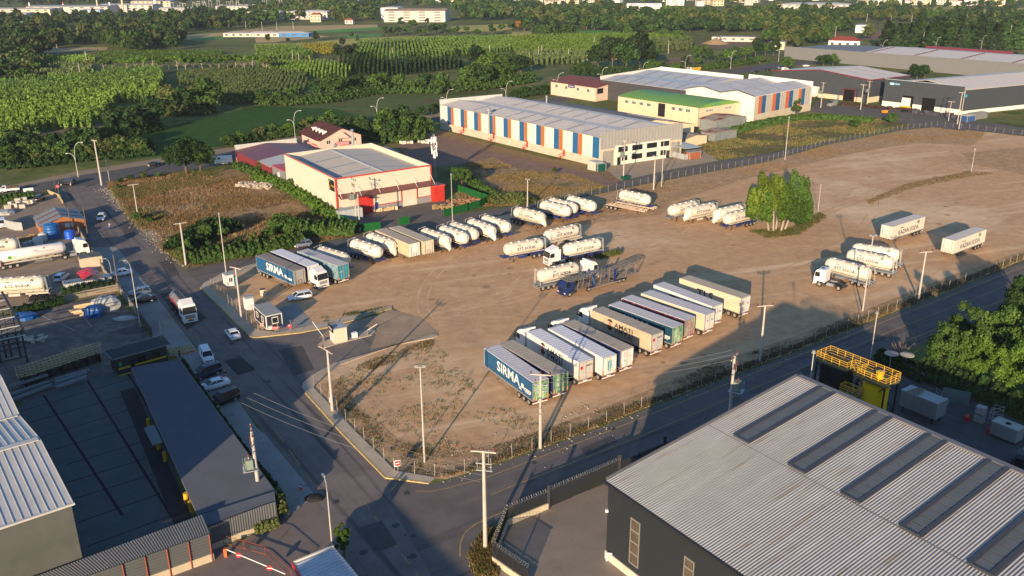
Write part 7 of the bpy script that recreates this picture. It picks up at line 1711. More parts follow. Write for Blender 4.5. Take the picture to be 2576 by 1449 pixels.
m.add(vs,[[i*(n_+1)+j,(i+1)*(n_+1)+j,(i+1)*(n_+1)+j+1,i*(n_+1)+j+1] for i in range(n_) for j in range(n_)]);m.build('tarp',M('tarp_red',(.5,.015,.02),.35,var=.15),tp)
m=MB();
for p in c: m.tube((p.x,p.y,0),(p.x,p.y,2.6),.05)
m.build('post',dark,tp)
container('white_ribbed_container','long white ribbed container roof beside the red tarpaulin','container',G(166,745),31,8.2,2.4,2.3,M('ribbed_white',(.5,.5,.46),.6),M('ribbed_grey_roof',(.34,.36,.37),.5,.2))
# stone slabs, blocks, pallets, crates
def pile(name,label,cat,px,n,size,mt,spread,rz=30,zst=1,seed=1,kind=None,nx=None,jit=.3):
    rr_=random.Random(seed);p=G(*px);m=MB()
    for i in range(n): x,y=rr_.uniform(-spread[0],spread[0]),rr_.uniform(-spread[1],spread[1]);s=[q*rr_.uniform(.6,1.3) for q in size];a=R(rz);k=rr_.randint(0,zst-1);m.box((p.x+x*math.cos(a)-y*math.sin(a),p.y+x*math.sin(a)+y*math.cos(a),s[2]/2+k*size[2]),s,R(rz+rr_.uniform(-40,40)*jit))
    o=m.build(name,mt);return tag(o,label,cat,kind=kind)
stone=M('pale_stone',(.5,.45,.36),.9,var=.15)
for i,(x,y) in enumerate(((30,516),(38,521),(50,515),(57,523),(66,513),(75,512),(84,511),(45,508),(62,505),(20,525))):
    rr_=random.Random(i);p=G(x,y);m=MB();m.box((p.x,p.y,.5),(1.4,1.1,1.0),R(rr_.uniform(0,90)));tag(m.build('stone_block',stone,bevel=.05),'pale cut stone block in the row below the planted strip','stone block','pale stone blocks in the upper left yard')
for i in range(6):
    p=G(20+i*5.5,574+i*1.2);m=MB();b_=R(60+i*6);m.box((p.x,p.y,1.0),(.12,2.0,1.9),b_);tag(m.build('stone_slab',M('slab_grey',(.33,.34,.34),.6,var=.1)),'upright grey stone slab leaning beside the white minivan','stone slab','stone slabs on a rack')
wdm=M('fresh_wood',(.4,.27,.13),.85,var=.15)
for i in range(9):
    p=G(30+i*10.5,617-i*2.6);t=empty('pallet_stack','stack of new wooden pallets behind the blue tank','pallet stack','pallet stacks behind the block row');m=MB()
    for k in range(5+i % 3): m.box((p.x,p.y,.1+k*.2),(1.1,.9,.05),R(32));m.box((p.x,p.y,.18+k*.2),(1.05,.12,.1),R(32))
    m.build('pallets',wdm,t)
# crates row
cr_m=M('crate_wood',(.62,.47,.28),.9,var=.15)
def crate():
    t=empty('slatted_crate');m=MB();L_,W_,H_=2.4,1.1,1.5
    for y in (-W_/2,W_/2):
        for k in range(4): m.box((0,y,.12+k*.4),(L_,.03,.11))
        for x in np.linspace(-L_/2,L_/2,5): m.box((x,y,H_/2),(.08,.06,H_))
    for x in (-L_/2,L_/2):
        for k in range(4): m.box((x,0,.12+k*.4),(.03,W_,.11))
    for k in range(7): m.box((-L_/2+.2+k*.34,0,.05),(.12,W_,.04))
    m.build('slats',cr_m,t);return t
A,B=G(60,968),G(246,906)
for i in range(9):
    p=A.lerp(B,(i+.5)/9);place('crate',crate,(p.x,p.y,1.35),R(36+(i % 3)*3),'open slatted wooden crate standing in the row on the dark rack','crate','slatted wooden crates on the rack')
rk=empty('dark_storage_rack','dark steel rack of long beams under the wooden crates','rack');m=MB();d=(B-A).normalized();q=Vector((d.y,-d.x,0))
for z in (.5,1.25): m.prism([A-q*1.0,B-q*1.0,B+q*1.0,A+q*1.0],z,z+.08)
for k in range(7): p=A.lerp(B,k/6);m.box((p.x,p.y,.65),(.15,2.0,1.3),math.atan2(d.y,d.x))
m.build('frame',M('rack_black',(.02,.022,.022),.7),rk)
cb=M('concrete_beam',(.24,.26,.27),.85,var=.12)
for i,(a,b) in enumerate((((25,1000),(125,967)),((27,984),(122,955)),((30,1013),(130,975)),((142,975),(220,950)),((140,962),(225,937)),((145,987),(219,960)))):
    A_,B_=G(*a),G(*b);m=MB();z=.25+(i % 2)*.4;n=(B_-A_).normalized();q=Vector((n.y,-n.x,0))*.25;m.prism([A_-q,B_-q,B_+q,A_+q],z,z+.35);tag(m.build('concrete_beam',cb),['upper','middle','lower','upper','middle','lower'][(1,0,2,4,3,5)[i] % 3 if i<3 else (4,3,5)[i-3] % 3]+' long grey concrete beam in the '+('left' if i<3 else 'right')+' stack below the crates','beam','concrete beams in front of the rack')
# steel frame at left edge
sf=empty('unfinished_steel_frame','unfinished dark steel frame with white braces at the left edge','steel frame');m=MB();m2=MB()
cols_=[(-8,950),(16,900),(30,897),(52,897),(70,912)]
for x,y in ((16,900),(30,897),(52,897),(70,912),(4,915)): p=G(x,y);m.tube((p.x,p.y,0),(p.x,p.y,8.0),.16,n=4)
a,b=G(5,735,8),G(65,842,8);m.tube(a,b,.2,n=4);c_=G(-60,760,8);m.tube(a+D2(215,1),c_,.2,n=4)
for k in range(6): p=a.lerp(b,k/5);m2.tube(p,p+D2(215,12),.07,n=5);m.tube(p+D2(215,4),p+D2(215,4)+D2(-56,3),.1,n=4);m.tube(p+Vector((0,0,-1)),p+D2(215,12)+Vector((0,0,-1)),.1,n=4)
for k in range(5): p=a.lerp(b,k/5);q_=a.lerp(b,(k+1)/5);m2.tube(p,q_+D2(215,6),.05,n=5);m.tube(p+Vector((0,0,-2.5)),p+D2(215,12)+Vector((0,0,-2.5)),.12,n=4);m.tube(p+Vector((0,0,-5)),p+D2(215,12)+Vector((0,0,-5)),.12,n=4)
m.build('column_and_beam',M('frame_dark_steel',(.035,.038,.042),.6),sf);m2.build('brace',M('brace_white',(.55,.55,.53),.5),sf)
def tarp(px,r_,h_,mt,label,seed,sx=1.4):
    rr_=random.Random(seed);p=G(*px);m=MB();n_=10;vs=[]
    for j in range(5):
        for i in range(n_): an=2*PI*i/n_;f=j/4;rad=r_*(1-.55*f**2)*(1+rr_.uniform(-.15,.15));vs.append((p.x+rad*sx*math.cos(an),p.y+rad*math.sin(an),h_*math.sin(f*PI/2)*(1+rr_.uniform(-.1,.1))))
    m.add(vs,[[j*n_+i,j*n_+(i+1) % n_,(j+1)*n_+(i+1) % n_,(j+1)*n_+i] for j in range(4) for i in range(n_)]+[[4*n_+i for i in range(n_)]]);return tag(m.build('tarpaulin_heap',mt),label,'tarpaulin')
btm=M('tarp_blue',(.008,.07,.25),.35,var=.15);clr=M('tarp_clear',(.36,.36,.34),.35,var=.15)
tarp((235,795),1.25,1.9,btm,'blue tarpaulin over a heap next to the pale plastic tent',1);tarp((66,800),1.5,1.0,btm,'blue tarpaulin heap beside the steel frame',2);tarp((268,778),1.7,2.3,clr,'pale plastic sheet tent in the storage yard',3,1.6);tarp((318,802),1.1,.4,clr,'crumpled clear plastic sheet on the storage yard floor',5,2)
tarp((7,538),2.0,.9,clr,'white sheet heap beside the stone blocks at the left edge',6);pile('timber_frames','stacked wooden frames beside the blue tarpaulin','timber',(215,790),18,(1.8,.1,.5),cr_m,(1.5,1.2),30,3,2)
pile('sand_bag_heap','pale heap of sacks beside the steel frame','heap',(88,858),26,(.8,.5,.3),stone,(1.8,1.5),20,2,3);t=tarp((332,832),1.6,.3,M('net_dark',(.1,.1,.1),.8),'bundle of frames lying by the corrugated fence',8,1.6)
# cones and small things
con=M('cone_orange',(.6,.08,.03),.5)
def cone(): t=empty('traffic_cone');m=MB();m.box((0,0,.02),(.4,.4,.04)).lathe([(.04,.16),(.75,.03)],'z',10);m.build('body',con,t);m=MB();m.lathe([(.35,.105),(.5,.078)],'z',10);m.build('band',inkw,t);return t
for i,(x,y,l) in enumerate(((434,900,'leftmost in the forecourt row'),(443,898,'second from the left in the forecourt row'),(463,891,'in the middle of the forecourt row'),(474,888,'near the right of the forecourt row'),(485,885,'rightmost in the forecourt row'),(757,1231,'standing alone on the parking strip'),(490,945,'in front of the dark blue van'))):
    place('cone',cone,G(x,y),0,'orange traffic cone '+l,'traffic cone','orange traffic cones')
# tyres by ETI truck, tarp by road
pile('tyre_heap','heap of old black tyres under the ETI SODA tank trailer','tyres',(105,752),16,(1.0,1.0,.3),black,(2.0,.8),20,3,9)
p=G(790,1252);tarp((792,1254),.8,.35,M('rag_dark',(.03,.03,.03),.9),'black rag heap with a cord on the road edge',10)
# cell tower
ct=empty('cell_tower','slim lattice mast crowded with white antennas behind the cream warehouse','antenna mast');b=G(1095,452);hh=top_z(b,1088,337);m=MB()
for dx,dy in ((-.35,-.35),(.35,-.35),(0,.4)): m.tube((b.x+dx,b.y+dy,0),(b.x+dx*.6,b.y+dy*.6,hh),.06,n=5)
for k in range(int(hh/.8)): z=k*.8;m.tube((b.x-.33,b.y-.33,z),(b.x+.33,b.y-.33,z+.8),.03,n=4).tube((b.x+.33,b.y-.33,z),(b.x,b.y+.38,z+.8),.03,n=4)
m.build('lattice',steel,ct);rr_=random.Random(5)
for k in range(14): an=rr_.uniform(0,6.28);z=hh-.8-rr_.uniform(0,5.5);m=MB();m.box((b.x+.75*math.cos(an),b.y+.75*math.sin(an),z),(.25,.4,1.5),an);m.build('antenna_panel',white,ct)
for k in range(3): m=MB();m.lathe([(-.12,.3),(.12,.34)],'y',12,(b.x+(-.7,.7,.2)[k],b.y-.6,hh-2-k*1.4));m.build('dish',white,ct)
# pink house
ph=simple_gable('pink_house','pink three storey house with a dark brown pitched roof and dormers','house',(-61.6,281.5),34,14.5,122,17,5.6,8.6,M('pink_render',(.68,.46,.38),.8,var=.05),M('brown_tile_roof',(.085,.04,.035),.8,var=.2,scale=1,noise3=[((.18,.04,.04),.25,.52,.6)]),over=1.0)
Fp=Fr((-61.6,281.5),34);Fp2=Fr((-61.6,281.5),122,flip=True)
for u in (2.2,6.4,11.3): window(ph,Fp,u,u+1.6,1.0,2.6,2,1,white,glass,.12);window(ph,Fp,u,u+1.4,3.7,5.1,2,1,white,glass,.12)
m=MB();Fp.slab(m,5.6,9.6,3.2,4.2,0,1.1);m.build('balcony',M('pink_balcony',(.62,.28,.26),.8),ph);m=MB();Fp2.slab(m,9,13,2.6,3.5,0,1.0);Fp2.slab(m,1.5,6,2.6,3.5,0,1.0);m.build('balcony',M('pink_balcony'),ph)
m=MB();Fp.quadslab(m,[(5.2,5.4),(10,5.4),(7.6,7.3)],0,1.3);m.build('porch_gable',M('pink_render'),ph)
for k in range(4):
    p=Vector((-61.6,281.5,0))+D2(122,3.0+k*3.0)+D2(34,2.8);dm=MB();dm.box((p.x,p.y,7.0),(1.6,1.2,1.3),R(34));o=dm.build('dormer',white,ph);dm=MB();dm.box((p.x-.9*math.cos(R(34)),p.y-.9*math.sin(R(34)),7.0),(.1,.8,.8),R(34));dm.build('pane',glass,o)
m=MB();p=G(1060,352);m.tube((-50.5,279,2),(-50.5,279,8.6),.4,n=10);m.lathe([(0,.4),(.4,.7),(.7,.3)],'z',10,(-50.5,279,8.6));tag(m.build('metal_chimney',steel),'thick galvanised chimney pipe right of the pink house','chimney')
an=simple_gable('grey_roof_annex','low annex with a grey roof between the pink house and the cream warehouse','annex',(-50,262),35,18,124,9,3.4,4.4,M('pink_render'),M('annex_grey',(.26,.25,.23),.7,var=.1))
# rubble, sacks and bits of litter
pile('rubble_heap','heap of white rubble in the dry grass beside the cream warehouse','rubble',(643,470),420,(.55,.45,.35),M('rubble_white',(.42,.37,.3),.95,var=.2,scale=2),(5.5,2.2),-15,3,11,kind=None,jit=1)
pile('plaster_debris','scattered grey and orange debris in the green fenced corner','debris',(1170,510),120,(.7,.2,.15),M('debris_orange',(.4,.2,.12),.9,var=.3),(4.5,3.5),20,2,12,jit=1)
pile('sack_heap','white sacks heaped in the gravel behind the pink house','sacks',(1050,360),14,(1.2,.9,.8),M('sack_white',(.6,.55,.48),.9),(7,1.5),10,1,13,jit=1)
pile('straw_heap','heap of beige straw on the paved yard','heap',(1115,524),160,(.5,.3,.2),M('straw',(.35,.26,.13),.95,var=.2),(2.6,1.3),10,4,14,jit=1)
pile('broken_pallets','broken wooden pallets against the cream warehouse front','pallets',(968,530),22,(1.2,.08,.7),cr_m,(2.8,.5),30,1,15,jit=1)
m=MB();rr_=random.Random(22)
def along(pts,n,w,rr=rr_):
    P_=GP(*pts);Ls=[(b-a).length for a,b in zip(P_[:-1],P_[1:])];T=sum(Ls);out_=[]
    for _ in range(n):
        t_=rr.uniform(0,T);i=0
        while i<len(Ls)-1 and t_>Ls[i]: t_ -=Ls[i];i+=1
        d=(P_[i+1]-P_[i]).normalized();p=P_[i]+d*t_+Vector((-d.y,d.x,0))*rr.gauss(0,w);out_.append(p)
    return out_
for p in along([(1094,1200),(1169,1188),(1288,1149),(1480,1079),(1613,1026),(1932,905),(2157,817)],300,1.0)+along([(1000,1150),(1150,1170),(1300,1120),(1500,1030)],120,3): m.box((p.x,p.y,.06),[rr_.uniform(.05,.22) for _ in range(2)]+[rr_.uniform(.03,.12)],rr_.uniform(0,3))
for p in along([(262,473),(282,490),(341,551),(414,620),(474,668)],600,1.3): m.box((p.x,p.y,.05),[rr_.uniform(.08,.32) for _ in range(2)]+[rr_.uniform(.04,.16)],rr_.uniform(0,3))
tag(m.build('litter_and_stones',M('litter_pale',(.4,.35,.28),.9,var=.3,scale=.7)),'scattered pale stones and litter along the fences and verge','litter',kind='stuff')
pile('drum_heap','jumble of rusty drums and black pipes in front of the blue sign','scrap',(2215,274),60,(1.6,.5,.7),M('scrap_dark',(.06,.04,.03),.8,var=.5,scale=1),(16,1.8),-42,2,16,jit=.4)
pile('black_pipe_stack','stack of black pipes between the two open bays','pipes',(2290,280),24,(6,.3,.3),black,(1,1.2),20,3,17,jit=.1)
pile('scrap_bags','blue and black covered bales in front of the hall at the right','bales',(2350,290),18,(2.2,1.3,1.2),M('bale_dark',(.05,.05,.07),.7,var=.5),(11,1.5),-42,1,18,jit=.6)
container('grey_site_container','dark grey container right of the hall with the blue sign','container',G(2447,303),30,9,2.6,2.6,M('container_grey',(.16,.17,.17),.6),M('container_grey_top',(.2,.21,.21),.6),.5)
container('blue_covered_container','blue open container with a pale cover beside the dark grey container','container',G(2432,308),30,5,2.8,2.3,M('container_blue',(.03,.08,.2),.6),clr,.5)
t=empty('forklift','orange forklift in front of the hall with the blue sign','forklift');p=G(2225,285);m=MB();m.box((p.x,p.y,.8),(2.2,1.2,1.0),R(20));m.build('body',orange,t);m=MB();m.box((p.x,p.y,2.1),(1.2,1.1,.1),R(20));m.build('roof',black,t);m=MB();m.box((p.x+1.3,p.y+.4,1.4),(.15,.9,2.8),R(20));m.build('mast',black,t)
fence([(2380,288),(2480,268),(2576,250)],'red and white striped rail along the side of the dark hall',sp=1.5,h=1.6,postm=redM,mesh=False,r=.12,name='red_rail')
# the hall outside the picture whose long shadow falls over the junction
t=empty('neighbouring_hall','plain grey hall just outside the picture below the junction','hall');sh_=D2(SUN_AZ,10/math.tan(R(SUN_EL)));a=G(976,1247)-sh_;b=G(874,1312)-sh_;q=D2(-55,34)
m=MB();m.prism([a,b,b+q,a+q],0,9.8);m.build('wall',graywall,t);m=MB();m.prism([a,b,b+q,a+q],9.8,10.0);m.build('roof',roofg,t)
# VEGETATION
NR=np.random.RandomState(11)
def quads_mesh(name,C,Nn,sz,asp=1.0):
    """leaf-sized faces: C centres, Nn normals, sz sizes"""
    n=len(C);r=NR.normal(size=(n,3));a=np.cross(Nn,r);a/=np.linalg.norm(a,axis=1)[:,None]+1e-9;b=np.cross(Nn,a);b/=np.linalg.norm(b,axis=1)[:,None]+1e-9
    s=sz[:,None];V4=np.stack([C-a*s-b*s*asp*.6,C+a*s*.7-b*s*asp,C+a*s+b*s*asp*.8,C-a*s*.6+b*s*asp],1).reshape(-1,3)
    return raw_mesh(name,V4,4)
def raw_mesh(name,V4,k):
    n=len(V4)//k;me=bpy.data.meshes.new(name);me.vertices.add(n*k);me.vertices.foreach_set('co',V4.astype(np.float32).ravel())
    me.loops.add(n*k);me.loops.foreach_set('vertex_index',np.arange(n*k,dtype=np.int32));me.polygons.add(n);me.polygons.foreach_set('loop_start',np.arange(0,n*k,k,dtype=np.int32));me.polygons.foreach_set('loop_total',np.full(n,k,dtype=np.int32))
    me.update(calc_edges=True);return me
def crown_pts(kind,n,rs,lob=(.26,.44),mul=1):
    K={'broad': (4.4,4.1,5.4,20),'bushy': (3.9,4.5,4.7,22),'tall': (2.5,4.6,5.3,14),'pine': (4.0,1.9,8.0,14),'shrub': (4.6,4.2,4.2,12),'round': (3.4,3.6,4.9,16)}
    if kind=='cypress':
        z=rs.uniform(0,1,n)**1.2;r=(1-z)**.75*1.7*(1+.25*np.sin(z*25+rs.uniform(0,6)))*np.sqrt(rs.uniform(.5,1,n));t=rs.uniform(0,2*PI,n)
        C=np.stack([r*np.cos(t),r*np.sin(t),.6+z*10.2],1);N_=np.stack([np.cos(t),np.sin(t),np.full(n,.5)],1)+rs.normal(size=(n,3))*.4;return C,N_/np.linalg.norm(N_,axis=1)[:,None]
    rx,rz_,zc,nl=K[kind];L_=[];nl=int(nl*mul)
    for i in range(nl):
        v=rs.normal(size=3);v/=np.linalg.norm(v);f=rs.uniform(.45,.85)
        if v[2]<-.6: v[2]*=.4
        L_.append((v*np.array([rx,rx,rz_])*f,rs.uniform(*lob)*rx))
    L_=np.array([np.append(c,r) for c,r in L_]);w_=L_[:,3]**2;idx=rs.choice(nl,n,p=w_/w_.sum());v=rs.normal(size=(n,3));v/=np.linalg.norm(v,axis=1)[:,None];v[:,2]=np.where((v[:,2]<-.3) & (rs.uniform(size=n)<.6),-v[:,2],v[:,2])
    rr=rs.uniform(.72,1.08,n)*(1+.16*np.sin(v[:,0]*9+v[:,2]*7));C=L_[idx,:3]*1+v*(L_[idx,3]*rr)[:,None]*np.array([1,1,min(1.0,rz_/rx*1.05)]);C[:,2]+=zc;C[:,2]=np.maximum(C[:,2],.15)
    N_=v+rs.normal(size=(n,3))*.45;return C,N_/np.linalg.norm(N_,axis=1)[:,None]
lg={'yellowg': M('leaf_yellow_green',(.095,.145,.02),.75,var=.4,leaf=True,spec=.03),'crop': M('crop_bright',(.11,.185,.032),.75,var=.3,leaf=True,spec=.03),'crop2': M('crop_mid',(.078,.14,.03),.75,var=.3,leaf=True,spec=.03),'dark': M('leaf_dark_green',(.028,.058,.018),.75,var=.45,leaf=True,spec=.03),'mid': M('leaf_mid_green',(.05,.095,.022),.75,var=.4,leaf=True,spec=.03),'bright': M('leaf_bright_green',(.058,.11,.018),.7,var=.4,leaf=True,spec=.03),
      'olive': M('leaf_olive',(.08,.1,.03),.75,var=.35,leaf=True,spec=.03),'rust': M('leaf_rusty',(.2,.09,.03),.8,var=.35,leaf=True,spec=.03),'crop3': M('crop_grey_green',(.085,.12,.045),.75,var=.3,leaf=True,spec=.03),'pine': M('needle_green',(.065,.12,.02),.8,var=.35,leaf=True,spec=.03),'conifer': M('needle_dark',(.025,.042,.018),.8,var=.4,leaf=True,spec=.03),'yellowish': M('leaf_yellowish',(.16,.15,.025),.75,var=.35,leaf=True,spec=.03)}
bark=M('bark',(.12,.09,.065),.95,var=.2,scale=2);bark2=M('pale_bark',(.34,.28,.2),.9,var=.2)
LOD={'hi': (9000,.13),'mid': (1700,.3),'lo': (520,.55),'far': (150,1.0)}
_CM={}
def crown_mesh(kind,mat,lod,seed):
    k=(kind,mat,lod,seed)
    if k not in _CM:
        n,s=LOD[lod];C,N_=crown_pts(kind,n,np.random.RandomState(seed*13+len(kind)),*(((.13,.27),2.2) if lod=='hi' else ((.2,.38),1.3)));s=s*(.75 if kind in ('cypress','pine') else 1);me=quads_mesh('crown',C,N_,NR.uniform(.7,1.3,len(C))*s);me.materials.append(lg[mat]);_CM[k]=me
    return _CM[k]
_TMs={}
def trunk_mesh(kind,seed):
    k=(kind,seed)
    if k not in _TMs:
        rs=random.Random(seed);m=MB();H_={'broad': 5.5,'bushy': 4,'tall': 5,'pine': 8.0,'cypress': 2.0,'shrub': 2.0,'round': 5}[kind]
        kt_=.55 if kind=='pine' else 1;m.tube((0,0,-.2),(rs.uniform(-.15,.15),rs.uniform(-.15,.15),H_*.55),.3*kt_,.2*kt_,8);m.tube((0,0,H_*.5),(rs.uniform(-.3,.3),rs.uniform(-.3,.3),H_),.2,.09,7)
        for i in range(6): a=i*1.05+rs.uniform(0,.5);z=H_*rs.uniform(.4,.8);l_={'pine': 2.6,'cypress': .6}.get(kind,2.2);m.tube((0,0,z),(l_*math.cos(a),l_*math.sin(a),z+l_*.8),.1,.04,5)
        me=bpy.data.meshes.new('trunk');me.from_pydata(m.v,[],m.f);me.materials.append(bark if kind!='pine' else bark2);me.update();_TMs[k]=me
    return _TMs[k]
NT=[0]
def tree(p,h,kind='broad',mat='mid',lod='mid',label='',group=None,wid=1.0,name='tree',cat='tree',trunk=True):
    NT[0]+=1;seed=NT[0] % 4;t=empty(name,label,cat,group,loc=(p.x,p.y,0),rz=NR.uniform(0,6.28));s=h/10.0;t.scale=(s*wid,s*wid,s)
    if lod=='hi' : seed=NT[0] % 50
    c=bpy.data.objects.new('crown',crown_mesh(kind,mat,lod,seed));COL.objects.link(c);c.parent=t
    if trunk: c=bpy.data.objects.new('trunk',trunk_mesh(kind,seed));COL.objects.link(c);c.parent=t
    return t
def cluster(lst,kind,mats,lod,label,group,wid=1.0,name='tree',jit=0,cat='tree'):
    for i,q in enumerate(lst):
        x,y,h=q[:3];w_=q[3] if len(q)>3 else wid;tree(G(x,y),h*NR.uniform(.9,1.1),kind if isinstance(kind,str) else kind[i % len(kind)],mats[i % len(mats)],lod,label,group,w_*1.15,name,cat)
def row(pts,n,h,jx=4,jy=2):
    out_=[];T=[0]
    for a,b in zip(pts[:-1],pts[1:]): T.append(T[-1]+math.hypot(b[0]-a[0],b[1]-a[1]))
    for i in range(n):
        s=T[-1]*(i+.5)/n;k=max(j for j in range(len(T)-1) if T[j]<=s);f=(s-T[k])/(T[k+1]-T[k]);out_.append((pts[k][0]+(pts[k+1][0]-pts[k][0])*f+NR.uniform(-jx,jx),pts[k][1]+(pts[k+1][1]-pts[k][1])*f+NR.uniform(-jy,jy),h*NR.uniform(.8,1.2)))
    return out_
# single trees people can point at
bt=empty('large_leafy_tree','large bright leafy tree standing alone in the middle right of the dirt lot','tree',loc=tuple(G(1950,578)))
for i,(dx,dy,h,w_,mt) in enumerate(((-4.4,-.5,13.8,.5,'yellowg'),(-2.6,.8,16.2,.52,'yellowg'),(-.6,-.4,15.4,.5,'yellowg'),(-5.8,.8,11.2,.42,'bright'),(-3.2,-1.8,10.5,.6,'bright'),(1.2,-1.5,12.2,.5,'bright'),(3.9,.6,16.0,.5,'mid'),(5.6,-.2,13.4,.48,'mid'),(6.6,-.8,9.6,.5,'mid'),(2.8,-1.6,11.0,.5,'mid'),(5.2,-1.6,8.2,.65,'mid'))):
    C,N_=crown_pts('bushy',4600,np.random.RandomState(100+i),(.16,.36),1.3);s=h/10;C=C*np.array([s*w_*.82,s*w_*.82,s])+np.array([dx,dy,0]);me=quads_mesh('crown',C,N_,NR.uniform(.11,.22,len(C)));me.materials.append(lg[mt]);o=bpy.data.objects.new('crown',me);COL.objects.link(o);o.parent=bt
m=MB()
for dx,dy in ((-3.4,-.8),(-1.5,-1.2),(.3,0),(2.4,-.6),(4.4,0)):
    m.tube((dx*.5,dy,-.1),(dx*.8,dy,5),.26,.17,8).tube((dx*.8,dy,5),(dx*1.3,dy*1.2,10),.17,.06,7)
    for k in range(4): a=k*1.6+dx;m.tube((dx*.85,dy,4+k*1.2),(dx*.85+2*math.cos(a),dy+2*math.sin(a),6+k*1.3),.07,.03,5)
m.build('trunk',bark2,bt)
# near right trees
for i,(x,y,h,w_,mt,l) in enumerate(((2378,952,10.2,.85,'mid','big leafy tree nearest to the yellow silo'),(2450,972,10,.9,'bright','big leafy tree above the liquid containers'),(2535,1000,10,.9,'bright','big leafy tree at the right edge above the work yard'),(2425,905,10.5,.9,'mid','big leafy tree behind the two front ones on the right'),(2505,920,11.5,.95,'mid','big dark leafy tree at the right edge, middle of three'),(2580,850,12.5,.95,'dark','tallest leafy tree at the right edge beside the side road'),(2600,960,11,.95,'mid','leafy tree half outside the right edge'),(2520,860,8.5,.85,'dark','lower dark tree beside the side road on the right'))):
    tree(G(x,y),h,'bushy',mt,'hi',l,'leafy trees on the right',w_)
# dark ivy hedge under them
def hedge(pts,w_,h,n,mat,label,size=.22,seed=1,name='hedge',kind=None,cat='hedge',var=.25):
    rs=np.random.RandomState(seed);P_=GP(*pts);Ls=np.array([(b-a).length for a,b in zip(P_[:-1],P_[1:])]);idx=rs.choice(len(Ls),n,p=Ls/Ls.sum());f=rs.uniform(size=n);A_=np.array([list(p) for p in P_]);C=A_[idx]+(A_[idx+1]-A_[idx])*f[:,None]
    d=A_[idx+1]-A_[idx];q=np.stack([-d[:,1],d[:,0],np.zeros(n)],1);q/=np.linalg.norm(q,axis=1)[:,None];t=rs.uniform(-1,1,n);s_=(idx+f)*9;hh=h*(1+var*np.sin(s_*3.1)+var*.7*np.sin(s_*7.7+1));C+=q*(t*w_/2)[:,None];C[:,2]=hh*np.sqrt(np.clip(1-t**2*.8,0,1))*rs.uniform(.25,1,n)**.5
    N_=q*t[:,None]+np.array([0,0,.8])+rs.normal(size=(n,3))*.5;N_/=np.linalg.norm(N_,axis=1)[:,None];me=quads_mesh(name,C,N_,rs.uniform(.7,1.3,n)*size);me.materials.append(lg[mat]);o=bpy.data.objects.new(name,me);COL.objects.link(o);return tag(o,label,cat,kind=kind)
hedge([(2312,948),(2380,972),(2450,996),(2640,1080)],3,2.6,8000,'dark','dark ivy hedge along the work yard under the big trees',.22,3)
hedge([(2210,905),(2260,925),(2330,965)],2.5,1.6,2500,'dark','dark low hedge behind the yellow platform',.2,4)
hedge([(462,925),(500,985),(560,1070),(640,1180),(700,1250),(712,1290)],.9,1.4,7000,'dark','narrow clipped hedge along the long dark shed',.14,5)
hedge([(703,1270),(716,1310)],1.2,2.0,900,'olive','yellowish hedge end by the corrugated corner wall',.16,6)
hedge([(640,1338),(700,1322)],1.4,.9,900,'olive','weeds growing against the corrugated corner wall',.14,7)
hedge([(160,744),(230,737),(290,722)],2.2,1.7,3500,'dark','dark hedge between the two left yards',.2,8);hedge([(30,795),(160,765)],1.6,1.3,2500,'dark','low hedge below the ETI SODA tank trailer',.2,9)
hedge([(-20,512),(40,502),(86,495)],4,1.5,3500,'mid','planted strip of shrubs at the upper left',.22,10)
hedge([(640,450),(700,470),(740,490),(790,520),(850,560)],3.2,2.2,8000,'bright','bright green creeper bank along the cream warehouse',.24,12);hedge([(595,425),(640,440),(700,470)],3,2.0,3500,'mid','green scrub below the maroon shed',.24,13)
hedge([(700,570),(760,590),(850,588),(900,590)],6,2.6,7000,'mid','dense green brambles above the silver car',.26,14);hedge([(480,665),(540,655),(600,645),(690,630),(760,612)],4.5,2.2,9000,'mid','flowering green brambles along the upper road',.24,15);hedge([(445,640),(500,600),(540,580),(590,590)],6,2.8,6500,'dark','dark scrub at the corner of the overgrown plot',.26,16)
hedge([(1230,515),(1290,500),(1330,515)],6,1.6,4500,'olive','reeds and weeds beside the upper road',.2,17);hedge([(1250,500),(1200,470),(1170,450)],4,1.4,2000,'mid','weeds beside the green screen fence',.2,18)
hedge([(1790,345),(1880,322),(1990,300),(2080,297),(2200,305)],9,1.3,9000,'mid','bushy green weeds on the plot before the dark halls',.3,19);hedge([(1500,652),(1560,640)],1.2,1.0,900,'olive','strip of weeds behind the car transporter',.15,20)
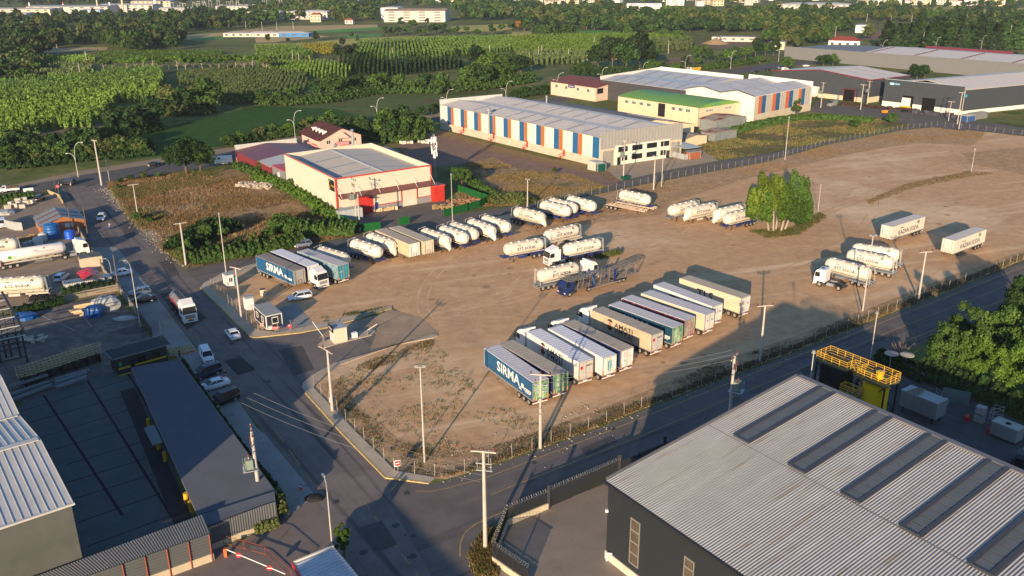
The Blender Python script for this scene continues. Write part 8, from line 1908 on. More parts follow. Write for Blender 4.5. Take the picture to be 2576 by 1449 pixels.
for i,(x,y,h,k,mt,l,w_) in enumerate(((1162,475,7.2,'broad','mid','round leafy tree on the corner behind the paved yard',1.1),(2003,295,8.5,'tall','mid','slender tree in front of the striped right wall',1.0),(1910,300,7.5,'bushy','dark','dark bushy tree at the corner of the white double gable hall',1.0),(470,437,12.5,'bushy','dark','large dark roadside tree on the near side of the cross road',1.35),(505,433,11,'bushy','mid','roadside tree touching the large dark one on its right',1.1),(866,1400,4.6,'tall','bright','small bright tree behind the bottom guard booth',.9),(1785,208,5.5,'round','mid','small tree behind the black walled hall corner',1),(520,610,5.5,'shrub','mid','bushy shrub behind the roadside lamp post',.8),(560,600,5,'shrub','mid','wide shrub in the overgrown plot',.9),(735,485,4.5,'tall','mid','young tree against the cream warehouse wall',1),(827,528,4.5,'tall','mid','young tree near the front corner of the cream warehouse',.9),(655,442,4.8,'tall','mid','young tree below the maroon shed',1.1),(347,557,3.2,'shrub','mid','shrub at the foot of the thin concrete pole',1),(1395,438,2.6,'round','bright','sapling in the dry grass before the striped warehouse',1),(2240,312,5.5,'shrub','mid','large shrub near the upper right junction',1.1),(2150,322,4,'shrub','mid','shrub beside the upper road left of the junction',1.1),(1735,340,3,'shrub','mid','shrub beside the open metal shelter',1.1))):
    tree(G(x,y),h,k,mt,'hi' if y>390 else 'mid',l,None,w_,name='shrub' if k=='shrub' else 'tree',cat='shrub' if k=='shrub' else 'tree',trunk=(k!='shrub'))
for pts,w_,h_,n_,mt,l in (([(560,262),(640,258),(700,266),(760,262),(830,256),(900,243),(960,234),(1060,232),(1120,236)],9,3.2,9000,'mid','undergrowth along the hedgerow above the olive meadow'),([(1130,232),(1200,226),(1290,214),(1340,205)],9,4,5000,'mid','undergrowth below the group behind the striped warehouse'),([(0,425),(100,416),(200,404),(300,394),(390,387)],7,2.4,7000,'dark','dark undergrowth along the far side of the cross road'),([(270,352),(340,340),(400,325)],7,3,3500,'dark','undergrowth of the dark field clump'),([(400,288),(470,292),(540,284)],6,3,3500,'olive','undergrowth of the olive clump'),([(1440,196),(1520,190),(1600,188),(1680,186)],9,4,4500,'dark','undergrowth below the tall dark clump'),([(575,372),(660,352),(770,338)],4,2.2,3500,'mid','scrub between the dark green field and the cross road'),([(820,340),(900,348),(980,358),(1070,356)],5,3,4500,'mid','scrub behind the pink house'),([(1700,182),(1800,172),(1930,155)],6,2.4,3000,'mid','scrub along the far road'),([(1290,248),(1395,232)],5,2.6,2500,'dark','scrub left of the red brown office'),([(130,395),(200,388),(270,378)],6,2,2500,'dark','scrub below the nursery rows')):
    hedge(pts,w_,h_,n_,mt,l,.34,int(pts[0][0])+7,'undergrowth','stuff','undergrowth',.45)
# bare bush by the right platform
bb=empty('leafless_bush','bare grey leafless bush between the side road and the yellow platform','bush',loc=tuple(G(2265,905)));m=MB();rs=random.Random(8)
for i in range(60):
    a=rs.uniform(0,6.28);l_=rs.uniform(1.5,3.6);e=rs.uniform(.5,1.4);p=Vector((0,0,0));d=Vector((math.cos(a)*math.cos(e),math.sin(a)*math.cos(e),math.sin(e)));r=.035
    for k in range(4): q=p+d*l_/4+Vector([rs.uniform(-.2,.2) for _ in range(3)]);m.tube(p,q,r,r*.75,4,False);p=q;r*=.75
m.build('branches',M('bare_branch',(.26,.2,.15),.9),bb)
# roadside and field trees
cluster(row([(10,425),(90,415),(200,405),(280,395),(380,390)],34,6.5),['bushy','round','broad'],['mid','dark','mid','olive'],'mid','round roadside tree in the row along the far side of the cross road','trees along the cross road',1.0)
cluster(row([(20,405),(120,400),(200,392),(300,380)],26,8,12,6),['broad','bushy'],['dark','mid'],'mid','dense tree in the belt behind the roadside row at the left','tree belt at the left',1.1)
cluster([(300,345,11.5,1.2),(345,338,11,1.1),(385,322,12,1.1),(330,325,10,1.2)],'bushy',['dark'],'mid','dark tree in the clump beside the dark green field','dark field clump',1.1)
cluster([(425,285,13,1.1),(470,288,13.5,1.1),(525,284,13.5,1.1),(500,275,12,1.0)],'bushy',['olive','dark','mid'],'mid','tall olive tree in the clump right of the nursery rows','olive clump',1.1)
cluster([(30,395,6),(60,385,6),(100,392,5.5),(150,380,6),(205,375,6),(245,365,5),(265,372,6)],'shrub',['dark','mid'],'mid','dark shrub along the lower edge of the nursery','shrubs below the nursery',1.2,'shrub',cat='shrub')
cluster([(575,365,5),(610,360,5.5),(650,352,5.5),(690,347,6),(725,342,6),(770,335,5.5),(800,330,8)],'shrub',['mid','bright','olive'],'mid','bushy tree in the row between the dark green field and the pink house','bushes left of the pink house',1.1)
cluster([(835,335,9.5),(870,338,8),(905,345,9),(930,350,8.5)],'bushy',['mid','dark'],'mid','leafy tree directly behind the pink house','trees behind the pink house',1.0)
cluster([(975,352,10.5),(1005,358,11),(1035,358,10.5),(1062,352,8.5),(1020,345,11)],'bushy',['mid','dark','mid'],'mid','tall tree in the clump between the pink house and the striped warehouse','clump by the striped warehouse',1.05)
cluster([(1060,296,5.5),(1087,290,5.5),(1104,285,6)],'round',['dark'],'mid','small round street tree just left of the striped warehouse','street trees',1.0)
cluster(row([(1290,245),(1340,240),(1395,230)],9,5,3,2),'round',['dark','mid'],'lo','small round tree in the row left of the red brown office','row left of the office',1.1)
cluster([(800,247,10,1.2),(840,250,11,1.2),(872,244,9.5,1.0),(905,238,9.5,1.1),(935,236,9,1.1),(958,230,10,1),(985,228,8,.9),(1010,230,8,1.1),(1040,230,7.5,1.1),(1075,232,9.5,1.2),(660,262,7,.9),(700,262,6,1.1),(680,265,5,1.1),(735,255,6.5,1),(1115,233,11,.8)],['bushy','broad'],['dark','mid','mid'],'mid','leafy tree in the long hedgerow above the olive meadow','hedgerow above the meadow',1.1)
cluster([(1180,224,13,1.1),(1212,222,14,1.1),(1250,216,13,1.1),(1275,212,11,1.1),(1200,168,12,1.2),(1235,165,12,1.2),(1275,185,12,1.1),(1310,186,13,1.3),(1215,195,12,1.1)],'bushy',['mid','dark','bright'],'mid','large tree in the group behind the far end of the striped warehouse','group behind the striped warehouse',1.1)
cluster([(1505,178,18,.9),(1540,180,20,.9),(1575,182,20,.9),(1610,180,20,.85),(1630,172,17,.8),(1555,170,19,1)],'broad',['dark','conifer'],'mid','very tall dark tree in the dense clump behind the red brown office','tall dark clump',1.0)
cluster([(1455,192,9),(1475,192,8),(1640,190,10),(1660,186,9),(1700,186,7),(1725,172,7),(1762,155,11),(1780,156,10),(1756,165,6),(1810,168,8),(1830,160,9),(1850,155,10),(1875,150,10),(1900,142,11),(1925,140,10),(1945,140,12),(1860,165,5),(1885,160,5),(1910,160,5)],['broad','bushy'],['mid','dark'],'mid','leafy tree along the far road behind the halls','trees along the far road',1.0)
cluster([(1975,178,8),(2070,168,8),(2095,166,7),(2305,202,9.5),(2325,200,8),(2535,165,9),(2505,162,8)],'broad',['mid','dark'],'mid','round tree standing beside the long pale grey wall','trees by the long grey wall',1.2)
cluster(row([(2225,128),(2300,122),(2380,124),(2480,122),(2576,120)],48,17,3,5),'cypress',['conifer','dark'],'lo','tall dark conifer in the row behind the factory roofs','conifer row',1.7,'conifer')
cluster([(x,186+NR.uniform(-3,3)-(x-320)*.012,9.5) for x in range(322,645,21)],'pine',['pine'],'lo','umbrella pine in the straight row across the nursery fields','umbrella pines',1.0,'umbrella_pine')
cluster([(665,182,9),(672,185,8),(780,160,8),(230,178,7),(262,182,7),(285,180,6)],'pine',['pine','olive'],'lo','umbrella pine standing apart from the straight row','scattered pines',1.0,'umbrella_pine')
cluster([(852,155,12,.9),(878,157,12,.9),(895,155,11,.9),(862,118,8,.8),(675,110,9.5,.8),(795,103,8.5,.8),(900,108,6,.8),(725,107,4,1.3),(885,97,6,1.2),(1150,150,7,1),(1288,158,8,1)],['tall','bushy'],['dark','conifer'],'lo','dark tree standing in the open fields','field trees',1.1)
cluster(row([(965,92),(1010,90),(1060,88),(1130,86),(1180,86)],12,9,6,3)+[(1475-180,70,9),(1310+240,60,9)][:0]+[(1010,70,13),(1040,72,12),(1075,66,10),(1115,80,11),(1238,88,12),(1260,80,9),(1282,78,9),(1200,92,8)],['tall','round'],['dark','mid'],'lo','tree in the line across the yellow fields','tree line in the yellow fields',1.1)
cluster([(1350,93,11),(1375,95,13),(1400,94,13),(1425,93,13),(1445,92,12),(1475,76,13),(1495,76,12),(1505,74,12),(1540,80,10),(1600,75,12),(1297,76,9),(1320,78,10),(1690,75,14),(1715,78,14),(1735,80,12),(1670,95,9),(1650,90,9),(1640,85,9),(1560,85,9),(1580,88,8),(1620,88,9),(1705,100,9)],['bushy','broad'],['dark','mid','mid','rust'] if False else ['dark','mid'],'lo','tree in the mixed wood above the nursery rows','mixed wood',1.1)
cluster([(1304,77,9),(1318,78,9)],'tall',['rust'],'lo','rusty brown dying tree at the wood edge','brown trees',1.0)
# far woods: crowns merged into one mass per wood (nobody could count them)
def inpoly(x,y,P_):
    c=False;j=len(P_)-1
    for i in range(len(P_)):
        if (P_[i][1]>y)!=(P_[j][1]>y) and x<(P_[j][0]-P_[i][0])*(y-P_[i][1])/(P_[j][1]-P_[i][1]+1e-9)+P_[i][0]: c=not c
        j=i
    return c
def samp(poly,n,rs):
    xs=[p[0] for p in poly];ys=[p[1] for p in poly];out_=[]
    while len(out_)<n:
        x,y=rs.uniform(min(xs),max(xs)),rs.uniform(min(ys),max(ys))
        if inpoly(x,y,poly): out_.append((x,y))
    return out_
def wood(poly,n,h,label,seed,mats=('dark','mid','olive','dark'),lod=170,kinds=('broad','bushy','tall','round'),holes=(),name='wood',size=.95):
    rs=np.random.RandomState(seed);groups={m_: [] for m_ in mats}
    bank=[crown_pts(kinds[i % len(kinds)],lod,np.random.RandomState(seed*7+i)) for i in range(10)]
    for (x,y) in samp(poly,n,rs):
        if any(inpoly(x,y,h_) for h_ in holes): continue
        p=G(x,y);C,N_=bank[rs.randint(10)];s=h*rs.uniform(.65,1.25)/10;w_=rs.uniform(.9,1.3);a=rs.uniform(0,6.28);ca,sa=math.cos(a),math.sin(a)
        C2=np.stack([(C[:,0]*ca-C[:,1]*sa)*s*w_+p.x,(C[:,0]*sa+C[:,1]*ca)*s*w_+p.y,C[:,2]*s],1);N2=np.stack([N_[:,0]*ca-N_[:,1]*sa,N_[:,0]*sa+N_[:,1]*ca,N_[:,2]],1);groups[mats[rs.randint(len(mats))]].append((C2,N2,np.full(len(C),s*size)))
    Cs=[];Ns=[];Ss=[];mi=[]
    for k,m_ in enumerate(sorted(groups)):
        for C2,N2,S2 in groups[m_]: Cs.append(C2);Ns.append(N2);Ss.append(S2*rs.uniform(.8,1.2,len(S2)));mi.append(np.full(len(C2),k))
    me=quads_mesh(name,np.concatenate(Cs),np.concatenate(Ns),np.concatenate(Ss))
    for m_ in sorted(groups): me.materials.append(lg[m_])
    me.polygons.foreach_set('material_index',np.concatenate(mi).astype(np.int32));o=bpy.data.objects.new(name,me);COL.objects.link(o);return tag(o,label,'wood',kind='stuff')
wood([(-60,52),(150,46),(420,40),(644,30),(644,78),(560,78),(430,86),(460,110),(440,128),(330,132),(270,120),(130,118),(120,142),(0,168),(-60,175)],760,11,'far wood of dark trees at the upper left',1,holes=([(100,82),(250,74),(250,92),(100,96)],[(105,118),(270,116),(270,124),(105,134)]))
wood([(-60,0),(300,-5),(644,-8),(644,12),(400,10),(250,14),(0,18),(-60,20)],220,12,'distant wood behind the far factories at the top left',2)
wood([(640,8),(900,0),(1288,0),(1288,50),(1240,55),(1140,52),(955,52),(900,60),(860,60),(840,52),(700,50),(700,62),(640,66)],620,12,'far wood at the top centre',3,holes=([(950,18),(1145,18),(1145,52),(950,52)],))
wood([(1288,12),(1400,20),(1560,22),(1700,38),(1932,36),(1932,82),(1800,84),(1720,80),(1560,84),(1440,66),(1340,70),(1288,60)],560,12,'far wood right of the top centre',4,holes=([(1575,8),(1665,8),(1665,36),(1575,36)],))
wood([(1932,30),(2180,32),(2576,34),(2576,92),(2400,95),(2230,98),(2165,108),(2090,105),(1990,124),(1932,110)],560,11,'wood behind the factory roofs on the right',5,holes=([(2140,55),(2380,55),(2380,100),(2140,100)],[(2080,85),(2180,85),(2180,130),(2080,130)]))
wood([(1288,-12),(2576,-12),(2576,12),(2200,8),(1900,14),(1500,8),(1288,10)],240,12,'scattered trees between the far town houses',6)
wood([(2160,15),(2576,8),(2576,18),(2160,28)],60,9,'hedgerow trees in the far fields at the upper right',7)
wood([(-60,118),(60,150),(120,160),(110,185),(60,200),(-60,205)],120,9,'dark wood at the left edge below the far factories',8,lod=300,size=.7)
# nursery fields: rows of saplings (uncountable)
def nursery(poly,rowdir,sp,rsp,h,mat,label,seed,q=34,size=.3,wid=.5,name='nursery_rows',stem=True):
    rs=np.random.RandomState(seed);P_=[(p.x,p.y) for p in GP(*poly)];c=np.array(P_).mean(0);d=np.array([math.cos(R(rowdir)),math.sin(R(rowdir))]);e=np.array([-d[1],d[0]]);pr=np.array(P_)-c;a0,a1=(pr@d).min(),(pr@d).max();b0,b1=(pr@e).min(),(pr@e).max();pts=[]
    for b in np.arange(b0,b1,rsp):
        for a in np.arange(a0,a1,sp):
            p=c+d*(a+rs.uniform(-.3,.3))+e*(b+rs.uniform(-.25,.25))
            if inpoly(p[0],p[1],P_): pts.append(p)
    pts=np.array(pts);n=len(pts);hh=h*rs.uniform(.7,1.2,n);C=np.repeat(np.c_[pts,np.zeros(n)],q,0);H_=np.repeat(hh,q);z=rs.uniform(.12,1,n*q);r=wid*(1.1-z*.8)*rs.uniform(.3,1,n*q);t=rs.uniform(0,6.28,n*q)
    C[:,0]+=r*np.cos(t);C[:,1]+=r*np.sin(t);C[:,2]=z*H_;N_=np.stack([np.cos(t),np.sin(t),np.full(n*q,.4)],1)+rs.normal(size=(n*q,3))*.5;N_/=np.linalg.norm(N_,axis=1)[:,None]
    me=quads_mesh(name,C,N_,rs.uniform(.7,1.3,n*q)*size*(h/4)**.5,1.3);me.materials.append(lg[mat]);o=bpy.data.objects.new(name,me);COL.objects.link(o);return tag(o,label,'nursery rows',kind='stuff')
nursery([(-40,282),(140,262),(330,232),(405,235),(400,258),(300,262),(265,300),(230,325),(110,330),(60,348),(-40,365)],100,2.0,2.6,5.2,'crop','bright green sapling rows of the tree nursery at the left',21)
nursery([(-40,228),(150,208),(405,186),(415,205),(405,235),(330,232),(140,262),(-40,282)],100,2.4,2.8,5.5,'crop2','darker green sapling block above the bright rows',22)
nursery([(445,190),(560,178),(650,178),(770,186),(775,236),(700,258),(600,248),(560,262),(548,240),(540,215),(450,215)],100,2.0,2.2,3.2,'crop3','grey green sapling block in the middle of the nursery',23)
nursery([(650,178),(700,164),(830,162),(890,182),(870,200),(780,196)],100,2.2,2.2,3.8,'crop','bright green triangular sapling block',24)
nursery([(850,168),(960,158),(1080,160),(1170,168),(1150,176),(1080,182),(960,198),(910,192)],97,2.2,2.6,6.5,'dark','dark poplar block with a straight front edge',25)
nursery([(900,112),(1000,104),(1170,100),(1288,98),(1288,128),(1180,140),(1050,145),(900,150)],97,2.6,2.6,3.4,'crop2','loose green saplings beyond the dark poplar block',26,20,.6)
nursery([(1288,100),(1450,92),(1670,92),(1745,108),(1640,118),(1500,128),(1480,145),(1350,150),(1288,130)],97,2.8,2.8,3.4,'crop','green nursery rows in front of the mixed wood',27,20,.6)
nursery([(1300,140),(1480,140),(1480,160),(1330,166)],97,3,3.4,4.5,'crop3','olive nursery rows left of the tall dark clump',28,20,.5)
nursery([(1640,112),(1740,108),(1740,128),(1640,128)],97,2.4,3.4,5.5,'crop3','staked young trees below the sand heap',29,20,.5)
nursery([(60,178),(110,170),(230,165),(232,172),(225,190),(60,196)],97,2.6,3,3.6,'crop3','low nursery strips above the greenhouse roof',30,18,.45);nursery([(80,150),(240,145),(240,160),(60,170)],97,2.6,3,3.0,'crop','bright green strip at the left of the nursery',31,18,.45)
nursery([(245,133),(400,132),(560,132),(560,145),(420,148),(310,158),(260,156)],97,2.6,2.8,2.2,'crop2','green nursery block above the umbrella pines',32,18,.5);nursery([(644,122),(740,121),(780,134),(790,150),(644,152)],97,2.8,3.0,3.4,'crop2','dark green crop block right of the umbrella pines',33,18,.45);nursery([(755,118),(850,115),(850,138),(810,138)],120,2.2,3.0,3.2,'yellowish','yellow green sapling rows in the middle distance',34,16,.4)
nursery([(0,330),(60,345),(105,335),(110,362),(60,372),(0,376)],97,2.6,3.4,3.2,'crop3','thin young saplings in bare rows at the left edge',35,12,.3,.35)
# dry grass and weeds
gm_dry=M('grass_dry',(.23,.14,.065),.9,var=.35,leaf=True,spec=.02);gm_pale=M('grass_pale',(.3,.215,.115),.9,var=.3,leaf=True,spec=.02);gm_green=M('grass_green',(.07,.105,.03),.9,var=.35,leaf=True,spec=.02);gm_olive=M('grass_olive',(.17,.14,.055),.9,var=.35,leaf=True,spec=.02)
def tufts(name,label,poly,n,h,mats,seed,blades=7,spread=.28,clump=None):
    rs=np.random.RandomState(seed);P_=[(p.x,p.y) for p in GP(*poly)];pts=np.array(samp(P_,n,rs))
    if clump:
        v=np.sin(pts[:,0]*clump+1.3*np.sin(pts[:,1]*clump*.7))+np.sin(pts[:,1]*clump*1.3+seed)+rs.normal(size=n)*.6;pts=pts[v>.2];n=len(pts)
    b=np.repeat(pts,blades,0)+rs.normal(size=(n*blades,2))*spread;k=len(b);hh=h*rs.uniform(.4,1.3,k);t=rs.uniform(0,6.28,k);w_=.05+.05*rs.uniform(size=k);ln=rs.normal(size=(k,2))*.35*hh[:,None];base=np.c_[b,np.zeros(k)];dx=np.stack([np.cos(t)*w_,np.sin(t)*w_,np.zeros(k)],1)
    V3=np.stack([base-dx,base+dx,base+np.c_[ln,hh]],1).reshape(-1,3);me=raw_mesh(name,V3,3)
    for m_ in mats: me.materials.append(m_)
    me.polygons.foreach_set('material_index',np.repeat(rs.randint(0,len(mats),n),blades).astype(np.int32));o=bpy.data.objects.new(name,me);COL.objects.link(o);return tag(o,label,'grass',kind='stuff')
PLOT=[(270,460),(400,440),(590,425),(735,470),(852,548),(905,585),(819,606),(640,642),(470,674),(400,620),(325,546)]
tufts('dry_grass','dry brown grass on the overgrown plot',PLOT,15000,.38,[gm_dry,gm_dry,gm_olive],41,8,.4,.23)
tufts('dry_grass','tall pale dry grass clumps on the overgrown plot',PLOT,7000,.55,[gm_dry,gm_pale],61,8,.35,.11)
tufts('weeds','green weed patches on the overgrown plot',[(270,460),(400,440),(560,428),(600,450),(500,470),(420,480),(400,520),(440,560),(500,600),(640,600),(800,560),(860,590),(640,642),(470,674),(325,546)],9000,.5,[gm_green,gm_olive],62,8,.4,.17)
for i_,(x,y,h_) in enumerate(((300,462,2.2),(330,455,2.6),(365,450,2.4),(400,447,2.0),(300,475,1.8),(455,655,3.5),(475,640,3.8),(495,620,4),(510,605,4.2),(480,660,2.8),(530,640,3.6),(430,610,2),(380,560,2),(600,625,3.2),(640,615,3),(680,600,3.4),(870,592,3),(840,585,2.6),(790,545,2.4),(620,430,2.6),(700,480,2.2))): tree(G(x,y),h_,'shrub',['mid','dark','olive'][i_ % 3],'mid','ragged green shrub on the edge of the overgrown plot','shrubs on the overgrown plot',NR.uniform(.8,1.3),'shrub','shrub',False)
tufts('dry_grass','dry grass on the ground before the striped warehouse',[(1131,535),(1204,520),(1288,516),(1405,500),(1525,470),(1440,440),(1300,425),(1240,395),(1180,410),(1160,470)],6000,.35,[gm_dry,gm_olive,gm_olive],42,8,.4,.3)
tufts('weeds','greenish weeds on the plot before the dark halls',[(1745,365),(1808,404),(1932,385),(2057,360),(2200,336),(2300,313),(2305,303),(2200,298),(2020,288),(1960,300),(1860,320),(1740,352)],9000,.42,[gm_olive,gm_green,gm_green,gm_dry],43,8,.45,.2)
tufts('weeds','weeds along the front fence of the dirt lot',[(1094,1198),(1169,1186),(1288,1148),(1480,1079),(1613,1026),(1932,905),(2157,816),(2407,718),(2400,700),(2150,795),(1930,880),(1820,900),(1620,1000),(1480,1045),(1288,1110),(1150,1150),(1000,1110),(900,1030),(860,960),(800,970),(895,1083),(995,1183)],5000,.13,[gm_green,gm_olive,gm_dry,gm_dry],44,7,.2,.5)
tufts('weeds','weeds at the verge of the side road',[(1094,1200),(1169,1189),(1288,1150),(1480,1081),(1613,1028),(1932,907),(2157,818),(2407,720),(2576,651),(2576,640),(2407,708),(2157,806),(1932,895),(1613,1016),(1480,1068),(1288,1138),(1169,1178)],4000,.28,[gm_green,gm_olive,gm_dry,gm_dry,gm_pale],45,7,.2)
tufts('weeds','sparse weeds scattered over the front of the dirt lot',[(850,950),(1090,860),(1230,1000),(1400,1080),(1180,1150),(1000,1140)],1500,.14,[gm_green,gm_olive,gm_dry],46,8,.22,.45)
tufts('weeds','weeds along the upper fence of the dirt lot',[(1303,533),(1488,494),(1668,457),(1932,409),(2073,368),(2268,330),(2357,321),(2480,334),(2450,360),(2300,355),(2150,382),(2000,418),(1860,450),(1700,500),(1500,555),(1350,585)],4000,.25,[gm_dry,gm_dry,gm_olive],47,7,.35,.2)
tufts('weeds','green weeds in the ditch line across the lot',[(2180,505),(2280,462),(2440,430),(2500,436),(2440,445),(2290,475),(2185,515)],700,.18,[gm_dry,gm_olive],48,8,.3)
tufts('weeds','weeds around the big tree',[(1880,580),(1930,600),(2010,590),(2080,545),(2060,535),(1990,575)],700,.35,[gm_green,gm_olive],49,8,.3)
tufts('weeds','weeds along the lower entrance pavement',[(860,935),(990,885),(1085,853),(1095,870),(1000,905),(880,955)],600,.15,[gm_olive,gm_dry],50,8,.25,.6)
tufts('weeds','weeds at the verge below the tall winged pole',[(1180,1400),(1225,1330),(1262,1345),(1240,1420),(1250,1449),(1200,1449)],900,.5,[gm_green,gm_olive,gm_dry],51,8,.2)
tufts('weeds','green patch of weeds beyond the upper entrance kerb',[(800,800),(960,775),(980,770),(960,790),(830,818)],500,.25,[gm_green,gm_olive],52,8,.25,.7)
# FIELDS AND FAR BUILDINGS
fg1=M('field_deep_green',(.04,.095,.022),.95,var=.22,scale=.25,bump=.1,bscale=1.5);fg2=M('field_olive_green',(.1,.135,.045),.95,var=.2,scale=.15,noise3=[((.13,.11,.055),.06,.52,.66)],bump=.08,bscale=1.5)
fy=M('field_yellow',(.4,.36,.11),.95,var=.12,scale=.03,noise3=[((.28,.3,.09),.02,.5,.6)]);ft=M('field_tan',(.45,.34,.17),.95,var=.12,scale=.03);fl=M('field_bright',(.1,.27,.07),.95,var=.12,scale=.03);soil=M('bare_soil',(.2,.14,.09),.95,var=.15,scale=.1)
for i,(pts,mt) in enumerate((([(255,372),(300,352),(400,325),(545,290),(644,266),(720,270),(850,275),(930,300),(820,318),(690,342),(590,362),(390,394),(290,404),(230,398)],fg1),([(644,266),(800,247),(920,235),(1060,230),(1130,240),(1280,235),(1400,200),(1480,190),(1560,200),(1500,222),(1300,258),(1109,283),(950,308),(850,275),(720,270)],fg2),
    ([(640,110),(770,108),(880,97),(1000,92),(1230,90),(1288,86),(1450,95),(1340,100),(1288,104),(1000,110),(860,116),(640,124)],fy),([(430,92),(560,82),(700,66),(950,62),(950,72),(790,78),(640,90),(480,100)],ft),([(480,98),(560,90),(562,98),(500,102)],fl),([(780,78),(955,68),(960,74),(850,82),(780,82)],fl),([(860,88),(960,84),(960,92),(880,96)],fl),
    ([(1130,66),(1288,60),(1288,78),(1150,80)],fy),([(1288,80),(1338,79),(1338,92),(1288,95)],fy),([(110,122),(270,118),(270,126),(110,134)],ft),([(1440,78),(1520,76),(1650,86),(1520,90)],fl),([(2240,20),(2400,14),(2400,22),(2240,34)],fy),([(2380,28),(2576,20),(2576,30),(2390,38)],fy),([(1640,150),(1740,142),(1745,158),(1660,162)],soil),([(640,88),(770,84),(830,92),(700,106),(644,108)],ft),([(0,345),(110,335),(260,305),(262,330),(110,362),(0,385)],soil),([(1745,112),(1900,96),(1945,100),(1930,118),(1800,124)],soil),([(2160,82),(2260,78),(2260,98),(2165,102)],soil),([(545,232),(600,225),(640,240),(570,262)],ft),([(1560,205),(1640,192),(1700,190),(1500,222)],fg2),([(1880,182),(1960,176),(2040,190),(1932,200)],fg2))):
    sheet('field',GP(*pts),mt,.03+.002*i)
tw=M('house_wall_white',(.5,.48,.43),.8,var=.05);tr1=M('terracotta_roof',(.3,.09,.05),.8,var=.15);tr2=M('far_roof_white',(.5,.49,.46),.6,var=.05);tr3=M('far_roof_grey',(.33,.33,.32),.6,var=.05);tcr=M('house_wall_cream',(.6,.5,.34),.8,var=.05)
winM=M('far_window',(.05,.055,.06),.3,var=0)
def block(px,W_,L_,h,rz,wm,rm,label,name='building',cat='building',group=None,rise=1.5,wins=3,hip=True,floors=None):
    p=G(*px);t=empty(name,label,cat,group,loc=(p.x,p.y,0),rz=R(rz));m=MB();m.box((0,0,h/2),(W_,L_,h));m.build('wall',wm,t)
    m=MB();x,y=W_/2+.4,L_/2+.4;k=.45 if hip else 0;rx=x*(1-k) if W_>=L_ else 0;ry=0 if W_>=L_ else y*(1-k)
    m.add([(-x,-y,h),(x,-y,h),(x,y,h),(-x,y,h),(-rx,-ry,h+rise),(rx,ry,h+rise)],[[0,1,5,4],[2,3,4,5],[1,2,5],[3,0,4],[3,2,1,0]] if W_>=L_ else [[1,2,5,4],[3,0,4,5],[0,1,4],[2,3,5],[3,2,1,0]]);m.build('roof',rm,t)
    fl_=floors or max(1,int(h/3));
    for f_ in range(fl_):
        m=MB();z=h*(f_+.55)/fl_
        for i in range(wins): xx=-W_/2+W_*(i+.5)/wins;m.box((xx,-L_/2-.03,z),(W_/wins*.4,.06,h/fl_*.4))
        for i in range(max(1,wins-1)): yy=-L_/2+L_*(i+.5)/max(1,wins-1);m.box((-W_/2-.03,yy,z),(.06,L_/wins*.4,h/fl_*.4))
        m.build('window',winM,t)
    return t
block((2122,133),20,13,8.5,-25,white,M('bright_red_roof',(.24,.06,.045),.8,var=.1),'white two storey house with a red hipped roof behind the long grey wall','white_house','house',rise=2.6,wins=4)
block((1955,124),11,8,5.5,-25,tcr,tr3,'small cream building left of the long grey wall','cream_building',wins=2,rise=.4)
block((1845,104),34,8,3.6,-15,tw,tr3,'long open shed behind the sand heap','long_shed','shed',rise=.6,wins=5);p=G(1800,110);m=MB();m.lathe([(0,11),(1.2,8),(3.0,3.5),(4.0,.5)],'z',18,(p.x,p.y,0));tag(m.build('sand_heap',M('sand',(.36,.25,.14),.95,var=.1)),'large heap of orange sand beside the long open shed','sand heap')
t=empty('excavator','small white excavator on the sand heap','excavator',loc=tuple(G(1820,108)));m=MB();m.box((0,0,1.6),(3.2,2.4,1.6)).box((0,0,.5),(3.6,2.6,.8));m.build('body',white,t);m=MB();m.tube((-1.2,0,2),(-4,0,5.5),.3).tube((-4,0,5.5),(-6.5,0,2.6),.25).box((-6.6,0,2.0),(1.2,1.2,1.2));m.build('boom',dark,t)
block((2173,82),15,9,6.5,-20,silver,M('blue_grey_sheet',(.3,.35,.38),.5),'grey metal shed beyond the white house','metal_shed','shed',rise=1,wins=1)
block((2285,85),22,10,5,-20,silver,M('blue_grey_sheet'),'grey shed left of the conifer row with a pale roof','metal_shed','shed',rise=1,wins=1);block((2325,78),24,10,6,-20,tw,tr2,'white roofed shed rising behind the conifers','white_shed','shed',rise=1,wins=2)
block((1050,54),70,26,12,-8,tw,M('far_roof_rusty',(.36,.24,.16),.7,var=.2,scale=.05),'big white factory hall with a rusty roof in the top centre','far_factory','factory',rise=2,wins=4,hip=False);block((988,50),20,26,14,-8,white,tr2,'tall white end block of the rusty roofed factory','far_factory_end','factory',rise=1,wins=1)
block((780,48),50,18,9,-8,tw,tr2,'long white hall in the trees left of the top centre','far_hall','hall',rise=1.5,wins=8);block((675,46),46,16,8,-8,tcr,tr2,'long cream hall in the trees at the top left of centre','far_hall','hall',rise=1.5,wins=8)
block((797,55),12,9,8,-5,tcr,tr1,'yellow house with a red roof beside the far white hall','yellow_house','house',rise=2);block((880,60),9,7,4,-5,tw,tr1,'small white house with a red roof at the edge of the tan field','small_house','house',rise=2,wins=2)
for i,(x,W_,l) in enumerate(((602,26,'left'),(665,30,'middle'),(732,36,'right, with blue netting'))): block((x,92),W_,9,3.2,-6,tw if i<2 else M('blue_net',(.05,.2,.45),.7),tr3 if i==0 else tr2,'low farm shed in the fields, '+l+' one of the three','farm_shed','farm shed','farm sheds',rise=1.2,wins=4)
block((1620,33),44,16,12,-10,white,tr2,'white modern building beside the far petrol station','white_building',rise=.5,wins=3);block((2050,31),95,30,10,-14,tw,tr2,'very long white hall in the trees at the top right','long_white_hall','hall',rise=2,wins=10);block((1765,42),24,10,6,-10,glass,tr3,'dark glazed showroom right of the far petrol station','showroom',rise=.4,wins=5)
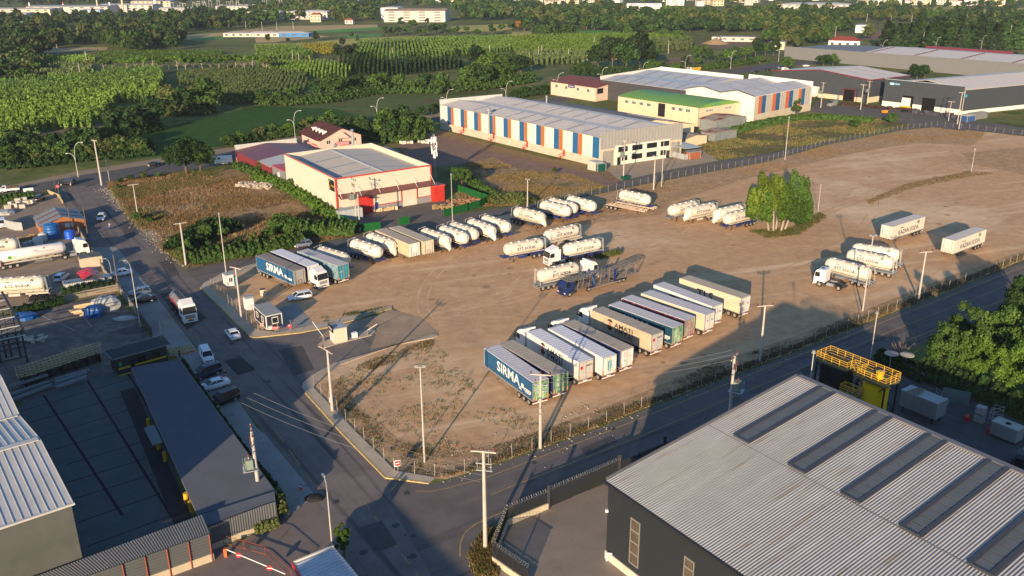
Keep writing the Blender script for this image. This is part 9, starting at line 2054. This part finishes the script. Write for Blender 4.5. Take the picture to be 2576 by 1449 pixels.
block((1700,36),18,8,4,-10,tw,M('orange_canopy',(.7,.35,.05),.6),'orange canopy of the far petrol station','petrol_canopy',rise=.3,wins=3);block((1680,40),12,7,4,-10,tw,tr2,'small white kiosk at the far petrol station','far_kiosk',rise=.3,wins=2)
block((350,72),16,10,5,-10,tw,tr3,'pale roofed house hidden in the upper left wood','wood_house','house',rise=2,wins=2);block((300,76),12,8,4,-10,tcr,M('brown_tile_roof'),'brown roofed house hidden in the upper left wood','wood_house','house',rise=2,wins=2);block((50,68),26,9,5,-5,tw,tr2,'low pale building at the left edge in the wood','wood_building',rise=.8,wins=3)
# far factories top left
for i,(x,y,W_,L_,h,wm,rm,l) in enumerate(((60,40,95,30,9,tcr,tr2,'cream factory hall at the top left corner'),(30,46,60,16,6,tw,tr2,'low white hall in front of the cream factory hall'),(190,32,120,40,9,tw,tr3,'very long pale factory hall left of the chimneys'),(330,30,80,26,10,tw,tr2,'white factory hall between the tall chimneys'),(390,26,60,22,13,tcr,tr3,'taller cream factory hall right of the chimneys'),(450,32,50,16,6,tw,tr2,'low white building beside the far switchyard'),(235,36,26,12,6,M('blue_white',(.4,.5,.6),.6),tr2,'small bluish building below the far chimneys'),(590,26,50,16,6,tw,tr3,'pale hall in the trees beside the far switchyard'))):
    block((x,y),W_,L_,h,-6,wm,rm,l,'far_factory_hall','factory',rise=1.5,wins=8,hip=False)
for i,(x,y,h,r_,cap,l) in enumerate(((248,33,17,1.2,0,'slim tan chimney left of the taller ones'),(279,32,14,1.3,0,'short white chimney in the far factory'),(162,30,13,.9,1,'chimney with a red top left in the far factory'),(311,32,19,1.6,1,'tan chimney with a red top in the far factory'),(393,28,32,2.0,0,'tallest white chimney of the far factory'),(77,28,12,1.4,0,'grey silo chimney on the long factory hall'))):
    p=G(x,y);t=empty('factory_chimney',l,'chimney','far factory chimneys');m=MB();m.tube((p.x,p.y,0),(p.x,p.y,h),r_,r_*.75,10);m.build('shaft',tcr if i in (0,3) else white,t);m=MB();m.tube((p.x,p.y,h-1.6),(p.x,p.y,h+.3),r_*.95,r_*.95,10);m.build('chimney_cap',redM if cap else steel,t)
rs_=random.Random(5)
for i in range(38):
    x=400+rs_.uniform(0,320);y=28-(x-400)*.03+rs_.uniform(-8,3);p=G(x,y);t=empty('switchyard_pylon','grey steel pylon of the far electrical switchyard','pylon','switchyard pylons');m=MB();h=rs_.uniform(6,13)
    for dx in (-2.5,2.5): m.tube((p.x+dx,p.y,0),(p.x+dx*.7,p.y,h),.22,n=4)
    m.tube((p.x-2.5,p.y,h),(p.x+2.5,p.y,h),.25,n=4);m.build('frame',M('pylon_pale',(.5,.5,.48),.6),t)
# far town
n_h=0
for i in range(230):
    x=rs_.uniform(1290,2576) if i>25 else rs_.uniform(640,1290);y=rs_.uniform(-10,15)-(6 if x<1290 else 0)+(6 if 1290<x<1560 else 0)
    if 1575<x<1665 and y>4 or 1960<x<2135 and y>2: continue
    big=rs_.random()<.3;W_=rs_.uniform(10,18)*(1.5 if big else 1);h=rs_.uniform(6,9) if not big else rs_.uniform(10,17);roof=[tr1,tr1,M('bright_red_roof'),tr2,tr3][rs_.randrange(5)]
    lab={True: 'multi storey ',False: 'small '}[big]+{'terracotta_roof': 'house with a terracotta roof','bright_red_roof': 'house with a bright red roof','far_roof_white': 'house with a white roof','far_roof_grey': 'house with a grey roof'}[roof.name]+' in the far town at the top edge'
    block((x,y),W_,rs_.uniform(9,14),h,rs_.uniform(-40,20),[tw,tcr,white][rs_.randrange(3)],roof,lab,'town_house','house',lab.replace('house','houses'),rise=2.2 if roof in (tr1,) else 1.2,wins=3)
# pale poles standing in the fields
for i,(x,y,h) in enumerate(((220,166,9.5),(147,141,8),(203,196,8),(388,186,8),(738,165,9.5),(988,152,8.5),(1354,152,9),(1681,135,9),(1494,117,7.5),(1363,143,8),(1430,153,7.5),(1477,160,6),(753,165,8),(1232,142,8),(1210,154,8),(1550,150,8),(1080,74,9),(660,76,8),(697,76,8),(738,74,8),(528,73,8),(575,74,8),(619,72,8),(2100,98,10),(1983,97,10),(2240,62,9),(2292,62,9),(2180,56,9),(2430,60,9),(2534,126,17),(2319,125,12),(2427,122,9))):
    p=G(x,y);t=empty('field_pole','pale concrete pole standing among the far fields and trees','utility pole','field poles',loc=tuple(p));m=MB();m.tube((0,0,0),(0,0,h),.22,.14,6);m.build('pole',poleM,t);m=MB();m.box((0,0,h-.4),(.15,2.0,.12));m.build('crossarm',poleM,t)
p=G(100,203);m=MB();a=G(15,208,2.0);b=G(186,195,2.0);beam(m,a,b,9,.3);m.prism([Vector((a.x,a.y,0)),Vector((b.x,b.y,0)),Vector((b.x,b.y+8,0)),Vector((a.x,a.y+8,0))],0,1.8);tag(m.build('greenhouse',M('greenhouse_film',(.42,.46,.47),.4)),'long low greenhouse with a pale film roof at the left of the nursery','greenhouse')
HAZE=1
if HAZE:
    hm=bpy.data.materials.new('haze');hm.use_nodes=True;t=hm.node_tree;t.nodes.clear();o_=t.nodes.new('ShaderNodeOutputMaterial');v=t.nodes.new('ShaderNodeVolumePrincipled');v.inputs['Color'].default_value=(.72,.8,.95,1);v.inputs['Density'].default_value=.00006;t.links.new(v.outputs[0],o_.inputs['Volume'])
    o=MB().box((0,3200,34.5),(8800,7400,73)).build('haze',hm);tag(o,'thin pale haze of the evening air over the whole plain','haze',kind='stuff')
